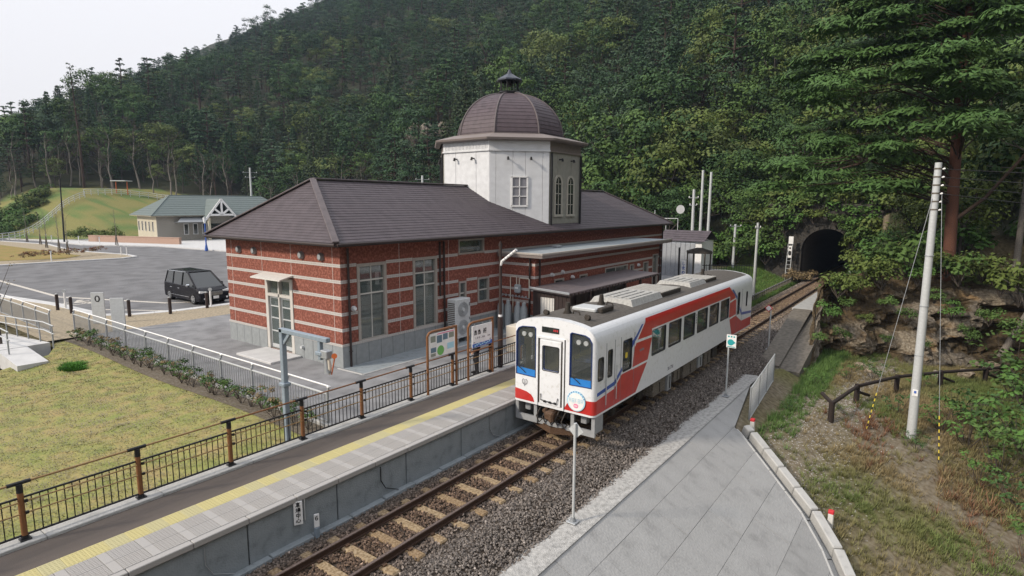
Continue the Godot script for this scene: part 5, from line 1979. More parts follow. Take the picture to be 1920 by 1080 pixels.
	part(t, "cream_cord", rp, "pipe_cream")
	var od := MB.new()
	od.cyl(Vector3(-11.2, 3.42, -8.24), Vector3(-11.17, 3.43, -8.22), 0.065, 0.065, 16)
	od.cyl(Vector3(-11.19, 3.4, -8.25), Vector3(-11.34, 2.95, -8.25), 0.015, 0.015, 6)
	part(t, "orange_disc", od, "orange_lamp")
	# plates on the platform wall
	ORG = Vector3(-10.55, 0.1, -6.66)
	t = thing("centre_plate", "white vertical plate with black characters on the platform wall", "sign", ORG)
	pn = MB.new()
	pn.cbox(Vector3(-10.49, 0.46, -6.66), Vector3(0.02, 0.52, 0.18), 0.004, Basis(Vector3.UP, -0.5))
	p = part(t, "plate", pn, "white")
	var pb := MB.new()
	pb.box(Vector3(-10.53, 0.46, -6.83), Vector3(0.05, 0.5, 0.02))
	part(t, "bracket", pb, "galv_light")
	ch = MB.new()
	k = 0
	for g in [G_SHA, G_BA, G_CHU, G_SHIN]:
		strokes(ch, g, Transform3D(sb.rotated(Vector3.UP, -0.5), Vector3(-10.49, 0.595 - k * 0.118, -6.66) + Vector3(cos(0.5), 0, sin(0.5)) * 0.011 + Vector3(sin(0.5), 0, -cos(0.5)) * -0.053), 0.105, 0.13)
		k += 1
	part(p, "characters", ch, "print_black")
	ORG = Vector3(-10.42, -0.25, -7.05)
	t = thing("number_post", "small white number post at the foot of the platform wall", "marker", ORG)
	pn = MB.new()
	pn.cbox(Vector3(-10.42, 0.14, -7.05), Vector3(0.03, 0.3, 0.11), 0.006, Basis(Vector3.UP, -0.4))
	part(t, "plate", pn, "white")
	pn = MB.new()
	pn.cbox(Vector3(-10.43, -0.14, -7.05), Vector3(0.08, 0.24, 0.1), 0.01)
	part(t, "foot", pn, "blue_grey")
	text(t, "numeral", "6", 0.1, Transform3D(Basis(Vector3(0, 0, -1), Vector3(0, 1, 0), Vector3(1, 0, 0)).rotated(Vector3.UP, -0.4), Vector3(-10.42, 0.2, -7.05) + Vector3(cos(0.4), 0, sin(0.4)) * 0.016), "print_black")
	ORG = Vector3.ZERO

func build_canopy() -> void:
	ORG = Vector3(-14.1, GROUND, -22.7)
	var t := thing("platform_shelter", "dark brown waiting shelter with flat roof between annex and train", "shelter", ORG)
	var rf := MB.new()
	rf.ext(PackedVector2Array([Vector2(-15.5, 3.06), Vector2(-15.5, 2.96), Vector2(-13.32, 2.86), Vector2(-13.32, 2.98)]), 10.2, Transform3D(Basis(), Vector3(0, 0, -32.6)))
	var roof := part(t, "roof", rf, "roof_cap")
	for k in 30:
		var sm := MB.new()
		sm.box(Vector3(-13.31, 2.9, -22.55 - k * 0.338), Vector3(0.05, 0.1, 0.14))
		part(roof, "roof_rib", sm, "dark_brown")
	var fe := MB.new()
	fe.cbox(Vector3(-14.4, 3.02, -22.37), Vector3(2.2, 0.1, 0.08), 0.01, Basis(Vector3.BACK, -0.046))
	part(roof, "fascia", fe, "galv")
	# end wall of dark boards with a pale window
	for k in 10:
		var u := -15.4 + k * 0.2
		var mb := MB.new()
		if u > -15.05 and u < -14.35:
			mb.cbox(Vector3(u + 0.1, 1.3, -22.62), Vector3(0.19, 1.0, 0.05), 0.008)
			mb.cbox(Vector3(u + 0.1, 2.8, -22.62), Vector3(0.19, 0.3, 0.05), 0.008)
		else:
			mb.cbox(Vector3(u + 0.1, 1.87, -22.62), Vector3(0.19, 2.14, 0.05), 0.008)
		part(t, "end_board", mb, "dark_brown")
	var wn := MB.new()
	wn.cbox(Vector3(-14.65, 2.22, -22.63), Vector3(0.78, 0.84, 0.03), 0.006)
	var w := part(t, "end_window", wn, "offwhite")
	for k in 5:
		var mb := MB.new()
		mb.box(Vector3(-14.96 + k * 0.155, 2.22, -22.61), Vector3(0.014, 0.84, 0.02))
		part(w, "glazing_bar", mb, "galv")
	for k in 6:
		for x in [-15.4, -13.5]:
			var mb := MB.new()
			mb.cbox(Vector3(x, 1.85, -22.7 - k * 1.92), Vector3(0.12, 2.1, 0.12), 0.012)
			part(t, "post", mb, "dark_brown")
	for k in 24:
		var mb := MB.new()
		mb.box(Vector3(-15.44, 1.85, -22.9 - k * 0.4), Vector3(0.04, 2.1, 0.38))
		part(t, "back_board", mb, "dark_brown")
	ORG = Vector3.ZERO

func build_services() -> void:
	# outdoor air conditioner
	ORG = Vector3(-17.25, GROUND, -19.35)
	var t := thing("air_conditioner", "tall pale grey twin fan air conditioner beside the brick wall", "air conditioner", ORG)
	var o := Vector3(-17.2, 0, -19.35)
	var bd := MB.new()
	bd.cbox(o + Vector3(0, 1.9, 0), Vector3(0.5, 1.75, 1.0), 0.025)
	part(t, "casing", bd, "ac_white")
	for k in 2:
		var fy := 1.5 + k * 0.8
		var rg := MB.new()
		for j in 5:
			var r := 0.06 + j * 0.065
			for s in 20:
				var a0 := TAU * s / 20.0
				var a1 := TAU * (s + 1) / 20.0
				rg.cyl(o + Vector3(0.275, fy + sin(a0) * r, cos(a0) * r), o + Vector3(0.275, fy + sin(a1) * r, cos(a1) * r), 0.008, 0.008, 4)
		part(t, "fan_grille", rg, "ac_white")
		var fn := MB.new()
		fn.cyl(o + Vector3(0.25, fy, 0), o + Vector3(0.256, fy, 0), 0.34, 0.34, 24)
		part(t, "fan_recess", fn, "galv")
		var hb := MB.new()
		hb.cyl(o + Vector3(0.256, fy, 0), o + Vector3(0.29, fy, 0), 0.1, 0.08, 14)
		part(t, "fan_hub", hb, "ac_white")
	for k in 18:
		var sl := MB.new()
		sl.box(o + Vector3(0, 1.15 + k * 0.085, 0.505), Vector3(0.4, 0.05, 0.012), Basis(Vector3.RIGHT, 0.4))
		part(t, "side_slat", sl, "train_under_grey")
	var ft := MB.new()
	for z in [-0.38, 0.38]:
		ft.box(o + Vector3(0, 0.92, z), Vector3(0.56, 0.24, 0.08))
	part(t, "foot", ft, "galv")
	var bx := MB.new()
	bx.box(o + Vector3(0.256, 2.5, -0.42), Vector3(0.012, 0.16, 0.06))
	bx.box(o + Vector3(0.256, 1.85, -0.42), Vector3(0.012, 0.12, 0.06))
	part(t, "label_plate", bx, "print_grey")
	ORG = Vector3.ZERO
	# gas cylinders
	var gc: Node3D = null
	for p in [Vector3(-17.45, GROUND, -22.75), Vector3(-17.0, GROUND, -22.75), Vector3(-16.35, GROUND, -22.65), Vector3(-15.98, GROUND, -22.65)]:
		if gc == null:
			gc = thing("gas_cylinder", "grey gas cylinder standing at the inner corner of the brick annex", "gas cylinder", p, "gas cylinders by the annex")
			var mb := MB.new()
			mb.tube([Vector3(0, 0, 0), Vector3(0, 0.05, 0), Vector3(0, 1.15, 0), Vector3(0, 1.27, 0), Vector3(0, 1.33, 0)], [0.15, 0.175, 0.175, 0.14, 0.05], 18)
			part(gc, "body", mb, "gas_grey")
			mb = MB.new()
			mb.tube([Vector3(0, 1.28, 0), Vector3(0, 1.45, 0)], [0.1, 0.1], 12)
			part(gc, "collar", mb, "gas_grey")
			mb = MB.new()
			mb.cyl(Vector3(0, 1.3, 0), Vector3(0, 1.5, 0), 0.03, 0.03, 8)
			mb.box(Vector3(0.05, 1.44, 0), Vector3(0.12, 0.04, 0.04))
			part(gc, "valve", mb, "galv_light")
		else:
			var c := dup(gc, "gas_cylinder")
			c.position = p
	# gas meter with cream pipes
	ORG = Vector3(-16.8, 2.0, -23.05)
	t = thing("gas_meter", "grey gas meter with looping cream pipes on the annex wall", "meter", ORG)
	var mt := MB.new()
	mt.cbox(Vector3(-16.6, 2.85, -22.98), Vector3(0.34, 0.42, 0.2), 0.05)
	part(t, "meter_body", mt, "gas_grey")
	var dl := MB.new()
	dl.box(Vector3(-16.6, 2.9, -22.875), Vector3(0.2, 0.09, 0.01))
	part(t, "dial", dl, "lamp_glass")
	var p1 := MB.new()
	var z := -23.0
	p1.tube([Vector3(-16.68, 3.05, z), Vector3(-16.68, 3.38, z), Vector3(-16.72, 3.42, z), Vector3(-17.0, 3.42, z), Vector3(-17.05, 3.38, z), Vector3(-17.05, 2.2, z)], [0.025], 8)
	part(t, "pipe", p1, "pipe_cream")
	var p2 := MB.new()
	p2.tube([Vector3(-16.52, 3.05, z), Vector3(-16.52, 3.34, z), Vector3(-16.48, 3.38, z), Vector3(-15.98, 3.38, z), Vector3(-15.93, 3.33, z), Vector3(-15.93, 2.45, z)], [0.028], 8)
	part(t, "pipe", p2, "pipe_cream")
	var p3 := MB.new()
	p3.tube([Vector3(-16.9, 2.5, z), Vector3(-16.9, 1.6, z)], [0.022], 8)
	part(t, "pipe", p3, "pipe_cream")
	var mf := MB.new()
	mf.tube([Vector3(-17.6, 2.5, z), Vector3(-15.9, 2.42, z)], [0.02], 6)
	for k in 8:
		mf.cbox(Vector3(-17.5 + k * 0.2, 2.48, z + 0.03), Vector3(0.07, 0.1, 0.08), 0.01)
	part(t, "manifold", mf, "galv")
	# cream cabinet by the platform
	ORG = Vector3(-14.2, GROUND, -19.4)
	t = thing("cabinet", "small beige cabinet behind the railing beside the lamp post", "cabinet", ORG)
	var cb := MB.new()
	cb.cbox(Vector3(-14.2, 1.35, -19.6), Vector3(0.6, 1.1, 0.7), 0.02)
	part(t, "casing", cb, "pipe_cream")
	cb = MB.new()
	cb.cbox(Vector3(-13.895, 1.35, -19.6), Vector3(0.012, 0.95, 0.6), 0.004)
	part(t, "door", cb, "pipe_cream")
	ORG = Vector3.ZERO

# ---------------------------------------------------------------- fences
func bar_fence(label: String, x0: float, x1: float, z: float, y: float, n: int) -> void:
	ORG = Vector3((x0 + x1) / 2, y, z)
	var t := thing("bar_fence", label, "fence", ORG)
	var w := (x1 - x0) / n
	var bm := MB.new()
	bm.box(Vector3(0, 0.44, 0), Vector3(0.018, 0.78, 0.018))
	var bar := bm.mesh()
	for k in n + 1:
		var x := x0 + w * k
		var mb := MB.new()
		mb.cbox(Vector3(x, y + 0.48, z), Vector3(0.06, 0.96, 0.06), 0.008)
		mb.box(Vector3(x, y + 0.98, z - 0.03), Vector3(0.05, 0.1, 0.05))
		part(t, "post", mb, "galv")
		var ct := MB.new()
		ct.cbox(Vector3(x, y + 1.05, z - 0.05), Vector3(0.09, 0.05, 0.09), 0.012)
		part(t, "post_cap", ct, "white")
		if k == n:
			break
		for h in [0.86, 0.06]:
			var rl := MB.new()
			rl.cbox(Vector3(x + w / 2, y + h, z), Vector3(w - 0.065, 0.045, 0.045), 0.008)
			part(t, "rail", rl, "galv_light" if h > 0.5 else "galv")
		var hr := MB.new()
		hr.cyl(Vector3(x, y + 1.07, z - 0.05), Vector3(x + w, y + 1.07, z - 0.05), 0.022, 0.022, 8)
		part(t, "handrail", hr, "white")
		var nb := int(w / 0.145)
		for b in nb:
			inst(t, "bar", bar, "galv", Transform3D(Basis(), Vector3(x + w * (b + 1) / (nb + 1.0), y, z) - ORG))
	ORG = Vector3.ZERO

func build_left_items() -> void:
	bar_fence("long pale metal bar fence between the lawn and the plaza", -32.8, -13.45, -9.62, GROUND + 0.03, 10)
	bar_fence("short pale bar fence beside the concrete ramp", -43.5, -33.6, -8.9, GROUND + 0.02, 5)
	# concrete ramp with tubular handrails
	ORG = Vector3(-33, 0, -6)
	var rp := MB.new()
	rp.ext(PackedVector2Array([Vector2(-31.2, 0.82), Vector2(-31.2, 0.2), Vector2(-44, -0.8), Vector2(-44, -0.1)]), 2.2, Transform3D(Basis(), Vector3(0, 0, -8.2)))
	rp.ext(PackedVector2Array([Vector2(-28.6, 0.6), Vector2(-31.4, 0.82), Vector2(-31.4, 0.1), Vector2(-28.6, 0.1)]), 1.0, Transform3D(Basis(), Vector3(0, 0, -7.4)))
	ORG = Vector3.ZERO
	struct("ramp", rp, "pale_paving", "white concrete ramp leading down beside the lawn")
	ORG = Vector3(-33, 0, -6)
	for z in [-8.1, -6.6]:
		var t := thing("ramp_handrail", "double tubular steel handrail on the %s side of the ramp" % ["fence" if z < -7 else "lawn"], "handrail", ORG)
		for h in [0.9, 0.55]:
			var mb := MB.new()
			mb.tube([Vector3(-30.2, 0.8 + h, z), Vector3(-31.5, 0.82 + h, z), Vector3(-44, -0.1 + h, z)], [0.026], 8)
			part(t, "rail", mb, "galv_light")
		for k in 8:
			var x := -30.4 - k * 1.7
			var yb := 0.8 if x > -31.5 else 0.82 + (x + 31.4) * 0.073
			var mb := MB.new()
			mb.cyl(Vector3(x, yb - 0.1, z), Vector3(x, yb + 0.92, z), 0.03, 0.03, 8)
			part(t, "post", mb, "galv")
	ORG = Vector3.ZERO
	# two blank grey information panels
	for a in [[-34.3, -11.15, "grey panel with a round black mark beside the bollards"], [-31.6, -11.05, "plain grey panel standing beside the tan paving edge"]]:
		ORG = Vector3(a[0], GROUND, a[1])
		var t := thing("notice_stand", a[2], "sign", ORG)
		var mb := MB.new()
		mb.cbox(Vector3(a[0], GROUND + 0.8, a[1]), Vector3(0.62, 1.6, 0.06), 0.01, Basis(Vector3.UP, 0.75))
		var p := part(t, "panel", mb, "galv_light")
		if a[0] < -33:
			var d := MB.new()
			d.ext(disc(Vector2(0, 0), 0.13, 18), 0.004, Transform3D(Basis(Vector3.UP, 0.75).scaled(Vector3(1, 1.3, 1)), Vector3(a[0], GROUND + 1.28, a[1]) + Vector3(sin(0.75), 0, cos(0.75)) * 0.03))
			part(p, "black_mark", d, "print_black")
			var d2 := MB.new()
			d2.ext(disc(Vector2(0, 0), 0.06, 12), 0.004, Transform3D(Basis(Vector3.UP, 0.75).scaled(Vector3(1, 2.0, 1)), Vector3(a[0], GROUND + 1.28, a[1]) + Vector3(sin(0.75), 0, cos(0.75)) * 0.035))
			part(p, "mark_centre", d2, "galv_light")
		for s in [-0.22, 0.22]:
			var lg := MB.new()
			lg.cyl(Vector3(a[0] + cos(0.75) * s, GROUND, a[1] - sin(0.75) * s), Vector3(a[0] + cos(0.75) * s, GROUND + 0.2, a[1] - sin(0.75) * s), 0.03, 0.03, 8)
			part(t, "leg", lg, "galv")
	ORG = Vector3.ZERO
	# bollards
	var b0: Node3D = null
	for p in [[-40.5, -11.17], [-38.75, -11.3], [-36.8, -11.8], [-35.2, -12.85], [-34.3, -14.55], [-34.55, -16.7], [-34.45, -20.0], [-34.45, -23.0]]:
		if b0 == null:
			b0 = thing("bollard", "dark brown round bollard along the tan pavement kerb", "bollard", Vector3(p[0], GROUND, p[1]), "bollards along the kerb")
			var mb := MB.new()
			mb.tube([Vector3(0, 0, 0), Vector3(0, 0.86, 0), Vector3(0, 0.92, 0)], [0.085, 0.085, 0.05], 14)
			part(b0, "body", mb, "dark_brown")
			mb = MB.new()
			mb.tube([Vector3(0, 0.905, 0), Vector3(0, 0.955, 0)], [0.075, 0.06], 12)
			part(b0, "top", mb, "galv_light")
		else:
			dup(b0, "bollard").position = Vector3(p[0], GROUND, p[1])
	var w0: Node3D = null
	for p in [[-40.85, -11.65, GROUND], [-35.0, -17.15, GROUND], [-91.0, -26.9, 0.85], [-73.6, -20.2, 0.85], [-76.4, -27.6, 0.85], [-75.9, -28.0, 0.85], [-107.5, -29.8, 0.85], [-112.5, -30.5, 0.85], [-103.0, -31.8, 0.85], [-97.5, -32.6, 0.85]]:
		if w0 == null:
			w0 = thing("delineator_post", "slim white delineator post with round head beside the kerb", "post", Vector3(p[0], p[2], p[1]), "white delineator posts")
			var mb := MB.new()
			mb.cyl(Vector3.ZERO, Vector3(0, 0.92, 0), 0.055, 0.05, 10)
			part(w0, "post", mb, "white")
			mb = MB.new()
			mb.cyl(Vector3(-0.03, 1.0, -0.02), Vector3(0.03, 1.0, 0.02), 0.1, 0.1, 14)
			part(w0, "head", mb, "galv_light")
		else:
			dup(w0, "delineator_post").position = Vector3(p[0], p[2], p[1])
	build_minivan()
	build_house()

func build_minivan() -> void:
	var t := thing("minivan", "black minivan with chrome trim parked on the grey car park", "van", Vector3(-38.15, GROUND - 0.055, -17.85))
	# local: front +x, visible side +z
	var lower := PackedVector2Array([Vector2(-2.4, 0.3), Vector2(-2.44, 0.6), Vector2(-2.36, 1.14), Vector2(1.55, 1.06), Vector2(1.95, 0.99), Vector2(2.22, 0.86), Vector2(2.38, 0.68), Vector2(2.44, 0.48), Vector2(2.4, 0.28), Vector2(2.28, 0.2), Vector2(-2.3, 0.22)])
	var bd := MB.new()
	# loft of side outlines: the flanks bulge outwards
	var zs := [[-0.93, 0.94], [-0.9, 0.985], [-0.6, 1.0], [0.6, 1.0], [0.9, 0.985], [0.93, 0.94]]
	for k in zs.size() - 1:
		for j in lower.size():
			var a := lower[j]
			var b := lower[(j + 1) % lower.size()]
			var s0: float = zs[k][1]
			var s1: float = zs[k + 1][1]
			var c := Vector2(0, 0.6)
			var A := c + (a - c) * s0
			var B := c + (b - c) * s0
			var A1 := c + (a - c) * s1
			var B1 := c + (b - c) * s1
			bd.q(Vector3(B.x, B.y, zs[k][0]), Vector3(A.x, A.y, zs[k][0]), Vector3(A1.x, A1.y, zs[k + 1][0]), Vector3(B1.x, B1.y, zs[k + 1][0]))
	for e in [0, zs.size() - 1]:
		var p := PackedVector2Array()
		for a in lower:
			p.append(Vector2(0, 0.6) + (a - Vector2(0, 0.6)) * zs[e][1])
		bd.ext(p, 0.0, Transform3D(Basis(), Vector3(0, 0, zs[e][0])))
	part(t, "body", bd, "car_black")
	# glasshouse, tapering to the roof
	var lo := [Vector3(-2.32, 1.1, 0.87), Vector3(1.78, 1.0, 0.87), Vector3(1.78, 1.0, -0.87), Vector3(-2.32, 1.1, -0.87)]
	var hi := [Vector3(-2.16, 1.84, 0.7), Vector3(0.55, 1.86, 0.68), Vector3(0.55, 1.86, -0.68), Vector3(-2.16, 1.84, -0.7)]
	for k in 4:
		var g := MB.new()
		g.q(lo[k], lo[(k + 1) % 4], hi[(k + 1) % 4], hi[k])
		part(t, ["side_glass", "windscreen", "side_glass", "rear_glass"][k], g, "glass_dark")
	var rf := MB.new()
	rf.cbox(Vector3(-0.8, 1.87, 0), Vector3(2.76, 0.08, 1.42), 0.035)
	part(t, "roof", rf, "car_black")
	for s in [-1.0, 1.0]:
		var pl := MB.new()
		for a in [[-2.3, -2.14], [1.76, 0.55]]:
			pl.tube([Vector3(a[0], 1.03, s * 0.87), Vector3(a[1], 1.86, s * 0.69)], [0.05], 6)
		for x in [-1.2, 0.0]:
			pl.tube([Vector3(x, 1.04, s * 0.885), Vector3(x - 0.1, 1.85, s * 0.695)], [0.04], 6)
		part(t, "pillar", pl, "car_black")
		var tr := MB.new()
		tr.tube([Vector3(-2.1, 1.86, s * 0.72), Vector3(0.3, 1.885, s * 0.71)], [0.022], 6)
		part(t, "roof_rail", tr, "chrome")
		var hd := MB.new()
		hd.cbox(Vector3(-0.35, 0.86, s * 0.94), Vector3(0.22, 0.035, 0.03), 0.01)
		hd.cbox(Vector3(-1.35, 0.86, s * 0.94), Vector3(0.22, 0.035, 0.03), 0.01)
		part(t, "door_handle", hd, "chrome")
		var ml := MB.new()
		ml.box(Vector3(-0.2, 0.42, s * 0.945), Vector3(2.3, 0.03, 0.012))
		part(t, "sill_trim", ml, "chrome")
		var mr := MB.new()
		mr.cbox(Vector3(1.12, 1.14, s * 1.03), Vector3(0.16, 0.18, 0.22), 0.05)
		part(t, "mirror", mr, "chrome" if s > 0 else "car_black")
		var hl := MB.new()
		hl.ext(PackedVector2Array([Vector2(0.5, 0.0), Vector2(0.92, 0.1), Vector2(0.9, 0.22), Vector2(0.52, 0.17)]), 0.1, Transform3D(Basis(Vector3(0, 0, s), Vector3(0, 1, 0), Vector3(s * -1.0 if s < 0 else 1.0, 0, 0)), Vector3(2.2, 0.66, 0)))
		part(t, "headlight", hl, "lamp_glass")
		var fg := MB.new()
		fg.cyl(Vector3(2.36, 0.4, s * 0.68), Vector3(2.43, 0.4, s * 0.68), 0.07, 0.06, 12)
		part(t, "fog_lamp", fg, "lamp_glass")
		for x in [-1.62, 1.48]:
			var ty := MB.new()
			ty.tube([Vector3(x, 0.33, s * 0.7), Vector3(x, 0.33, s * 0.92), Vector3(x, 0.33, s * 0.945)], [0.33, 0.33, 0.3], 24)
			var w := part(t, "wheel", ty, "tyre")
			var rm := MB.new()
			rm.cyl(Vector3(x, 0.33, s * 0.93), Vector3(x, 0.33, s * 0.952), 0.235, 0.22, 22)
			part(w, "rim", rm, "chrome")
			var sp := MB.new()
			for k in 7:
				var a := TAU * k / 7.0
				sp.box(Vector3(x + cos(a) * 0.13, 0.33 + sin(a) * 0.13, s * 0.956), Vector3(0.06, 0.05, 0.01), Basis(Vector3.BACK, a))
			part(w, "rim_slot", sp, "tyre")
	var gr := MB.new()
	for k in 4:
		gr.box(Vector3(2.4 - k * 0.012, 0.6 + k * 0.06, 0), Vector3(0.05, 0.022, 0.86))
	part(t, "grille", gr, "chrome")
	var pt := MB.new()
	pt.cbox(Vector3(2.44, 0.45, 0), Vector3(0.02, 0.17, 0.34), 0.005)
	part(t, "number_plate", pt, "white")
	var sr := MB.new()
	sr.cbox(Vector3(-0.9, 1.92, 0), Vector3(1.3, 0.02, 1.0), 0.008)
	part(t, "sunroof", sr, "glass_dark")

func build_house() -> void:
	ORG = Vector3.ZERO
	var t := thing("visitor_house", "cream and stone house with green hipped roof and white truss porch", "house", Vector3(-99.5, 0.82, -41.2), "", deg_to_rad(84.0))
	# local: front wall along +x at z=0 facing +z, end wall at x=0 facing -x, depth to -z
	var wl := MB.new()
	wl.span(Vector3(0, 0, -9.6), Vector3(0.15, 4.0, -0.1))
	part(t, "end_wall", wl, "house_wall")
	var fw := MB.new()
	fw.span(Vector3(0.0, 0, -0.1), Vector3(22, 4.0, 0.1))
	part(t, "front_wall", fw, "house_stone")
	var bk := MB.new()
	bk.span(Vector3(0.15, 0, -9.6), Vector3(22, 4.0, -9.4))
	bk.span(Vector3(21.8, 0, -9.4), Vector3(22, 4.0, -0.1))
	part(t, "back_wall", bk, "house_wall")
	for k in 5:
		var z := -1.7 - k * 1.75
		var mb := MB.new()
		mb.span(Vector3(-0.06, 1.5, z - 0.24), Vector3(0.02, 3.0, z + 0.24))
		var w := part(t, "slim_window", mb, "print_black")
		var fr := MB.new()
		for q in [[-0.27, -0.24, 1.47, 3.03], [0.24, 0.27, 1.47, 3.03], [-0.24, 0.24, 3.0, 3.03], [-0.24, 0.24, 1.47, 1.5]]:
			fr.span(Vector3(-0.075, q[2], z + q[0]), Vector3(0.03, q[3], z + q[1]))
		part(w, "frame", fr, "white")
	for k in 3:
		var x := 4.2 + k * 1.4
		var mb := MB.new()
		mb.span(Vector3(x - 0.28, 1.0, 0.08), Vector3(x + 0.28, 2.6, 0.15))
		var w := part(t, "front_window", mb, "glass_dark")
		var fr := MB.new()
		for q in [[-0.36, -0.28, 0.92, 2.68], [0.28, 0.36, 0.92, 2.68], [-0.28, 0.28, 2.6, 2.68], [-0.28, 0.28, 0.92, 1.0]]:
			fr.span(Vector3(x + q[0], q[2], 0.06), Vector3(x + q[1], q[3], 0.19))
		part(w, "frame", fr, "white")
	# roof
	var e := [Vector3(-0.9, 4.0, 0.9), Vector3(22.9, 4.0, 0.9), Vector3(22.9, 4.0, -10.5), Vector3(-0.9, 4.0, -10.5)]
	var r0 := Vector3(3.6, 7.2, -4.8)
	var r1 := Vector3(19.0, 7.2, -4.8)
	var sf := MB.new()
	sf.span(Vector3(-0.85, 3.9, -10.45), Vector3(22.85, 3.97, 0.85))
	var rf := part(t, "roof", sf, "house_wall")
	for s in [[e[0], e[1], r0, r1], [e[1], e[2], r1, r1], [e[2], e[3], r1, r0], [e[3], e[0], r0, r0]]:
		var mb := MB.new()
		slope(mb, s[0], s[1], s[2], s[3], 9, 0.03)
		part(rf, "slope", mb, "house_roof")
	for s in [[e[0], r0], [r0, r1]]:
		var mb := MB.new()
		mb.tube([s[0], s[1]], [0.1], 6)
		part(rf, "ridge_cap", mb, "house_roof")
	# lean-to over the windows
	var ln := MB.new()
	slope(ln, Vector3(2.4, 3.0, 1.9), Vector3(7.2, 3.0, 1.9), Vector3(3.6, 3.75, 0.1), Vector3(7.2, 3.75, 0.1), 4, 0.02)
	ln.span(Vector3(2.5, 2.9, 0.1), Vector3(7.2, 2.99, 1.85))
	part(t, "lean_to_roof", ln, "galv")
	# porch gable with a white truss
	var pg := MB.new()
	var ax := 9.0
	slope(pg, Vector3(ax - 2.6, 3.4, -3.4), Vector3(ax - 2.6, 3.4, 2.4), Vector3(ax, 6.7, -3.4), Vector3(ax, 6.7, 2.4), 6, 0.02)
	slope(pg, Vector3(ax + 2.6, 3.4, 2.4), Vector3(ax + 2.6, 3.4, -3.4), Vector3(ax, 6.7, 2.4), Vector3(ax, 6.7, -3.4), 6, 0.02)
	part(t, "porch_roof", pg, "house_roof")
	for s in [[-2.6, 3.3, 0, 6.6], [2.6, 3.3, 0, 6.6], [-2.0, 4.1, 2.0, 4.1], [0, 4.1, 0, 6.5], [0, 4.1, -1.15, 5.1], [0, 4.1, 1.15, 5.1]]:
		var a := Vector3(ax + s[0], s[1], 2.45)
		var b := Vector3(ax + s[2], s[3], 2.45)
		var d := (b - a).normalized()
		var mb := MB.new()
		mb.box((a + b) / 2, Vector3(a.distance_to(b), 0.3, 0.14), Basis(d, Vector3.BACK.cross(d), Vector3.BACK))
		part(t, "truss_member", mb, "white")
	for s in [-2.0, 2.0]:
		var mb := MB.new()
		mb.cbox(Vector3(ax + s, 1.8, 2.2), Vector3(0.36, 3.6, 0.36), 0.03)
		part(t, "porch_post", mb, "house_wall")
	var pd := MB.new()
	pd.span(Vector3(ax - 1.0, 0.05, 0.1), Vector3(ax + 1.0, 2.6, 0.16))
	part(t, "entrance_door", pd, "glass_dark")
	# low brick planter wall in front of the end wall
	ORG = Vector3(-101, 0.82, -34)
	var pw := thing("planter_wall", "long low pinkish brick planter wall beside the green roofed house", "wall", ORG)
	var a := Vector3(-107, 0.82, -34.5)
	var b := Vector3(-90, 0.82, -40.3)
	var d := (b - a).normalized()
	var bs := Basis(d, Vector3.UP, d.cross(Vector3.UP))
	var mb := MB.new()
	mb.box((a + b) / 2 + Vector3(0, 0.45, 0), Vector3(a.distance_to(b), 0.9, 0.4), bs)
	part(pw, "brickwork", mb, "brick_low")
	mb = MB.new()
	mb.box((a + b) / 2 + Vector3(0, 0.94, 0), Vector3(a.distance_to(b) + 0.1, 0.08, 0.5), bs)
	part(pw, "coping", mb, "brick_low")
	ORG = Vector3.ZERO

# a plain utility pole with optional crossarms and insulators
func pole(called: String, label: String, cat: String, base: Vector3, top: Vector3, r0: float, r1: float, mat: String, arms: Array, group := "") -> Node3D:
	ORG = base
	var t := thing(called, label, cat, base, group)
	var mb := MB.new()
	mb.cyl(base - Vector3(0, 0.3, 0), top, r0, r1, 16)
	part(t, "shaft", mb, mat)
	for a in arms:
		var y: float = a[0]
		var c := base.lerp(top, (y - base.y) / (top.y - base.y))
		var am := MB.new()
		am.cbox(c + Vector3(0, 0, 0.08), Vector3(a[1], 0.06, 0.06), 0.008, Basis(Vector3.UP, a[2]))
		part(t, "crossarm", am, "galv")
		for s in [-0.45, 0.45]:
			var ins := MB.new()
			var p: Vector3 = c + Basis(Vector3.UP, a[2]) * Vector3(a[1] * s, 0.03, 0.08)
			ins.tube([p, p + Vector3(0, 0.08, 0), p + Vector3(0, 0.14, 0)], [0.03, 0.05, 0.03], 8)
			part(t, "insulator", ins, "white")
	return t

func wire(called: String, label: String, a: Vector3, b: Vector3, sag: float, r := 0.008) -> void:
	var mb := MB.new()
	var p := []
	for k in 13:
		var u := k / 12.0
		p.append(a.lerp(b, u) - Vector3(0, sag * 4 * u * (1 - u), 0))
	mb.tube(p, [r], 5)
	ORG = a
	tag(part(self, called, mb, "black_metal"), label, "wire", "overhead wires")
	get_child(get_child_count() - 1).position = a
	ORG = Vector3.ZERO

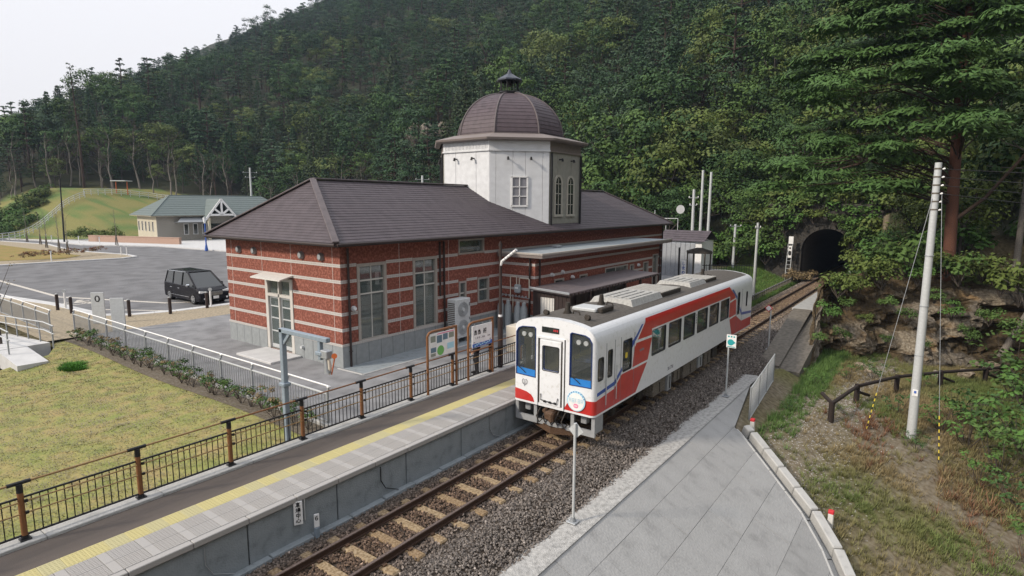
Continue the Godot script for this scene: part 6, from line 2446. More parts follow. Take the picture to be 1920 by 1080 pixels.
func build_poles() -> void:
	var t := pole("utility_pole", "tall leaning pale concrete utility pole on the weedy bank", "pole", Vector3(-0.39, -1.48, -25.31), Vector3(-0.43, 8.43, -25.31), 0.155, 0.105, "galv_light", [])
	var top := Vector3(-0.43, 8.43, -25.31)
	ORG = t.position
	for k in 6:
		var bd := MB.new()
		var y := 8.2 - k * 0.28
		bd.cyl(Vector3(-0.43, y, -25.31), Vector3(-0.43, y + 0.05, -25.31), 0.122, 0.122, 14)
		part(t, "clamp_band", bd, "train_under_grey")
		var ins := MB.new()
		ins.tube([Vector3(-0.3, y, -25.31), Vector3(-0.25, y + 0.02, -25.31), Vector3(-0.22, y + 0.02, -25.31)], [0.02, 0.035, 0.02], 8)
		part(t, "insulator", ins, "white")
	for y in [1.6, 3.4, 5.2]:
		var bd := MB.new()
		bd.cyl(Vector3(-0.41, y, -25.31), Vector3(-0.41, y + 0.03, -25.31), 0.145, 0.145, 14)
		part(t, "steel_band", bd, "galv")
	var pt := MB.new()
	pt.cbox(Vector3(-0.4, 0.25, -25.16), Vector3(0.17, 0.24, 0.02), 0.004)
	part(t, "number_plate", pt, "white")
	var pm := MB.new()
	pm.box(Vector3(-0.4, 0.28, -25.147), Vector3(0.07, 0.09, 0.006))
	part(t, "plate_print", pm, "print_blue")
	ORG = Vector3.ZERO
	for k in 4:
		wire("overhead_wire", "thin dark wire running from the tall concrete pole to the slope", Vector3(-0.2, 8.2 - k * 0.28, -25.31), Vector3(26, 9.0 - k * 0.8, -30 - k), 0.8, 0.011)
	# guy wires with yellow and black sleeves
	for g in [[Vector3(-0.5, 7.2, -25.2), Vector3(-1.75, -1.3, -24.4), "yellow and black sleeved guy wire anchored in rusty ferns"], [Vector3(-0.25, 7.4, -25.3), Vector3(0.49, -1.85, -24.25), "yellow and black sleeved guy wire beside the bushes"]]:
		ORG = g[1]
		var gw := thing("guy_wire", g[2], "wire", ORG)
		var mb := MB.new()
		mb.cyl(g[0], g[1], 0.009, 0.009, 6)
		part(gw, "cable", mb, "galv")
		for k in 14:
			var s := MB.new()
			var u0 := k * 0.0125
			s.cyl(g[1].lerp(g[0], u0), g[1].lerp(g[0], u0 + 0.0125), 0.019, 0.019, 8)
			part(gw, "sleeve_band", s, "print_yellow" if k % 2 else "print_black")
	ORG = Vector3.ZERO
	# poles at the far end of the station
	pole("utility_pole", "tall grey utility pole with a small dish behind the station", "pole", Vector3(-19.7, 0.7, -56), Vector3(-19.75, 8.4, -56), 0.17, 0.12, "galv_light", [[7.6, 0.9, 0.3], [6.9, 0.7, 0.3]])
	pole("utility_pole", "tallest of the slim poles standing behind the station", "pole", Vector3(-19.1, 0.7, -56.4), Vector3(-19.1, 10.2, -56.4), 0.15, 0.11, "galv_light", [])
	pole("utility_pole", "bare slim pole between the tallest pole and the tunnel", "pole", Vector3(-18.3, 0.7, -56.2), Vector3(-18.25, 10.0, -56.2), 0.15, 0.11, "galv_light", [])
	pole("utility_pole", "short pole with a low crossarm in front of the tunnel slope", "pole", Vector3(-16.6, 0.5, -59.0), Vector3(-16.55, 5.1, -59.0), 0.14, 0.11, "galv_light", [[4.9, 1.1, 0.6]])
	pole("utility_pole", "slim pole standing in the green grass near the track", "pole", Vector3(-11.8, -0.5, -48.0), Vector3(-11.78, 5.6, -48.0), 0.11, 0.09, "galv_light", [[5.2, 0.4, 0.6]])
	pole("utility_pole", "pale utility pole with crossarms behind the green roofed house", "pole", Vector3(-108, 1.0, -62), Vector3(-108, 13.5, -62), 0.22, 0.16, "galv_light", [[12.6, 2.6, 1.0], [11.7, 1.8, 1.0]])
	pole("utility_pole", "utility pole with crossarm seen above the brick station roof", "pole", Vector3(-66, 0.8, -66), Vector3(-66, 11.2, -66), 0.22, 0.16, "galv_light", [[10.6, 2.2, 0.9]])
	wire("overhead_wire", "wire strung between the poles behind the station", Vector3(-19.1, 9.8, -56.4), Vector3(-66, 10.6, -66), 1.2, 0.014)
	wire("overhead_wire", "wire strung from the slim poles towards the tunnel", Vector3(-18.3, 9.0, -56.2), Vector3(-11.62, 5.3, -48.0), 0.4, 0.012)
	wire("overhead_wire", "wire strung between the far poles behind the house", Vector3(-66, 10.6, -66), Vector3(-108, 12.7, -62), 1.2, 0.014)
	# tall dark street lamp, small blue lamp
	t = pole("street_lamp", "tall black street lamp post before the grass mound", "lamp", Vector3(-107, 0.8, -31.2), Vector3(-107.2, 10.6, -31.5), 0.13, 0.07, "black_metal", [])
	ORG = t.position
	var mb := MB.new()
	mb.cbox(Vector3(-107.1, 10.65, -31.2), Vector3(0.25, 0.12, 0.7), 0.03)
	part(t, "lamp_head", mb, "black_metal")
	ORG = Vector3.ZERO
	t = pole("street_lamp", "short dark blue lamp post with lantern before the stone house", "lamp", Vector3(-76.1, 0.8, -37.2), Vector3(-76.1, 4.4, -37.2), 0.1, 0.06, "print_blue", [])
	ORG = t.position
	mb = MB.new()
	mb.tube([Vector3(-76.1, 4.3, -37.2), Vector3(-76.1, 4.45, -37.2), Vector3(-76.1, 4.95, -37.2), Vector3(-76.1, 5.1, -37.2)], [0.1, 0.16, 0.22, 0.04], 8)
	part(t, "lantern", mb, "lamp_glass")
	mb = MB.new()
	mb.tube([Vector3(-76.1, 0.8, -37.2), Vector3(-76.1, 1.5, -37.2)], [0.22, 0.12], 8)
	part(t, "base", mb, "print_blue")
	ORG = Vector3.ZERO

# ---------------------------------------------------------------- the near right: apron, gutter, walls, tunnel
func apron_y(x: float) -> float:
	return -0.35 - 0.45 * (x + 6.0)

func build_apron() -> void:
	var outline := PackedVector2Array([Vector2(-5.95, 6), Vector2(-5.95, -24.7), Vector2(-5.3, -20.2)])
	for k in range(1, DRAIN.size()):
		outline.append(DRAIN[k] + Vector2(-0.05, 0.03))
	ORG = Vector3(-4, -1.2, -12)
	var root := thing("concrete_apron", "sloping concrete apron of jointed panels beside the track", "apron", ORG)
	root.remove_meta("category")
	root.set_meta("kind", "structure")
	var base := MB.new()
	var t := Geometry2D.triangulate_polygon(outline)
	for k in range(0, t.size(), 3):
		var p: Array[Vector3] = []
		for j in 3:
			var a := outline[t[k + j]]
			p.append(Vector3(a.x, apron_y(a.x) - 0.03, a.y))
		if (p[1] - p[0]).cross(p[2] - p[0]).y < 0:
			p.reverse()
		base.tri(p[0], p[1], p[2])
	part(root, "joint_bed", base, "apron_joint")
	# side wall where the slope ends
	var sw := MB.new()
	for s in [[Vector2(-5.95, -24.7), Vector2(-5.3, -20.3)]]:
		var a := Vector3(s[0].x, apron_y(s[0].x), s[0].y)
		var b := Vector3(s[1].x, apron_y(s[1].x), s[1].y)
		sw.q(a - Vector3(0, 1.2, 0), a, b, b - Vector3(0, 1.2, 0))
	part(root, "end_wall", sw, "old_concrete")
	var row := 0
	var x := -5.95
	var widths := [0.62, 0.9, 0.9, 0.95, 0.95, 0.95, 0.95]
	for w in widths:
		var z := 6.0 - (1.1 if row % 2 else 0.0)
		while z > -25.0:
			var g := 0.004
			var cell := PackedVector2Array([Vector2(x + g, z - g), Vector2(x + w - g, z - g), Vector2(x + w - g, z - 2.6 + g), Vector2(x + g, z - 2.6 + g)])
			for poly in Geometry2D.intersect_polygons(cell, outline):
				if poly.size() < 3:
					continue
				var mb := MB.new()
				var lift := rng.randf_range(-0.004, 0.004)
				var tt := Geometry2D.triangulate_polygon(poly)
				for k in range(0, tt.size(), 3):
					var p: Array[Vector3] = []
					for j in 3:
						var a := poly[tt[k + j]]
						p.append(Vector3(a.x, apron_y(a.x) + lift, a.y))
					if (p[1] - p[0]).cross(p[2] - p[0]).y < 0:
						p.reverse()
					mb.tri(p[0], p[1], p[2])
				for k in poly.size():
					var a := poly[k]
					var b := poly[(k + 1) % poly.size()]
					var A := Vector3(a.x, apron_y(a.x) + lift, a.y)
					var B := Vector3(b.x, apron_y(b.x) + lift, b.y)
					mb.q(A, B, B - Vector3(0, 0.05, 0), A - Vector3(0, 0.05, 0))
				part(root, "panel", mb, ["concrete_apron", "concrete_apron_dark", "concrete_apron_pale", "concrete_apron"][rng.randi() % 4])
			z -= 2.6
		x += w
		row += 1
	ORG = Vector3.ZERO
	# rough mortar strip along the ballast
	var mo := MB.new()
	var nz := 150
	for k in nz:
		for j in 5:
			var p: Array[Vector3] = []
			for c in [[0, 0], [1, 0], [1, 1], [0, 1]]:
				var z := lerpf(5.0, -26.0, (k + c[1]) / float(nz))
				var edge := -6.78 + 0.16 * noise.get_noise_1d(z * 22.0) + 0.09 * noise.get_noise_1d(z * 90.0)
				var u: float = (j + c[0]) / 5.0
				var xx := lerpf(edge, -5.92, u)
				var y := -0.335 + 0.035 * noise.get_noise_2d(xx * 60.0, z * 60.0) - 0.12 * pow(1.0 - u, 4.0)
				if u > 0.99:
					y = -0.345
				p.append(Vector3(xx, y, z))
			mo.q(p[0], p[1], p[2], p[3])
	struct("mortar_strip", mo, "mortar", "rough pale mortar strip between ballast and apron")
	# gutter of concrete channel pieces
	var path := DRAIN
	ORG = Vector3(-2.2, -2.1, -18)
	var gt := thing("drain_channel", "concrete drain channel of short pieces along the apron edge", "drain", ORG)
	for k in path.size() - 1:
		var a: Vector2 = path[k]
		var b: Vector2 = path[k + 1]
		var n := maxi(1, roundi(a.distance_to(b) / 0.98))
		for j in n:
			var p := a.lerp(b, j / float(n))
			var q := a.lerp(b, (j + 1) / float(n))
			var A := Vector3(p.x, apron_y(p.x) - 0.02, p.y)
			var B := Vector3(q.x, apron_y(q.x) - 0.02, q.y)
			var d := (B - A).normalized()
			var sd := d.cross(Vector3.UP).normalized() * -1.0
			var bs := Basis(sd, d.cross(sd) * -1.0, d)
			if bs.determinant() < 0:
				bs = Basis(sd, d.cross(sd), d)
			var up := Vector3.UP
			var c := (A + B) / 2
			var L := A.distance_to(B) - 0.018
			var side := sd if sd.x > 0 else -sd
			var mb := MB.new()
			mb.cbox(c - side * 0.04 - up * 0.1, Vector3(0.07, 0.3, L), 0.015, bs)
			mb.cbox(c + side * 0.36 - up * 0.06, Vector3(0.27, 0.42, L), 0.03, bs)
			mb.cbox(c + side * 0.12 - up * 0.26, Vector3(0.36, 0.08, L), 0.01, bs)
			part(gt, "channel_piece", mb, "concrete")
	ORG = Vector3.ZERO

func build_walls_and_tunnel() -> void:
	# revetment wall right of the track
	ORG = Vector3(-6.2, 0, -44)
	var w := thing("revetment_wall", "old concrete revetment wall sloping down beside the track", "wall", ORG)
	var mb := MB.new()
	mb.ext(PackedVector2Array([Vector2(28.6, -1.6), Vector2(28.8, -0.62), Vector2(36.4, 0.98), Vector2(62.8, 0.98), Vector2(62.8, -1.6)]), 1.0, Transform3D(Basis(Vector3(0, 0, -1), Vector3(0, 1, 0), Vector3(1, 0, 0)), Vector3(-6.75, 0, 0)))
	part(w, "body", mb, "old_concrete")
	mb = MB.new()
	mb.cbox(Vector3(-6.25, 1.03, -49.6), Vector3(1.1, 0.12, 26.2), 0.02)
	part(w, "coping", mb, "concrete")
	mb = MB.new()
	mb.ext(PackedVector2Array([Vector2(28.9, -0.57), Vector2(28.9, -0.5), Vector2(36.4, 1.09), Vector2(36.4, 1.02)]), 0.95, Transform3D(Basis(Vector3(0, 0, -1), Vector3(0, 1, 0), Vector3(1, 0, 0)), Vector3(-6.7, 0, 0)))
	part(w, "sloping_coping", mb, "old_concrete")
	mb = MB.new()
	mb.ext(PackedVector2Array([Vector2(28.8, -1.6), Vector2(28.8, -0.65), Vector2(36.0, 0.8), Vector2(38.5, 0.8), Vector2(38.5, -1.6)]), 0.9, Transform3D(Basis(Vector3(0, 0, -1), Vector3(0, 1, 0), Vector3(1, 0, 0)), Vector3(-5.75, 0, 0)))
	part(w, "wing", mb, "old_concrete")
	# tunnel portal
	ORG = Vector3(TX, 0, -63)
	var t := thing("tunnel_portal", "dark overgrown stone tunnel portal with round arch", "tunnel", ORG)
	var c := CSGCombiner3D.new()
	c.name = "portal_wall"
	var b := CSGBox3D.new()
	b.size = Vector3(10.0, 7.8, 1.0)
	b.position = Vector3(-0.4, 3.2, 0.1)
	b.material = M.portal_stone
	c.add_child(b)
	var arch := PackedVector2Array([Vector2(-2.15, -0.8), Vector2(2.15, -0.8), Vector2(2.15, 2.6)])
	for k in range(1, 16):
		var a := PI * k / 16.0
		arch.append(Vector2(cos(a) * 2.15, 2.6 + sin(a) * 2.15))
	arch.append(Vector2(-2.15, 2.6))
	cpoly(c, arch, 3.0, Transform3D(Basis(), Vector3(0, 0, 1.5)), "portal_stone", CSGShape3D.OPERATION_SUBTRACTION)
	t.add_child(c, true)
	for k in 15:
		var a0 := PI * k / 15.0 + 0.01
		var a1 := PI * (k + 1) / 15.0 - 0.01
		var vs := MB.new()
		vs.ext(PackedVector2Array([Vector2(TX + cos(a0) * 2.16, 2.6 + sin(a0) * 2.16), Vector2(TX + cos(a0) * 2.62, 2.6 + sin(a0) * 2.62), Vector2(TX + cos(a1) * 2.62, 2.6 + sin(a1) * 2.62), Vector2(TX + cos(a1) * 2.16, 2.6 + sin(a1) * 2.16)]), 0.12, Transform3D(Basis(), Vector3(0, 0, -62.42)))
		part(t, "arch_stone", vs, "portal_stone")
	var ln := MB.new()
	for k in arch.size():
		var p := arch[k]
		var q := arch[(k + 1) % arch.size()]
		ln.q(Vector3(TX + q.x * 1.02, q.y * 1.02, -62.9), Vector3(TX + p.x * 1.02, p.y * 1.02, -62.9), Vector3(TX + p.x * 1.02, p.y * 1.02, -120), Vector3(TX + q.x * 1.02, q.y * 1.02, -120))
	ln.ext(arch, 0.1, Transform3D(Basis(), Vector3(TX, 0, -120)))
	part(t, "lining", ln, "tunnel_lining")
	# signs and a ladder beside the portal
	ORG = Vector3(-12.1, -0.3, -61.5)
	var sg := thing("tunnel_signal_ladder", "slim steel ladder with two white plates before the tunnel", "signal", ORG)
	for s in [-0.2, 0.2]:
		mb = MB.new()
		mb.cyl(Vector3(-12.1 + s, -0.3, -61.5), Vector3(-12.0 + s, 3.3, -61.5), 0.04, 0.04, 8)
		part(sg, "rail", mb, "galv_light")
	for k in 9:
		mb = MB.new()
		mb.cyl(Vector3(-12.3 + k * 0.01, 0.1 + k * 0.38, -61.5), Vector3(-11.9 + k * 0.01, 0.1 + k * 0.38, -61.5), 0.025, 0.025, 6)
		part(sg, "rung", mb, "galv")
	mb = MB.new()
	mb.cbox(Vector3(-11.95, 3.62, -61.4), Vector3(0.42, 0.72, 0.05), 0.02)
	part(sg, "upper_plate", mb, "white")
	mb = MB.new()
	mb.cbox(Vector3(-11.98, 2.5, -61.4), Vector3(0.34, 1.15, 0.05), 0.02)
	var lp := part(sg, "lower_plate", mb, "white")
	mb = MB.new()
	mb.ext(disc(Vector2(-11.98, 2.86), 0.09, 14), 0.01, Transform3D(Basis(), Vector3(0, 0, -61.375)))
	mb.ext(rr(-12.1, 2.15, -11.86, 2.6, 0.1), 0.01, Transform3D(Basis(), Vector3(0, 0, -61.375)))
	part(lp, "black_mark", mb, "print_black")
	# low guard fence on the left of the far track
	ORG = Vector3(-11.6, -0.3, -54)
	var gf := thing("guard_fence", "low row of dark posts between grass and far track", "fence", ORG)
	mb = MB.new()
	mb.box(Vector3(-11.6, 0.02, -54), Vector3(0.08, 0.06, 18))
	part(gf, "rail", mb, "galv")
	var pm := MB.new()
	pm.cbox(Vector3(0, 0.15, 0), Vector3(0.1, 0.5, 0.12), 0.015)
	var pmesh := pm.mesh()
	for k in 30:
		inst(gf, "post", pmesh, "old_concrete", Transform3D(Basis(), Vector3(0, 0, 8.8 - k * 0.6)))
	ORG = Vector3.ZERO

func mark_sign(called: String, label: String, cat: String, base: Vector3, h: float) -> Node3D:
	ORG = base
	var t := thing(called, label, cat, base)
	var mb := MB.new()
	mb.cyl(base, base + Vector3(0, h, 0), 0.032, 0.032, 10)
	part(t, "post", mb, "galv_light")
	mb = MB.new()
	mb.cbox(base + Vector3(0, 0.015, 0), Vector3(0.24, 0.03, 0.24), 0.008)
	mb.tube([base, base + Vector3(0, 0.12, 0)], [0.1, 0.035], 8)
	part(t, "base_plate", mb, "galv")
	return t

func build_right_items() -> void:
	# near post with a diamond plate seen from behind
	var b := Vector3(-6.35, -0.32, -11.04)
	var t := mark_sign("diamond_sign", "steel post with grey diamond plate standing on the mortar strip", "sign", b, 2.38)
	var mb := MB.new()
	mb.box(b + Vector3(0.0, 2.2, -0.045), Vector3(0.27, 0.27, 0.012), Basis(Vector3.BACK, PI / 4))
	part(t, "plate", mb, "galv_light")
	b = Vector3(-6.26, -0.32, -22.35)
	t = mark_sign("direction_sign", "steel post with white and teal arrow plate beside the apron end", "sign", b, 2.3)
	mb = MB.new()
	mb.cbox(b + Vector3(0.1, 2.18, 0.04), Vector3(0.36, 0.5, 0.015), 0.004)
	var p := part(t, "plate", mb, "white")
	mb = MB.new()
	mb.ext(disc(Vector2(b.x + 0.08, b.y + 2.14), 0.12, 18), 0.004, Transform3D(Basis(), Vector3(0, 0, b.z + 0.048)))
	mb.ext(PackedVector2Array([Vector2(b.x + 0.1, b.y + 2.02), Vector2(b.x + 0.26, b.y + 2.14), Vector2(b.x + 0.1, b.y + 2.26)]), 0.005, Transform3D(Basis(), Vector3(0, 0, b.z + 0.048)))
	part(p, "teal_arrow", mb, "print_teal")
	mb = MB.new()
	for k in 3:
		mb.box(b + Vector3(0.0 + k * 0.1, 2.36, 0.05), Vector3(0.06, 0.06, 0.004))
	mb.box(b + Vector3(0.1, 1.97, 0.05), Vector3(0.28, 0.03, 0.004))
	part(p, "lettering", mb, "print_teal")
	b = Vector3(-6.75, -0.3, -31.1)
	t = mark_sign("red_diamond_sign", "thin post with small red edged diamond plate by the far ballast", "sign", b, 2.2)
	mb = MB.new()
	mb.box(b + Vector3(-0.1, 2.12, 0.04), Vector3(0.27, 0.27, 0.012), Basis(Vector3.BACK, PI / 4))
	p = part(t, "plate", mb, "print_red")
	mb = MB.new()
	mb.box(b + Vector3(-0.1, 2.12, 0.05), Vector3(0.2, 0.2, 0.01), Basis(Vector3.BACK, PI / 4))
	part(p, "white_field", mb, "white")
	# boundary markers with red heads
	for a in [[-1.93, -17.95, "white boundary marker with red top in the grass beside the drain"], [-4.85, -20.75, "white boundary marker with red top at the drain head"], [-4.95, -37.4, "white boundary marker with red top on a block below the rocks"]]:
		var y := height(a[0], a[1])
		if a[1] < -30:
			y = maxf(y, 0.55)
		ORG = Vector3(a[0], y, a[1])
		t = thing("boundary_marker", a[2], "marker", ORG)
		mb = MB.new()
		mb.cbox(ORG + Vector3(0, 0.18, 0), Vector3(0.14, 0.44, 0.14), 0.015)
		part(t, "shaft", mb, "offwhite")
		mb = MB.new()
		mb.cbox(ORG + Vector3(0, 0.44, 0), Vector3(0.146, 0.1 if a[1] > -30 else 0.22, 0.146), 0.015)
		part(t, "red_head", mb, "print_red")
		if a[1] < -30:
			mb = MB.new()
			mb.cbox(ORG + Vector3(0, -0.1, 0), Vector3(0.5, 0.4, 0.5), 0.03)
			part(t, "block", mb, "concrete")
	# chain link gate panel
	var A := Vector3(-5.15, -0.78, -21.5)
	var B := Vector3(-5.5, -0.65, -26.6)
	ORG = A
	t = thing("mesh_fence", "grey steel mesh fence panels standing beside the apron end", "fence", ORG)
	var d := (B - A).normalized()
	for k in 4:
		mb = MB.new()
		var q := A.lerp(B, k / 3.0)
		mb.cyl(q - Vector3(0, 0.2, 0), q + Vector3(0, 1.25, 0), 0.03, 0.03, 8)
		part(t, "post", mb, "galv")
	for h in [0.05, 1.22]:
		mb = MB.new()
		mb.cyl(A + Vector3(0, h, 0), B + Vector3(0, h, 0), 0.022, 0.022, 6)
		part(t, "rail", mb, "galv_light")
	mb = MB.new()
	var L := A.distance_to(B)
	var n := int((L + 1.15) / 0.075)
	for k in n:
		for s in [0, 1]:
			var u0 := -1.15 + k * 0.075
			var a0 := Vector2(u0, 0.05)
			var a1 := Vector2(u0 + 1.15, 1.2)
			if a0.x < 0:
				a0 = Vector2(0, 0.05 - u0)
			if a1.x > L:
				a1 = Vector2(L, 1.2 - (u0 + 1.15 - L))
			if a1.x - a0.x < 0.03:
				continue
			if s == 1:
				a0.y = 1.25 - a0.y
				a1.y = 1.25 - a1.y
			var p0 := A + d * a0.x + Vector3(0, a0.y, 0)
			var p1 := A + d * a1.x + Vector3(0, a1.y, 0)
			mb.tube([p0, p1], [0.0045], 3, false)
	part(t, "wire_mesh", mb, "galv_light")
	# log fence climbing the bank
	var pts := [Vector3(-3.4, 0, -25.4), Vector3(-2.86, 0, -23.96), Vector3(-2.36, 0, -26.92), Vector3(-1.18, 0, -30.38), Vector3(0.38, 0, -33.28), Vector3(2.15, 0, -36.14), Vector3(3.9, 0, -38.6)]
	ORG = Vector3(-2.86, -1.1, -23.96)
	t = thing("log_fence", "dark log fence climbing the bank below the rock face", "fence", ORG)
	var tops := []
	for k in pts.size():
		var q: Vector3 = pts[k]
		q.y = height(q.x, q.z)
		pts[k] = q
		var ht := 0.78 if k > 0 else 0.6
		tops.append(q + Vector3(0, ht - 0.1, 0))
		if k == 0:
			continue
		mb = MB.new()
		mb.cyl(q - Vector3(0, 0.3, 0), q + Vector3(0, ht, 0), 0.11, 0.1, 12)
		part(t, "post", mb, "log")
		mb = MB.new()
		mb.cyl(q + Vector3(0, ht - 0.06, 0), q + Vector3(0, ht + 0.01, 0), 0.105, 0.085, 12)
		part(t, "post_top", mb, "log")
	for k in range(0, tops.size() - 1):
		mb = MB.new()
		mb.cyl(tops[k] + Vector3(0, 0.02, 0.0), tops[k + 1] + Vector3(0, 0.02, 0.0), 0.075, 0.07, 10)
		part(t, "log_rail", mb, "log")
		if k in [2, 4, 5]:
			mb = MB.new()
			mb.cyl(tops[k] - Vector3(0, 0.2, 0), tops[k].lerp(pts[k + 1], 0.3) - Vector3(0, 0.3, 0), 0.06, 0.06, 8)
			part(t, "brace", mb, "log")
	ORG = Vector3.ZERO
	# timber steps behind the fence
	var st: Node3D = null
	for k in 5:
		var q := Vector3(1.6 + k * 0.42, 0, -31.2 - k * 0.75)
		q.y = height(q.x, q.z) + 0.08
		if st == null:
			st = thing("timber_step", "dark timber step edge on the path beside the log fence", "step", q, "timber steps on the bank", 0.6)
			mb = MB.new()
			mb.cyl(Vector3(-0.7, 0, 0), Vector3(0.7, 0, 0), 0.09, 0.09, 10)
			part(st, "log", mb, "log")
			mb = MB.new()
			for s in [-0.5, 0.5]:
				mb.cyl(Vector3(s, -0.2, 0.12), Vector3(s, 0.1, 0.12), 0.04, 0.04, 8)
			part(st, "stake", mb, "log")
		else:
			dup(st, "timber_step").position = q
	ORG = Vector3.ZERO

func build_far_end() -> void:
	# white shed with a grey panel wall behind the station
	ORG = Vector3(-20.2, 0.8, -52)
	var t := thing("white_shed", "small white shed behind the far end of the station", "shed", ORG)
	var mb := MB.new()
	mb.span(Vector3(-21.2, 0.7, -55.2), Vector3(-17.4, 3.7, -52))
	part(t, "wall", mb, "white")
	mb = MB.new()
	slope(mb, Vector3(-21.5, 3.7, -51.7), Vector3(-17.1, 3.7, -51.7), Vector3(-21.5, 4.6, -53.6), Vector3(-17.1, 4.6, -53.6), 5)
	slope(mb, Vector3(-17.1, 3.7, -55.5), Vector3(-21.5, 3.7, -55.5), Vector3(-17.1, 4.6, -53.6), Vector3(-21.5, 4.6, -53.6), 5)
	part(t, "roof", mb, "roof")
	ORG = Vector3(-22, 0.8, -49)
	t = thing("panel_wall", "pale grey corrugated panel wall beside the white shed", "wall", ORG)
	for k in 12:
		mb = MB.new()
		mb.cbox(Vector3(-21.9 + k * 0.42, 2.2, -49.4), Vector3(0.4, 3.0, 0.1), 0.03)
		part(t, "panel", mb, "grey_panel")
	# vertical name sign
	ORG = Vector3(-15.35, PLAT, -41.2)
	t = thing("vertical_sign", "narrow vertical white sign with blue characters on a black post", "sign", ORG)
	mb = MB.new()
	mb.cyl(Vector3(-15.35, PLAT, -41.2), Vector3(-15.4, 3.9, -41.2), 0.06, 0.06, 10)
	part(t, "post", mb, "black_metal")
	mb = MB.new()
	mb.cbox(Vector3(-15.02, 2.1, -41.2), Vector3(0.36, 1.75, 0.05), 0.01)
	var p := part(t, "panel", mb, "white")
	mb = MB.new()
	var k2 := 0
	for g in [K_SHI, K_MA, K_NO, K_KO, K_SHI]:
		strokes(mb, g, Transform3D(Basis(), Vector3(-15.15, 2.62 - k2 * 0.31, -41.172)), 0.25, 0.14)
		k2 += 1
	part(p, "characters", mb, "print_blue")
	# small roofed shelter
	ORG = Vector3(-15.6, PLAT, -47)
	t = thing("path_shelter", "small grey roofed shelter on slim posts past the station", "shelter", ORG)
	mb = MB.new()
	mb.tube([Vector3(-15.9, 3.1, -47), Vector3(-15.9, 3.22, -47), Vector3(-15.9, 3.52, -47)], [1.35, 1.4, 0.25], 4)
	part(t, "roof", mb, "train_roof")
	for s in [[-0.7, -0.7], [0.7, -0.7], [0.7, 0.7], [-0.7, 0.7]]:
		mb = MB.new()
		mb.cyl(Vector3(-15.9 + s[0], 0.7, -47 + s[1]), Vector3(-15.9 + s[0], 3.2, -47 + s[1]), 0.06, 0.06, 8)
		part(t, "post", mb, "train_under_grey")
	# black bar fence at the platform end
	ORG = Vector3(-14.5, PLAT, -47)
	t = thing("black_fence", "black bar fence at the far end of the platform", "fence", ORG)
	for k in 22:
		mb = MB.new()
		mb.box(Vector3(-15.2 + k * 0.16, 1.55, -46.2 - k * 0.12), Vector3(0.03, 1.5, 0.03))
		part(t, "bar", mb, "black_metal")
	for h in [0.95, 2.2]:
		mb = MB.new()
		mb.cyl(Vector3(-15.3, h, -46.1), Vector3(-11.8, h, -48.75), 0.025, 0.025, 6)
		part(t, "rail", mb, "black_metal")
	# frame with dish
	ORG = Vector3(-22.5, 0.8, -56)
	t = thing("antenna_frame", "thin pale frame carrying a small white dish", "antenna", ORG)
	mb = MB.new()
	for x in [-23.6, -22.4, -21.2]:
		mb.cyl(Vector3(x, 0.8, -56), Vector3(x, 6.4 if x < -23 else 5.6, -56), 0.035, 0.035, 6)
	mb.cyl(Vector3(-23.6, 5.6, -56), Vector3(-21.2, 5.6, -56), 0.035, 0.035, 6)
	part(t, "frame", mb, "galv_light")
	mb = MB.new()
	mb.tube([Vector3(-21.0, 6.5, -55.9), Vector3(-20.93, 6.5, -55.82)], [0.15, 0.42], 16)
	part(t, "dish", mb, "white")
	# picnic shelter, benches on the mound; railings along its edge
	ORG = Vector3(-146, 9.8, -50)
	t = thing("viewing_shelter", "small pale roofed shelter on red posts on the grass mound", "shelter", ORG)
	var hy := height(-146, -54)
	mb = MB.new()
	mb.cbox(Vector3(-146, hy + 3.0, -54), Vector3(3.4, 0.18, 2.4), 0.04, Basis(Vector3.UP, 0.6))
	part(t, "roof", mb, "galv_light")
	for s in [[-1.3, 0.6], [1.3, -0.6]]:
		mb = MB.new()
		mb.cyl(Vector3(-146 + s[0], hy, -54 + s[1]), Vector3(-146 + s[0], hy + 3.0, -54 + s[1]), 0.1, 0.1, 8)
		part(t, "post", mb, "orange_lamp")
	ORG = Vector3.ZERO
	var bn: Node3D = null
	for q in [Vector3(-143, 0, -62), Vector3(-139, 0, -66)]:
		q.y = height(q.x, q.z)
		if bn == null:
			bn = thing("bench", "pale bench standing on top of the grass mound", "bench", q, "benches on the mound", 1.1)
			mb = MB.new()
			mb.cbox(Vector3(0, 0.75, 0), Vector3(2.6, 0.14, 0.7), 0.02)
			part(bn, "seat", mb, "pipe_cream")
			mb = MB.new()
			for s in [-0.9, 0.9]:
				mb.box(Vector3(s, 0.35, 0), Vector3(0.14, 0.7, 0.5))
			part(bn, "leg", mb, "brick_low")
		else:
			dup(bn, "bench").position = q
	edge_rail("pale railing down the side of the grass mound", [Vector2(-143, -46), Vector2(-139, -41), Vector2(-134, -37), Vector2(-128, -33), Vector2(-122, -29), Vector2(-116, -24.5)])
	edge_rail("pale railing along the crest of the grass mound", [Vector2(-145, -46.5), Vector2(-146, -52), Vector2(-143, -58), Vector2(-138, -63), Vector2(-132, -68)])

func edge_rail(label: String, pts: Array) -> void:
	var a: Vector2 = pts[0]
	var base := Vector3(a.x, height(a.x, a.y), a.y)
	ORG = base
	var t := thing("slope_railing", label, "railing", base)
	var tops := []
	for k in pts.size() - 1:
		for j in 4:
			var q: Vector2 = pts[k].lerp(pts[k + 1], j / 4.0)
			var y := height(q.x, q.y)
			var mb := MB.new()
			mb.cyl(Vector3(q.x, y, q.y), Vector3(q.x, y + 1.25, q.y), 0.06, 0.06, 6)
			part(t, "post", mb, "galv_light")
			tops.append(Vector3(q.x, y, q.y))
	for h in [1.25, 0.85, 0.45]:
		var mb := MB.new()
		var p := []
		for q in tops:
			p.append(q + Vector3(0, h, 0))
		mb.tube(p, [0.05], 5)
		part(t, "rail", mb, "galv_light")
	ORG = Vector3.ZERO

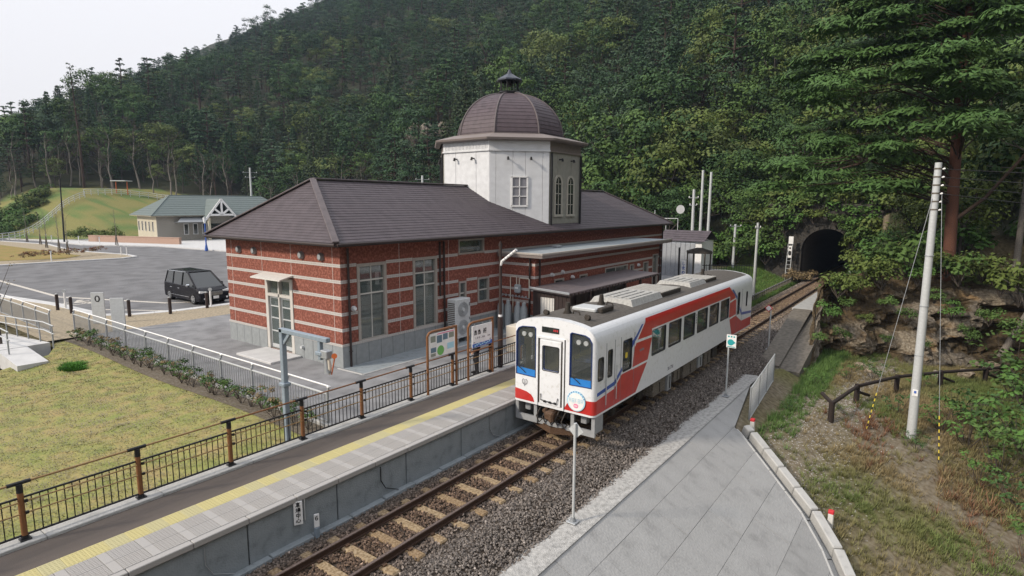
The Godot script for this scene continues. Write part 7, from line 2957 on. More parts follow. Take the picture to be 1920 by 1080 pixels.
# ---------------------------------------------------------------- a person, as one smooth surface
func sdf_mesh(bones: Array, cell: float, k: float) -> MB:
	var lo := Vector3(1e9, 1e9, 1e9)
	var hi := -lo
	for b in bones:
		for e in [0, 1]:
			var r := Vector3.ONE * (float(b[2 + e]) + 0.06)
			lo = lo.min(b[e] - r)
			hi = hi.max(b[e] + r)
	var nx := int((hi.x - lo.x) / cell) + 2
	var ny := int((hi.y - lo.y) / cell) + 2
	var nz := int((hi.z - lo.z) / cell) + 2
	var f := PackedFloat32Array()
	f.resize(nx * ny * nz)
	for x in nx:
		for y in ny:
			for z in nz:
				var p := lo + Vector3(x, y, z) * cell
				var s := 0.0
				for b in bones:
					var a: Vector3 = b[0]
					var ab: Vector3 = b[1] - a
					var t := clampf((p - a).dot(ab) / maxf(ab.length_squared(), 1e-6), 0, 1)
					var d := p.distance_to(a + ab * t) - lerpf(b[2], b[3], t)
					if d < 0.2:
						s += exp(-d / k)
				f[(x * ny + y) * nz + z] = -log(s) * k if s > 0 else 1.0
	var vid := {}
	var mb := MB.new()
	var pts := []
	for x in nx - 1:
		for y in ny - 1:
			for z in nz - 1:
				var sgn := 0
				var sum := Vector3.ZERO
				var cnt := 0
				var vals := []
				for c in 8:
					var v := f[((x + (c & 1)) * ny + y + ((c >> 1) & 1)) * nz + z + ((c >> 2) & 1)]
					vals.append(v)
					if v < 0:
						sgn += 1
				if sgn == 0 or sgn == 8:
					continue
				for e in [[0, 1], [2, 3], [4, 5], [6, 7], [0, 2], [1, 3], [4, 6], [5, 7], [0, 4], [1, 5], [2, 6], [3, 7]]:
					var v0: float = vals[e[0]]
					var v1: float = vals[e[1]]
					if (v0 < 0) != (v1 < 0):
						var t := v0 / (v0 - v1)
						var p0 := Vector3(e[0] & 1, (e[0] >> 1) & 1, (e[0] >> 2) & 1)
						var p1 := Vector3(e[1] & 1, (e[1] >> 1) & 1, (e[1] >> 2) & 1)
						sum += p0.lerp(p1, t)
						cnt += 1
				vid[(x * ny + y) * nz + z] = pts.size()
				pts.append(lo + (Vector3(x, y, z) + sum / cnt) * cell)
	for x in range(1, nx - 1):
		for y in range(1, ny - 1):
			for z in range(1, nz - 1):
				var v0 := f[(x * ny + y) * nz + z]
				for ax in 3:
					var o := [x, y, z]
					o[ax] += 1
					var v1 := f[(o[0] * ny + o[1]) * nz + o[2]]
					if (v0 < 0) == (v1 < 0):
						continue
					var b := (ax + 1) % 3
					var c := (ax + 2) % 3
					var q := []
					for s in [[0, 0], [-1, 0], [-1, -1], [0, -1]]:
						var g := [x, y, z]
						g[b] += s[0]
						g[c] += s[1]
						q.append(pts[vid[(g[0] * ny + g[1]) * nz + g[2]]])
					if v0 < 0:
						mb.q(q[2], q[3], q[0], q[1])
					else:
						mb.q(q[1], q[0], q[3], q[2])
	# smooth normals by position
	var acc := {}
	for j in mb.v.size():
		acc[mb.v[j]] = acc.get(mb.v[j], Vector3.ZERO) + mb.n[j]
	for j in mb.v.size():
		mb.n[j] = acc[mb.v[j]].normalized()
	return mb

func build_person() -> void:
	var at := Vector3(-13.35, GROUND, -15.95)
	var t := thing("person", "person in black jacket and trousers standing behind the station name board", "person", at, "", -0.6)
	ORG = Vector3.ZERO
	# facing +z in local axes
	var body := []
	for s in [-1.0, 1.0]:
		body.append([Vector3(s * 0.09, 0.92, 0), Vector3(s * 0.11, 0.5, 0.01), 0.085, 0.062])
		body.append([Vector3(s * 0.11, 0.5, 0.01), Vector3(s * 0.115, 0.09, -0.015), 0.062, 0.045])
		body.append([Vector3(s * 0.115, 0.05, -0.04), Vector3(s * 0.125, 0.035, 0.14), 0.048, 0.036])
		body.append([Vector3(s * 0.19, 1.4, 0), Vector3(s * 0.24, 1.12, -0.02), 0.058, 0.05])
		body.append([Vector3(s * 0.24, 1.12, -0.02), Vector3(s * 0.2, 0.92, 0.12), 0.05, 0.036])
		body.append([Vector3(s * 0.06, 1.0, 0), Vector3(s * 0.12, 1.38, 0), 0.12, 0.11])
	body.append([Vector3(0, 0.95, 0), Vector3(0, 1.15, 0), 0.14, 0.12])
	body.append([Vector3(0, 1.4, 0), Vector3(0, 1.5, 0.01), 0.07, 0.055])
	part(t, "clothed_body", sdf_mesh(body, 0.022, 0.018), "cloth_black")
	var head := [[Vector3(0, 1.6, 0.0), Vector3(0, 1.63, 0.0), 0.088, 0.09], [Vector3(0, 1.53, 0.035), Vector3(0, 1.55, 0.03), 0.055, 0.06], [Vector3(0, 1.46, 0), Vector3(0, 1.54, 0.01), 0.05, 0.05], [Vector3(0, 1.585, 0.09), Vector3(0, 1.565, 0.108), 0.012, 0.016], [Vector3(-0.092, 1.58, 0), Vector3(-0.092, 1.6, 0), 0.016, 0.018], [Vector3(0.092, 1.58, 0), Vector3(0.092, 1.6, 0), 0.016, 0.018]]
	for s in [-1.0, 1.0]:
		head.append([Vector3(s * 0.2, 0.9, 0.14), Vector3(s * 0.18, 0.85, 0.19), 0.03, 0.036])
		for k in 4:
			head.append([Vector3(s * (0.2 - k * 0.018), 0.835, 0.21), Vector3(s * (0.195 - k * 0.018), 0.785 + 0.005 * k, 0.225), 0.011, 0.009])
		head.append([Vector3(s * 0.15, 0.87, 0.19), Vector3(s * 0.13, 0.83, 0.22), 0.012, 0.01])
	part(t, "head_and_hands", sdf_mesh(head, 0.0125, 0.008), "skin")
	var hair := [[Vector3(0, 1.66, -0.02), Vector3(0, 1.62, -0.035), 0.092, 0.095]]
	part(t, "hair", sdf_mesh(hair, 0.02, 0.01), "hair")
	var fc := MB.new()
	for s in [-1.0, 1.0]:
		fc.cbox(Vector3(s * 0.034, 1.615, 0.086), Vector3(0.026, 0.01, 0.008), 0.003)
	fc.cbox(Vector3(0, 1.525, 0.093), Vector3(0.045, 0.008, 0.008), 0.003)
	part(t, "eyes_and_mouth", fc, "print_black")

# ---------------------------------------------------------------- vegetation
func leaf(mb: MB, p: Vector3, nrm_dir: Vector3, w: float, l: float, tone: float) -> void:
	var a := nrm_dir.cross(Vector3(rng.randf_range(-1, 1), rng.randf_range(-1, 1), rng.randf_range(-1, 1))).normalized()
	var b := nrm_dir.cross(a).normalized()
	mb.col = Color(tone, tone * rng.randf_range(0.94, 1.06), tone * rng.randf_range(0.85, 1.1))
	a *= l * 0.5
	b *= w * 0.5
	# a leaf spray: pointed at both ends
	mb.q(p - a, p + b * 0.9 - a * 0.1, p + a, p - b * 0.9 + a * 0.1)

func clump(mb: MB, c: Vector3, r: Vector3, n: int, w: float, l: float, up := 0.35, tone := 1.0) -> void:
	for k in n:
		var d := Vector3(rng.randfn(), rng.randfn(), rng.randfn()).normalized()
		if d.y < -0.35:
			d.y = -d.y * 0.6
		var q := pow(rng.randf(), 0.35)
		var nd := (d + Vector3(rng.randf_range(-0.5, 0.5), up + rng.randf_range(-0.3, 0.5), rng.randf_range(-0.5, 0.5))).normalized()
		leaf(mb, c + d * r * q, nd, w * rng.randf_range(0.7, 1.3), l * rng.randf_range(0.7, 1.3), tone * rng.randf_range(0.86, 1.1))

func limb(mb: MB, a: Vector3, b: Vector3, r0: float, r1: float, sides := 6) -> void:
	var m := a.lerp(b, 0.5) + Vector3(rng.randf_range(-1, 1), rng.randf_range(-0.3, 0.6), rng.randf_range(-1, 1)) * a.distance_to(b) * 0.08
	mb.tube([a, m, b], [r0, (r0 + r1) * 0.5, r1], sides, false)

# each returns [crown, trunk]; unit trees of the given height
func make_broadleaf(h: float, r: float, nc: int, per: int, lw: float) -> Array:
	var cr := MB.new()
	cr.colored = true
	var tr := MB.new()
	var lean := Vector3(rng.randf_range(-0.5, 0.5), 0, rng.randf_range(-0.5, 0.5))
	var fork := Vector3(0, h * 0.38, 0) + lean * 0.4
	tr.tube([Vector3(0, -0.6, 0), Vector3(0, h * 0.18, 0) + lean * 0.1, fork], [h * 0.024, h * 0.018, h * 0.014], 7, false)
	for k in nc:
		var a := k * 2.399 + rng.randf_range(-0.4, 0.4)
		var u := (k + 0.5) / nc
		var yy := lerpf(0.42, 0.94, u) * h
		var rad := r * sqrt(maxf(0.05, 1.0 - pow((u - 0.3) / 0.75, 2))) * rng.randf_range(0.5, 0.95)
		var c := Vector3(cos(a) * rad, yy, sin(a) * rad) + lean
		var s := r * rng.randf_range(0.36, 0.62)
		clump(cr, c, Vector3(s, s * 0.72, s), per, lw, lw * 1.5, 0.35, rng.randf_range(0.68, 1.25))
		if k % 2 == 0:
			limb(tr, fork, c - Vector3(0, s * 0.3, 0), h * 0.009, h * 0.003, 5)
	return [cr.mesh(), tr.mesh()]

func make_pine(h: float, r: float, layers: int, lw: float, bare := 0.4) -> Array:
	var cr := MB.new()
	cr.colored = true
	var tr := MB.new()
	var bend := Vector3(rng.randf_range(-0.6, 0.6), 0, rng.randf_range(-0.6, 0.6))
	tr.tube([Vector3(0, -0.8, 0), Vector3(0, h * 0.4, 0) + bend * 0.4, Vector3(0, h * 0.7, 0) + bend, Vector3(0, h * 0.96, 0) + bend * 0.8], [h * 0.02, h * 0.015, h * 0.01, h * 0.004], 7, false)
	for k in layers:
		var u := (k + 0.5) / layers
		var y := lerpf(bare, 0.97, u) * h
		var rad := r * (1.0 - pow(u, 1.6) * 0.85) * rng.randf_range(0.75, 1.1)
		var n := 4 if u < 0.7 else 3
		for j in n:
			var a := TAU * j / n + k * 1.1 + rng.randf_range(-0.4, 0.4)
			var c := Vector3(cos(a) * rad * 0.72, y + rng.randf_range(-0.3, 0.3), sin(a) * rad * 0.72) + bend * 0.8
			var s := maxf(0.5, rad * rng.randf_range(0.42, 0.6))
			clump(cr, c, Vector3(s, s * 0.3, s), 34, lw * 0.62, lw * 1.5, 0.55, rng.randf_range(0.7, 1.22))
			limb(tr, Vector3(0, y - 0.3, 0) + bend * 0.8, c, h * 0.006, h * 0.002, 4)
	return [cr.mesh(), tr.mesh()]

func make_cedar(h: float, r: float, lw: float) -> Array:
	var cr := MB.new()
	cr.colored = true
	var tr := MB.new()
	tr.tube([Vector3(0, -0.8, 0), Vector3(0, h * 0.5, 0), Vector3(0, h, 0)], [h * 0.018, h * 0.012, h * 0.002], 7, false)
	var n := 15
	for k in n:
		var u := (k + 0.4) / n
		var y := lerpf(0.2, 0.98, u) * h
		var rad := r * pow(1.0 - u, 0.8) + 0.25
		for j in 4:
			var a := TAU * j / 4.0 + k * 0.8
			var c := Vector3(cos(a) * rad * 0.6, y, sin(a) * rad * 0.6)
			clump(cr, c, Vector3(rad * 0.55, 0.55, rad * 0.55), 22, lw * 0.7, lw * 1.5, 0.2, rng.randf_range(0.78, 1.12))
	return [cr.mesh(), tr.mesh()]

func make_bush(r: float, n: int, lw: float) -> Array:
	var cr := MB.new()
	cr.colored = true
	var tr := MB.new()
	for k in 7:
		var a := k * 2.399
		var c := Vector3(cos(a) * r * 0.5, r * rng.randf_range(0.35, 0.95), sin(a) * r * 0.5)
		clump(cr, c, Vector3(r * 0.5, r * 0.42, r * 0.5), n, lw, lw * 1.5, 0.5, rng.randf_range(0.8, 1.15))
		limb(tr, Vector3(0, -0.3, 0), c, r * 0.03, r * 0.01, 4)
	return [cr.mesh(), tr.mesh()]

func make_bare(h: float) -> Array:
	var tr := MB.new()
	var tw := MB.new()
	var p := Vector3(0, -0.4, 0)
	var path := [p]
	for k in 6:
		p += Vector3(rng.randf_range(-0.5, 0.5), h / 6.0, rng.randf_range(-0.5, 0.5))
		path.append(p)
	tr.tube(path, [h * 0.016, h * 0.014, h * 0.011, h * 0.009, h * 0.007, h * 0.005, h * 0.002], 6, false)
	for k in 14:
		var o: Vector3 = path[2 + k % 4].lerp(path[3 + k % 4], rng.randf())
		var e := o + Vector3(rng.randf_range(-1, 1), rng.randf_range(0.5, 1.2), rng.randf_range(-1, 1)) * h * 0.17
		limb(tw, o, e, h * 0.005, h * 0.0015, 4)
		for j in 3:
			limb(tw, o.lerp(e, 0.5), e + Vector3(rng.randf_range(-1, 1), rng.randf_range(0, 1), rng.randf_range(-1, 1)) * h * 0.08, h * 0.0025, h * 0.001, 3)
	return [tr.mesh(), tw.mesh()]

var kinds := {}
const CRAGS := [[-100.0, -102.0, 7.0, "pale crag standing out of the forest beside the dome"], [-107.0, -134.0, 6.0, "reddish crag in the forest above the dome"], [-107.0, -82.0, 7.0, "grey rock outcrop showing among trees behind the station roof"]]

func build_forest() -> void:
	kinds = {
		"pine": {"shapes": [make_pine(12, 3.4, 7, 0.36), make_pine(13, 3.0, 8, 0.34, 0.3), make_pine(11, 3.8, 6, 0.38, 0.45), make_broadleaf(12, 2.9, 12, 95, 0.26), make_broadleaf(11, 3.2, 12, 95, 0.26), make_broadleaf(13, 2.6, 12, 95, 0.25)], "mats": ["pine_a", "pine_b", "pine_grey"], "bark": "bark_far", "called": "pine_tree", "label": "dark green pine with reddish trunk on the wooded hillside", "group": "pines on the hillside"},
		"leafy": {"shapes": [make_broadleaf(9.5, 3.9, 13, 150, 0.27), make_broadleaf(8.5, 4.2, 13, 150, 0.27), make_broadleaf(10.5, 3.6, 13, 150, 0.26)], "mats": ["leaf_a", "leaf_b", "leaf_c", "leaf_pale", "leaf_deep"], "bark": "bark_grey", "called": "broadleaf_tree", "label": "rounded leafy tree among the trees of the hillside", "group": "leafy trees on the hillside"},
		"cedar": {"shapes": [make_cedar(14, 2.7, 0.36), make_cedar(12, 2.4, 0.34)], "mats": ["cedar_a", "pine_b"], "bark": "bark_grey", "called": "cedar_tree", "label": "pointed dark cedar among the trees of the hillside", "group": "cedars on the hillside"},
		"bush": {"shapes": [make_bush(1.6, 60, 0.2), make_bush(1.4, 60, 0.18), make_bush(1.8, 60, 0.22)], "mats": ["leaf_bright", "leaf_a", "leaf_c"], "bark": "bark_grey", "called": "bush", "label": "leafy green bush growing on the slope", "group": "bushes on the slope"},
	}
	var all := []
	# trees by rings of distance so that far trees stand no denser than they show
	for ring_a in [[36.0, 105.0, 3.7], [105.0, 190.0, 4.2], [190.0, 430.0, 5.8]]:
		var d: float = ring_a[0]
		var sp: float = ring_a[2]
		while d < ring_a[1]:
			var az := -9.0
			while az < 83.0:
				var a := deg_to_rad(az + rng.randf_range(-0.4, 0.4) * rad_to_deg(sp / d))
				var dd := d + rng.randf_range(-0.45, 0.45) * sp
				var x := -sin(a) * dd
				var z := -cos(a) * dd
				az += rad_to_deg(sp / d)
				if x > -7.0 and z > -38.0:
					continue
				var fd := foot_dist(Vector2(x, z))
				if fd < 1.0:
					continue
				if absf(x - TX) < 4.5 and z > -67.0:
					continue
				if x > -5.5 and z > -50.0 and fd < 5.0:
					continue
				var hidden := false
				for c in CRAGS:
					var cp := Vector2(c[0], c[1])
					var fr := cp - cp.normalized() * 7.0
					if Vector2(x, z).distance_to(fr) < 8.0:
						hidden = true
				if hidden:
					continue
				var n := noise.get_noise_2d(x * 1.6 + 300, z * 1.6)
				var right := smoothstep(-60.0, -15.0, x)
				var kind := "pine"
				var pick := n + rng.randf_range(-0.25, 0.25) + 0.32 * right - 0.0016 * fd
				if pick > 0.08:
					kind = "leafy"
				elif pick < -0.42 and fd < 60.0:
					kind = "cedar"
				if x < -110 and fd < 30 and rng.randf() < 0.3:
					kind = "cedar"
				var s := rng.randf_range(0.62, 1.2)
				if rng.randf() < 0.14:
					s *= 1.3
				if fd < 6:
					s *= 0.7
				all.append([kind, Vector3(x, height(x, z) - 0.2, z), s])
			d += sp
	# undergrowth: bushes along the foot of the hill and over the tunnel
	for k in 900:
		var seg := rng.randi_range(8, foot.size() - 4)
		var p := foot[seg].lerp(foot[seg + 1], rng.randf())
		var off := rng.randf() * rng.randf() * 13.0
		var a := rng.randf() * TAU
		p += Vector2(cos(a), sin(a)) * off
		var fd := foot_dist(p)
		if fd < 0.4:
			continue
		if p.x > -5.2 and p.y > -43 and fd < 4.0:
			continue
		if absf(p.x - TX) < 3.2 and p.y > -64.8:
			continue
		all.append(["bush", Vector3(p.x, height(p.x, p.y) - 0.1, p.y), rng.randf_range(0.6, 1.35)])
	# hanging bushes round the portal and along the top of the rocks
	for p in [[-6.0, 5.2, -62.2, 1.2], [-5.0, 3.6, -61.6, 1.3], [-4.6, 2.0, -60.6, 1.2], [-5.2, 6.6, -62.6, 1.5], [-7.4, 6.4, -62.9, 1.2], [-4.2, 1.6, -57.0, 1.2], [-3.8, 1.4, -53.5, 1.3], [-3.6, 1.5, -50.0, 1.2], [-10.4, 6.9, -63.2, 1.2], [-12.6, 6.6, -63.0, 1.2], [-14.8, 4.5, -62.4, 1.3], [-15.6, 2.2, -61.4, 1.2], [-16.8, 1.2, -60.2, 1.1], [-6.1, 3.4, -61.4, 1.0], [-5.7, 1.6, -60.4, 0.9], [-5.9, 0.8, -58.6, 0.8], [-8.2, 6.0, -62.4, 0.9], [-9.6, 6.2, -62.4, 1.0], [-11.4, 6.0, -62.3, 1.0], [-13.2, 5.2, -62.2, 1.2], [-13.8, 3.4, -62.0, 1.1], [-14.2, 1.4, -61.6, 1.0], [-6.6, 4.8, -62.0, 0.8], [-7.3, 4.3, -61.7, 0.7], [-6.9, 3.0, -61.3, 0.8], [-6.7, 1.6, -60.8, 0.8], [-8.4, 5.2, -61.9, 0.7], [-10.2, 5.4, -61.9, 0.8], [-11.6, 4.9, -61.9, 0.7], [-12.7, 4.4, -61.8, 0.9], [-13.6, 2.4, -61.5, 0.9]]:
		all.append(["bush", Vector3(p[0], p[1], p[2]), p[3]])
	# dark scrub beside the mound railing
	for k in 130:
		var u := rng.randf()
		var x := lerpf(-152.0, -120.0, u)
		var z := lerpf(-43.0, -24.0, u) + rng.randf() * 26.0
		all.append(["bush", Vector3(x, height(x, z) - 0.2, z), rng.randf_range(0.8, 1.6)])
	# bushes hanging over the rock bank
	for p in [[-4.4, 2.2, -35.6, 0.7], [-3.2, 2.9, -37.2, 0.8], [-1.6, 3.3, -39.0, 0.9], [0.2, 3.2, -40.6, 0.8], [1.8, 3.0, -41.4, 0.9], [3.4, 2.0, -40.4, 0.9], [4.6, 0.6, -36.6, 0.9], [-2.2, 1.6, -36.6, 0.35], [-0.2, 1.9, -38.2, 0.35], [-3.9, 1.5, -35.2, 0.35], [-4.5, 1.2, -33.6, 0.4], [-4.6, 0.2, -32.0, 0.3], [4.9, 1.2, -31.5, 1.0], [5.2, 0.6, -28.0, 1.0], [-4.6, 1.9, -36.8, 0.6], [-3.6, 2.3, -36.2, 0.6], [-2.6, 2.6, -37.4, 0.6], [-1.0, 2.8, -38.6, 0.65], [0.8, 2.8, -40.2, 0.7], [2.6, 2.4, -40.6, 0.8], [-3.0, 0.9, -34.9, 0.35], [-1.3, 1.0, -36.6, 0.35], [0.6, 1.1, -38.3, 0.4], [2.2, 0.9, -38.9, 0.45], [-3.8, 0.2, -33.4, 0.3], [-2.0, 0.0, -35.0, 0.28], [1.4, 0.1, -37.6, 0.35], [3.2, 0.4, -38.6, 0.5], [-0.4, -0.2, -35.8, 0.25], [-4.9, 1.3, -38.6, 0.4], [-4.8, 1.5, -41.0, 0.5], [-4.9, 1.3, -43.6, 0.5], [-4.8, 1.4, -46.4, 0.6], [-5.0, 0.9, -36.4, 0.3], [-5.0, 0.4, -34.4, 0.3]]:
		all.append(["bush", Vector3(p[0], p[1], p[2]), p[3]])
	var cam := Vector3(0, 6.95, 0)
	var fwd := Vector3(-sin(deg_to_rad(36.4)), 0, -cos(deg_to_rad(36.4)))
	for t in all:
		var v: Vector3 = t[1] - cam
		var size: float = t[2] * (10.0 if t[0] != "bush" else 3.0) / v.length()
		if rad_to_deg(v.angle_to(fwd)) > 44.0:
			size *= 0.2
		# what the brick building hides is not worth a tree of its own
		t.append(size)
	all.sort_custom(func(a, b): return a[3] > b[3])
	var made := {}
	var rest := {}
	for t in all:
		var K: Dictionary = kinds[t[0]]
		var q: int = rng.randi() % K.shapes.size()
		var turn := Basis(Vector3.UP, rng.randf() * TAU).scaled(Vector3(t[2], t[2] * rng.randf_range(0.9, 1.15), t[2]))
		var lim := 280 if t[0] != "bush" else 200
		if made.get(t[0], 0) < lim:
			made[t[0]] = made.get(t[0], 0) + 1
			var o := Node3D.new()
			o.name = numbered(K.called)
			add_child(o)
			o.transform = Transform3D(turn, t[1])
			var mat: String = K.mats[rng.randi() % K.mats.size()]
			var at: Vector3 = t[1]
			var where := "on the rock bank side of the track"
			if at.x < -7.0:
				where = "above the tunnel mouth"
			if at.x < -15.0:
				where = "on the slope behind the slim poles"
			if at.x < -34.0:
				where = "on the hillside behind the domed tower"
			if at.x < -75.0:
				where = "on the hillside behind the brick station"
			if at.x < -112.0:
				where = "beside the grass mound"
			var tone: String = {"pine_a": "mid green", "pine_b": "dark bluish green", "leaf_a": "mid green", "leaf_b": "dark green", "leaf_c": "yellowish green", "leaf_bright": "bright green", "cedar_a": "dark olive", "leaf_pale": "pale olive green", "leaf_deep": "very dark green", "pine_grey": "greyish green"}[mat]
			var form: String = {"pine": "layered pine tree" if q < 3 else "rounded pine tree", "leafy": "round leafy tree", "cedar": "pointed cedar tree", "bush": "leafy bush"}[t[0]]
			var size_word := "large " if t[2] > 1.1 else ("small " if t[2] < 0.75 else "")
			tag(o, "%s%s %s %s" % [size_word, tone, form, where], "tree" if t[0] != "bush" else "bush", "%ss %s" % [form, where])
			inst(o, "crown", K.shapes[q][0], mat)
			inst(o, "trunk", K.shapes[q][1], K.bark)
		else:
			var key := "%s%d" % [t[0], q]
			if not rest.has(key):
				rest[key] = [t[0], q, [], []]
			rest[key][2].append(Transform3D(turn, t[1]))
			var c: Color = (M[K.mats[rng.randi() % K.mats.size()]] as StandardMaterial3D).albedo_color.srgb_to_linear() * rng.randf_range(0.6, 1.35)
			rest[key][3].append(Color(c.r, c.g, c.b))
	for key in rest:
		var r: Array = rest[key]
		var K: Dictionary = kinds[r[0]]
		stuff(self, r[0] + "_forest", K.shapes[r[1]][0], "leaf_tint", r[2], r[3], "far %s crowns of the forest, seen as one mass" % [{"pine": "dark pine", "leafy": "leafy", "cedar": "dark cedar", "bush": "low bush"}[r[0]]], "forest")
		var white := []
		for k in r[2].size():
			white.append(Color(1, 1, 1))
		stuff(self, "forest_trunks", K.shapes[r[1]][1], K.bark, r[2], white, "far %s trunks among the forest" % [{"pine": "reddish pine", "leafy": "grey tree", "cedar": "straight cedar", "bush": "thin bush"}[r[0]]], "forest")
	# pale bare trees along the left edge of the wood
	var sh := [make_bare(11.0), make_bare(13.0), make_bare(9.0)]
	for k in 26:
		var u := k / 25.0
		var p := foot[3].lerp(foot[4], u * 2.0) if u < 0.5 else foot[4].lerp(foot[6], (u - 0.5) * 2.0)
		p += Vector2(rng.randf_range(-3, 4), rng.randf_range(-2, 4))
		var o := thing("bare_tree", "pale thin bare tree at the dark edge of the wood", "tree", Vector3(p.x, height(p.x, p.y), p.y), "bare trees at the wood edge", rng.randf() * TAU)
		var s := rng.randf_range(0.8, 1.25)
		o.scale = Vector3(s, s, s)
		inst(o, "trunk", sh[k % 3][0], "bark_pale")
		inst(o, "branches", sh[k % 3][1], "bark_grey")
	# one tall half-dead cedar stands out against the sky
	var o := thing("dead_cedar", "very tall half dead cedar with sparse brown top against the sky", "tree", Vector3(-160, height(-160, -51.5), -51.5))
	var tr := MB.new()
	tr.tube([Vector3(0, -0.5, 0), Vector3(-0.2, 12, 0), Vector3(-0.9, 27, 0.3)], [0.32, 0.24, 0.05], 8, false)
	part(o, "trunk", tr, "bark_far")
	var br := MB.new()
	var lf := MB.new()
	lf.colored = true
	for k in 46:
		var u := k / 45.0
		var y := lerpf(10.0, 27.5, u)
		var a := k * 2.4
		var rad := lerpf(2.6, 0.5, u)
		var st := Vector3(-0.9 * y / 27.0, y - 0.4, 0)
		var e := st + Vector3(cos(a) * rad, 0.3, sin(a) * rad)
		limb(br, st, e, 0.05, 0.02, 4)
		clump(lf, e, Vector3(0.55, 0.35, 0.55), 9, 0.3, 0.5, 0.2)
	part(o, "branches", br, "bark_grey")
	part(o, "crown", lf, "leaf_dry" if false else "cedar_a")
	build_big_pine()

func build_big_pine() -> void:
	var b := Vector3(0.35, height(0.35, -42.5) - 0.3, -42.5)
	var t := thing("great_pine", "great red trunked pine spreading layered boughs above the rock bank", "tree", b)
	var tr := MB.new()
	var H := 22.0
	tr.tube([Vector3(0, -0.5, 0), Vector3(-0.12, 3.5, 0), Vector3(-0.3, 8, 0), Vector3(-0.45, 13, 0), Vector3(-0.4, 18, 0), Vector3(-0.5, H, 0)], [0.36, 0.32, 0.29, 0.24, 0.17, 0.08], 14, false)
	part(t, "trunk", tr, "bark_red")
	var bo := MB.new()
	var cr := MB.new()
	cr.colored = true
	# low limb sweeping left, as the photo shows
	bo.tube([Vector3(-0.35, 7.2, 0), Vector3(-1.6, 8.6, 0.2), Vector3(-3.4, 8.9, 0.5), Vector3(-5.2, 8.4, 0.8), Vector3(-7.0, 7.9, 1.0)], [0.2, 0.15, 0.11, 0.07, 0.03], 7, false)
	bo.tube([Vector3(-1.9, 8.7, 0.2), Vector3(-3.0, 10.0, 0.0), Vector3(-4.0, 10.9, -0.3)], [0.12, 0.08, 0.04], 6, false)
	bo.tube([Vector3(-0.2, 5.0, 0), Vector3(1.2, 6.4, 0.1), Vector3(2.6, 8.6, 0.3), Vector3(3.6, 11.0, 0.4)], [0.12, 0.1, 0.08, 0.04], 7, false)
	var pads := []
	for k in 128:
		var u := (k + 0.5) / 128.0
		var y := lerpf(6.6, 23.0, u) + rng.randf_range(-0.5, 0.5)
		var a := rng.randf() * TAU
		var rad := lerpf(8.2, 3.0, smoothstep(0.2, 1.0, u)) * sqrt(rng.randf())
		var c := Vector3(cos(a) * rad * 1.0 - 3.2 * (1.0 - u * 0.6), y, sin(a) * rad * 0.7)
		if c.x > 3.0 or (c.length() < 100 and y < 9.5 and c.x > -2.0):
			c.x = -rng.randf_range(2.5, 8.5)
		pads.append(c)
	for c in pads:
		var s := rng.randf_range(1.2, 2.0)
		clump(cr, c, Vector3(s, s * 0.32, s), 430, 0.13, 0.42, 0.75, rng.randf_range(0.8, 1.15))
		var st := Vector3(-0.2, clampf(c.y - 1.2, 6.0, 20.0), 0)
		bo.tube([st, st.lerp(c, 0.5) + Vector3(0, 0.9, 0), c - Vector3(0, 0.12, 0)], [0.05, 0.035, 0.015], 5, false)
	part(t, "boughs", bo, "bark_far")
	part(t, "crown", cr, "pine_near")
	# two leaning grey trees behind it
	for a in [[3.6, -47.0, 17.0, -0.6, "tall thin grey tree rising behind the great pine"], [2.6, -40.5, 9.0, 3.0, "leaning dead grey branch tree beside the great pine"]]:
		var y := height(a[0], a[1])
		var o := thing("grey_tree", a[4], "tree", Vector3(a[0], y, a[1]))
		var mb := MB.new()
		var e := Vector3(a[3], a[2], 0)
		mb.tube([Vector3(0, -0.4, 0), e * 0.35 + Vector3(0.2, 0, 0), e * 0.7, e], [0.2, 0.16, 0.12, 0.04], 8, false)
		part(o, "trunk", mb, "bark_pale")
		mb = MB.new()
		for k in 12:
			var s := e * rng.randf_range(0.35, 0.95)
			limb(mb, s, s + Vector3(rng.randf_range(-1, 1), rng.randf_range(-0.3, 1), rng.randf_range(-1, 1)) * 1.8, 0.045, 0.012, 4)
		part(o, "branches", mb, "bark_pale")

func ico_rock(r: Vector3, sd: int) -> ArrayMesh:
	var s := SphereMesh.new()
	s.radial_segments = 36
	s.rings = 20
	s.radius = 1.0
	s.height = 2.0
	var a := s.get_mesh_arrays()
	var v: PackedVector3Array = a[Mesh.ARRAY_VERTEX]
	var ix: PackedInt32Array = a[Mesh.ARRAY_INDEX]
	var f := FastNoiseLite.new()
	f.seed = sd
	f.frequency = 0.75
	f.fractal_octaves = 3
	var g := FastNoiseLite.new()
	g.seed = sd + 5
	g.noise_type = FastNoiseLite.TYPE_CELLULAR
	g.frequency = 0.8
	var cuts := []
	for k in 13:
		cuts.append([Vector3(rng.randfn(), rng.randfn(), rng.randfn()).normalized(), rng.randf_range(0.5, 0.85)])
	for k in v.size():
		var p := v[k]
		var d := 1.0 + 0.3 * f.get_noise_3dv(p) + 0.45 * g.get_noise_3dv(p)
		p *= d
		# flat broken faces
		for c in cuts:
			p -= c[0] * maxf(0.0, p.dot(c[0]) - c[1])
		v[k] = p * r
	var mb := MB.new()
	for k in range(0, ix.size(), 3):
		mb.tri(v[ix[k]], v[ix[k + 2]], v[ix[k + 1]])
	return mb.mesh()

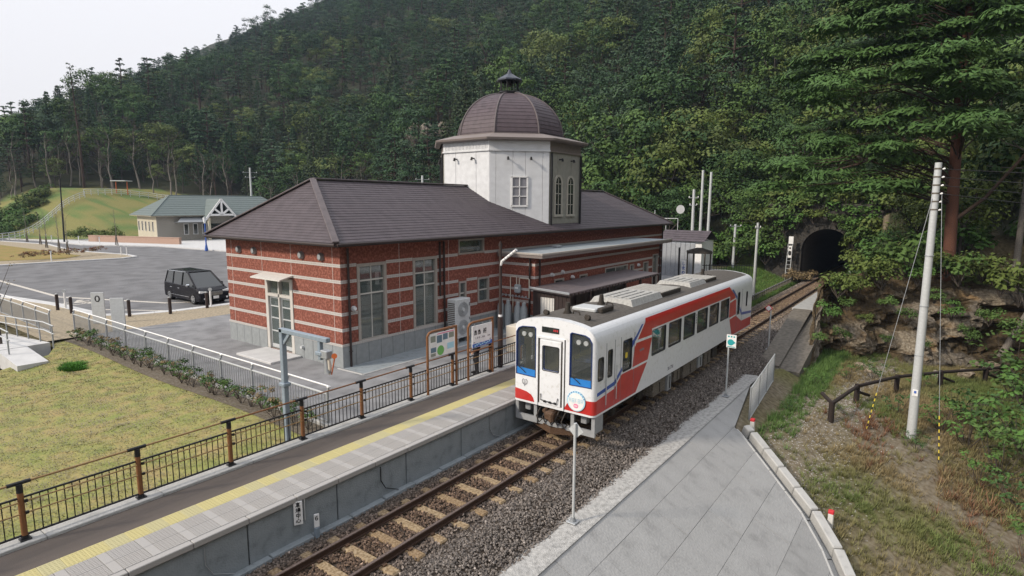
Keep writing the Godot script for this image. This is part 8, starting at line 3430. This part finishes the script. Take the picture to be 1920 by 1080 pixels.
func build_rock_bank() -> void:
	var line := [Vector2(-5.0, -30.6), Vector2(-4.6, -31.9), Vector2(-3.0, -33.5), Vector2(-0.8, -35.7), Vector2(1.5, -38.0), Vector2(3.6, -39.0), Vector2(4.6, -36.5)]
	var cell := FastNoiseLite.new()
	cell.seed = 31
	cell.noise_type = FastNoiseLite.TYPE_CELLULAR
	cell.cellular_return_type = FastNoiseLite.RETURN_DISTANCE2_SUB
	cell.frequency = 0.55
	cell.fractal_type = FastNoiseLite.FRACTAL_FBM
	cell.fractal_octaves = 3
	var fbm := FastNoiseLite.new()
	fbm.seed = 32
	fbm.frequency = 0.35
	fbm.fractal_octaves = 5
	var curve := Curve2D.new()
	for p in line:
		curve.add_point(p)
	var L := curve.get_baked_length()
	var nu := 190
	var nv := 70
	var pts := PackedVector3Array()
	var cols := PackedColorArray()
	for a in nu + 1:
		var u := L * a / nu
		var c := curve.sample_baked(u)
		var c2 := curve.sample_baked(minf(u + 0.6, L))
		var c1 := curve.sample_baked(maxf(u - 0.6, 0.0))
		var tn := (c2 - c1).normalized()
		var back := Vector2(tn.y, -tn.x)        # into the hill
		for b in nv + 1:
			var t := b / float(nv)
			var y := -1.5 + 4.6 * t
			var q := Vector3(u, y * 1.15, t * 3.0)
			var big := fbm.get_noise_3dv(q * 0.8)
			var blk := cell.get_noise_3dv(q * Vector3(0.8, 1.0, 1.0))
			var out := big * 1.9 + blk * 1.1 + fbm.get_noise_3dv(q * 4.0) * 0.3
			var depth := 0.3 + 1.9 * t + 1.3 * t * t - out * smoothstep(0.0, 0.12, t)
			var p := c + back * depth
			var fade := smoothstep(0.0, 2.6, u)
			p = c.lerp(p, fade) if u < 2.6 else p
			p.x = maxf(p.x, -4.7 + 0.7 * fbm.get_noise_3dv(q * 1.5) + 0.4 * blk)
			pts.append(Vector3(p.x, lerpf(-1.4, y, maxf(fade, 0.15)) + fbm.get_noise_3dv(q * 2.0 + Vector3(9, 0, 0)) * 0.3, p.y))
			var soil := smoothstep(0.02, -0.22, big + blk * 0.5 + fbm.get_noise_3dv(q * 2.6) * 0.5 - t * 0.3 + 0.3)
			var rock := Color(0.36, 0.33, 0.28).lerp(Color(0.33, 0.235, 0.13), smoothstep(0.1, 0.4, fbm.get_noise_3dv(q * 1.6 + Vector3(40, 0, 0))))
			rock = rock.lerp(Color(0.22, 0.21, 0.195), smoothstep(0.0, 0.3, fbm.get_noise_3dv(q * 1.2 + Vector3(70, 0, 0))))
			cols.append(rock.lerp(Color(0.13, 0.105, 0.065), soil))
	var mb := MB.new()
	mb.colored = true
	for a in nu:
		for b in nv:
			var k := a * (nv + 1) + b
			mb.col = cols[k]
			mb.tri(pts[k], pts[k + nv + 1], pts[k + nv + 2])
			mb.tri(pts[k], pts[k + nv + 2], pts[k + 1])
	var o := thing("rock_bank", "broken rock face of pale and ochre stone with earth between", "rock", Vector3(-1, -1.5, -35))
	ORG = o.position
	part(o, "rock_face", mb, "rock_bank")
	ORG = Vector3.ZERO

func build_rocks() -> void:
	var shapes := []
	for k in 6:
		shapes.append(ico_rock(Vector3(1.0, 0.85, 0.75), 40 + k))
	var spots := [[0.2, -34.6, -1.0, 0.45], [-2.4, -32.4, -0.8, 0.4], [-4.4, -30.4, -0.7, 0.4], [-3.4, -31.0, -0.85, 0.3], [-0.1, -33.4, -1.2, 0.3], [1.4, -35.8, -1.0, 0.5], [-1.6, -33.6, -0.9, 0.35], [2.4, -37.2, -0.8, 0.6], [-2.9, -33.0, -0.7, 0.5]]
	build_rock_bank()
	for k in spots.size():
		var s: Array = spots[k]
		var o := Node3D.new()
		o.name = numbered("boulder")
		add_child(o)
		var big: bool = s[3] > 0.95
		tag(o, "weathered pale boulder jutting from the rock bank" if big else "small pale stone at the foot of the rock bank", "rock", "boulders of the rock bank" if big else "stones below the rock bank")
		o.transform = Transform3D(Basis.from_euler(Vector3(rng.randf_range(-0.3, 0.3), rng.randf() * TAU, rng.randf_range(-0.3, 0.3))).scaled(Vector3.ONE * s[3]), Vector3(s[0], s[2] - 0.35, s[1] - 0.25))
		inst(o, "stone", shapes[k % 6], "rock_face" if k % 3 else "rock_grey")
	# outcrops among the trees
	for a in CRAGS:
		var o := thing("rock_outcrop", a[3], "rock", Vector3(a[0], height(a[0], a[1]), a[1]))
		for j in 4:
			inst(o, "crag", shapes[j], "rock_grey", Transform3D(Basis.from_euler(Vector3(0.2 * j, j * 2.0, 0.1)).scaled(Vector3(a[2] * 0.5, a[2] * (0.75 - 0.1 * j), a[2] * 0.5)), Vector3(j * 2.2 - 3.0, 2.0 + j * 0.6, -j * 0.8 + 1.0)))

func build_low_plants() -> void:
	# shrubs in the planting bed
	var shapes := []
	for k in 3:
		var cr := MB.new()
		cr.colored = true
		var st := MB.new()
		for j in 9:
			var e := Vector3(rng.randf_range(-0.3, 0.3), rng.randf_range(0.25, 0.55), rng.randf_range(-0.25, 0.25))
			limb(st, Vector3(0, -0.05, 0), e, 0.008, 0.004, 4)
			clump(cr, e, Vector3(0.15, 0.13, 0.15), 22, 0.045, 0.075, 0.4, rng.randf_range(0.75, 1.1))
		shapes.append([cr.mesh(), st.mesh()])
	for k in 38:
		var x := -31.6 + k * 0.48 + rng.randf_range(-0.12, 0.12)
		var o := thing("bed_shrub", "small sparse shrub planted along the white bar fence", "shrub", Vector3(x, 0.74, -9.2 + rng.randf_range(-0.12, 0.12)), "shrubs along the bar fence", rng.randf() * TAU)
		o.scale = Vector3.ONE * rng.randf_range(0.75, 1.2)
		inst(o, "leaves", shapes[k % 3][0], ["leaf_b", "leaf_a", "leaf_dry"][k % 3])
		inst(o, "stems", shapes[k % 3][1], "bark_grey")
	# rusty shrubs round the island
	for k in 34:
		var u := k / 33.0
		var p := Vector2(-110, -13.4).lerp(Vector2(-75.6, -16.6), u) if k < 18 else Vector2(-75.2, -18.0).lerp(Vector2(-79.5, -26.6), (k - 18) / 15.0)
		var o := thing("island_shrub", "low rusty brown shrub round the traffic island lawn", "shrub", Vector3(p.x, 0.86, p.y), "shrubs round the island", rng.randf() * TAU)
		o.scale = Vector3.ONE * rng.randf_range(1.2, 1.9)
		inst(o, "leaves", shapes[k % 3][0], "leaf_rust" if k % 2 else "leaf_dry")
	# yellow-green hedge and clipped shrubs before the mound
	for k in 7:
		var o := thing("hedge_shrub", "bright yellow green shrub of the hedge before the mound", "shrub", Vector3(-113.2 + k * 1.2, 0.8, -34.6 - k * 0.5), "yellow green hedge shrubs", k * 1.3)
		o.scale = Vector3.ONE * 1.0
		inst(o, "leaves", kinds.bush.shapes[k % 3][0], "leaf_c")
	# young trees on stakes
	for p in [[-104, -27.5], [-96, -26.0], [-88.5, -25.2], [-81.5, -24.0], [-112, -28.0], [-94, -33.5]]:
		var o := thing("staked_sapling", "thin bare sapling tied to wooden stakes on the island", "tree", Vector3(p[0], 0.84, p[1]), "staked saplings")
		var mb := MB.new()
		mb.tube([Vector3.ZERO, Vector3(0.1, 2.5, 0), Vector3(0.0, 5.0, 0.1)], [0.05, 0.035, 0.01], 6)
		part(o, "trunk", mb, "bark_pale")
		mb = MB.new()
		for k in 8:
			var y := 1.8 + k * 0.38
			limb(mb, Vector3(0.06, y, 0), Vector3(rng.randf_range(-0.6, 0.6), y + 0.7, rng.randf_range(-0.6, 0.6)), 0.014, 0.005, 4)
		part(o, "branches", mb, "bark_grey")
		mb = MB.new()
		for s in [-0.5, 0.5]:
			mb.cyl(Vector3(s, 0, 0), Vector3(s * 0.15, 1.5, 0), 0.05, 0.04, 6)
		part(o, "stake", mb, "bark_grey")
	var yt := thing("young_tree", "young bare tree with a few brown leaves beside the ramp", "tree", Vector3(-33.4, 0.3, -7.0))
	var mb2 := MB.new()
	mb2.tube([Vector3(0, -0.2, 0), Vector3(-0.05, 1.2, 0), Vector3(-0.1, 2.0, 0)], [0.09, 0.07, 0.05], 8)
	part(yt, "trunk", mb2, "bark_grey")
	mb2 = MB.new()
	var lv := MB.new()
	lv.colored = true
	for k in 7:
		var e := Vector3(rng.randf_range(-0.9, 0.9), rng.randf_range(2.8, 4.4), rng.randf_range(-0.9, 0.9))
		limb(mb2, Vector3(-0.1, 1.4 + 0.1 * k, 0), e, 0.022, 0.006, 5)
		clump(lv, e, Vector3(0.2, 0.2, 0.2), 5, 0.06, 0.1)
	part(yt, "branches", mb2, "bark_grey")
	part(yt, "leaves", lv, "leaf_dry")
	# weeds and dry grass on the right bank
	var bl := MB.new()
	bl.colored = true
	for k in 11:
		var a := k * 2.4
		var d := Vector3(cos(a), 0, sin(a))
		var o := d * 0.03 * (k % 3)
		var sd := Vector3(-d.z, 0, d.x) * 0.009
		bl.tri(o - sd, o + sd, o + d * (0.05 + 0.03 * (k % 4)) + Vector3(0, 0.1 + 0.035 * (k % 4), 0))
	var blade := bl.mesh()
	var xs := []
	var cs := []
	for k in 42000:
		var z := -7.0 - 36.0 * sqrt(rng.randf())
		var x := lerpf(-5.2, 0.14 * -z + 1.5, rng.randf())
		var p := Vector2(x, z)
		if x < -4.7:
			continue
		# outside the drain
		if z > -21.2 and drain_side(p) < 0.52:
			continue
		var n := noise.get_noise_2d(x * 3.1 + 50, z * 3.1) * 0.5 + 0.5
		var m := noise.get_noise_2d(x * 7.0 + 20, z * 7.0)
		var path := exp(-pow((x - (-2.9 + 0.17 * (z + 25.0) * -0.55)) / 1.25, 2))
		var keep := smoothstep(0.38, 0.6, n) * (1.0 - path) + 0.1
		var bank := foot_dist(p) > -1.0 or x > 0.5 and z < -22
		if bank:
			keep = 0.75
		if rng.randf() > keep:
			continue
		var c := Color(0.13, 0.17, 0.055).lerp(Color(0.24, 0.19, 0.1), clampf(0.5 + m * 1.6, 0, 1))
		var ferns := exp(-(pow((x + 1.7) / 0.8, 2) + pow((z + 24.6) / 1.3, 2))) + 0.3 * exp(-(pow((x - 1.5) / 1.0, 2) + pow((z + 22.3) / 1.6, 2)))
		var s := rng.randf_range(0.6, 1.4)
		if rng.randf() < ferns:
			c = Color(0.185, 0.1, 0.06)
			s *= 1.4
		if x < -3.6 and z < -20.5:
			c = Color(0.1, 0.17, 0.05)
			s *= 1.2
		if bank:
			s *= 1.15
		c *= rng.randf_range(0.7, 1.15)
		xs.append(Transform3D(Basis(Vector3.UP, rng.randf() * TAU).scaled(Vector3(s, s * rng.randf_range(0.6, 1.3), s)), Vector3(x, height(x, z) - 0.01, z)))
		cs.append(Color(c.r, c.g, c.b))
	for k in 7000:
		var x := rng.randf_range(-17.0, -11.3)
		var z := rng.randf_range(-62.0, -41.0)
		if x > -15.6 + 0.0 and z > -42.0:
			continue
		var s := rng.randf_range(1.0, 2.2)
		var c := Color(0.1, 0.2, 0.05).lerp(Color(0.19, 0.2, 0.07), rng.randf() * rng.randf()) * rng.randf_range(0.75, 1.15)
		xs.append(Transform3D(Basis(Vector3.UP, rng.randf() * TAU).scaled(Vector3(s, s, s)), Vector3(x, height(x, z) - 0.01, z)))
		cs.append(Color(c.r, c.g, c.b))
	stuff(self, "weeds", blade, "blade", xs, cs, "mixed green, dry and rusty weeds on the bank", "grass")
	# loose gravel on the trodden path
	var gm := MB.new()
	for f in [[Vector3(1, 0, 0), Vector3(0, 0.6, 0.2), Vector3(0.2, 0, 1)], [Vector3(0.2, 0, 1), Vector3(0, 0.6, 0.2), Vector3(-1, 0, 0.1)], [Vector3(-1, 0, 0.1), Vector3(0, 0.6, 0.2), Vector3(-0.1, 0, -1)], [Vector3(-0.1, 0, -1), Vector3(0, 0.6, 0.2), Vector3(1, 0, 0)]]:
		gm.tri(f[0] * 0.03, f[2] * 0.03, f[1] * 0.03)
	xs = []
	cs = []
	for k in 9000:
		var z := -9.0 - 26.0 * rng.randf()
		var x := -2.9 + 0.17 * (z + 25.0) * -0.55 + rng.randfn() * 1.1
		if x < -4.4 or (z > -21.2 and drain_side(Vector2(x, z)) < 0.55):
			continue
		var s := rng.randf_range(0.4, 1.3)
		var g := rng.randf_range(0.16, 0.38)
		xs.append(Transform3D(Basis(Vector3.UP, rng.randf() * TAU).scaled(Vector3(s, s, s)), Vector3(x, height(x, z), z)))
		cs.append(Color(g, g * 0.95, g * 0.88))
	stuff(self, "path_gravel", gm.mesh(), "stone", xs, cs, "loose pale gravel of the trodden path", "gravel")
	# leafy plants and saplings on the right bank
	var pl := []
	for k in 3:
		var cr := MB.new()
		cr.colored = true
		var st := MB.new()
		for j in 11:
			var e := Vector3(rng.randf_range(-0.7, 0.7), rng.randf_range(0.4, 1.3), rng.randf_range(-0.7, 0.7))
			limb(st, Vector3(0, -0.1, 0), e, 0.015, 0.006, 4)
			clump(cr, e, Vector3(0.3, 0.2, 0.3), 20, 0.09, 0.15, 0.7, rng.randf_range(0.8, 1.15))
		pl.append([cr.mesh(), st.mesh()])
	var spots := [[1.3, -26.2, 1.2], [2.2, -25.0, 1.3], [1.9, -27.6, 1.4], [2.9, -27.0, 1.5], [0.5, -26.8, 0.9], [2.8, -23.4, 1.2], [3.4, -25.2, 1.5], [0.9, -28.4, 0.9], [-0.9, -27.0, 0.7], [3.4, -30.0, 1.6], [4.2, -33.0, 2.0], [3.2, -33.8, 1.6], [4.4, -36.0, 2.0], [-3.0, -30.2, 0.6], [-2.2, -31.6, 0.7], [-0.3, -32.0, 0.6], [2.6, -20.6, 0.9], [-4.3, -24.0, 0.4], [-4.1, -28.2, 0.5], [3.0, -37.5, 1.8], [-0.2, -24.6, 0.5], [1.6, -23.9, 0.8]]
	for k in spots.size():
		var s: Array = spots[k]
		var o := thing("leafy_plant", "broad leaved green plant growing on the bank beside the log fence", "plant", Vector3(s[0], height(s[0], s[1]), s[1]), "plants on the bank", rng.randf() * TAU)
		o.scale = Vector3.ONE * s[2]
		inst(o, "leaves", pl[k % 3][0], ["leaf_bright", "leaf_a", "leaf_b"][k % 3])
		inst(o, "stems", pl[k % 3][1], "bark_grey")
	# bare undergrowth before the tunnel
	for k in 6:
		var o := thing("dry_bush", "dry brownish bush beside the tunnel mouth", "bush", Vector3(-11.8 + 0.32 * k, -0.3, -61.6 + 0.3 * (k % 3)), "dry bushes by the tunnel", k)
		o.scale = Vector3.ONE * 0.55
		inst(o, "leaves", kinds.bush.shapes[k % 3][0], "leaf_dry")

# ---------------------------------------------------------------- scene
func _ready() -> void:
	var cam := Camera3D.new()
	cam.name = "camera"
	cam.fov = 52.29
	cam.near = 0.1
	cam.far = 2000.0
	cam.position = Vector3(0, 6.95, 0)
	cam.rotation = Vector3(deg_to_rad(-8.17), deg_to_rad(36.4), deg_to_rad(0.3))
	add_child(cam)
	cam.current = true
	var sky := ProceduralSkyMaterial.new()
	sky.sky_top_color = Color(1.25, 1.28, 1.37).linear_to_srgb()
	sky.sky_horizon_color = Color(0.68, 0.67, 0.685).linear_to_srgb()
	sky.sky_curve = 0.9
	sky.ground_horizon_color = Color(0.5, 0.5, 0.5).linear_to_srgb()
	sky.ground_bottom_color = Color(0.2, 0.2, 0.19).linear_to_srgb()
	sky.sun_angle_max = 1.0
	var env := Environment.new()
	env.background_mode = Environment.BG_SKY
	env.sky = Sky.new()
	env.sky.sky_material = sky
	env.tonemap_mode = Environment.TONE_MAPPER_LINEAR
	env.tonemap_exposure = 1.27
	env.sdfgi_enabled = true
	env.ssao_enabled = true
	env.ssil_enabled = true
	env.fog_enabled = true
	env.fog_light_color = Color(0.72, 0.8, 0.92)
	env.fog_density = 0.0002
	var we := WorldEnvironment.new()
	we.name = "environment"
	we.environment = env
	add_child(we)
	var sun := DirectionalLight3D.new()
	sun.name = "sun"
	sun.light_color = Color(1.0, 0.95, 0.88)
	sun.light_energy = 0.95
	sun.light_angular_distance = 5.0
	sun.shadow_enabled = true
	# hazy sun, high on the left behind the camera
	sun.look_at_from_position(Vector3(-0.45, 0.62, 0.85), Vector3.ZERO)
	add_child(sun)
	rng.seed = 20240611
	noise.seed = 7
	noise.frequency = 0.02
	noise.fractal_octaves = 4
	materials()
	build_terrain()
	build_ground_sheets()
	build_lawn()
	build_track()
	build_platform()
	build_apron()
	build_walls_and_tunnel()
	build_station()
	build_canopy()
	build_railing()
	build_left_items()
	build_poles()
	build_far_end()
	build_train()
	build_boards()
	build_services()
	build_right_items()
	build_person()
	build_forest()
	build_rocks()
	build_low_plants()
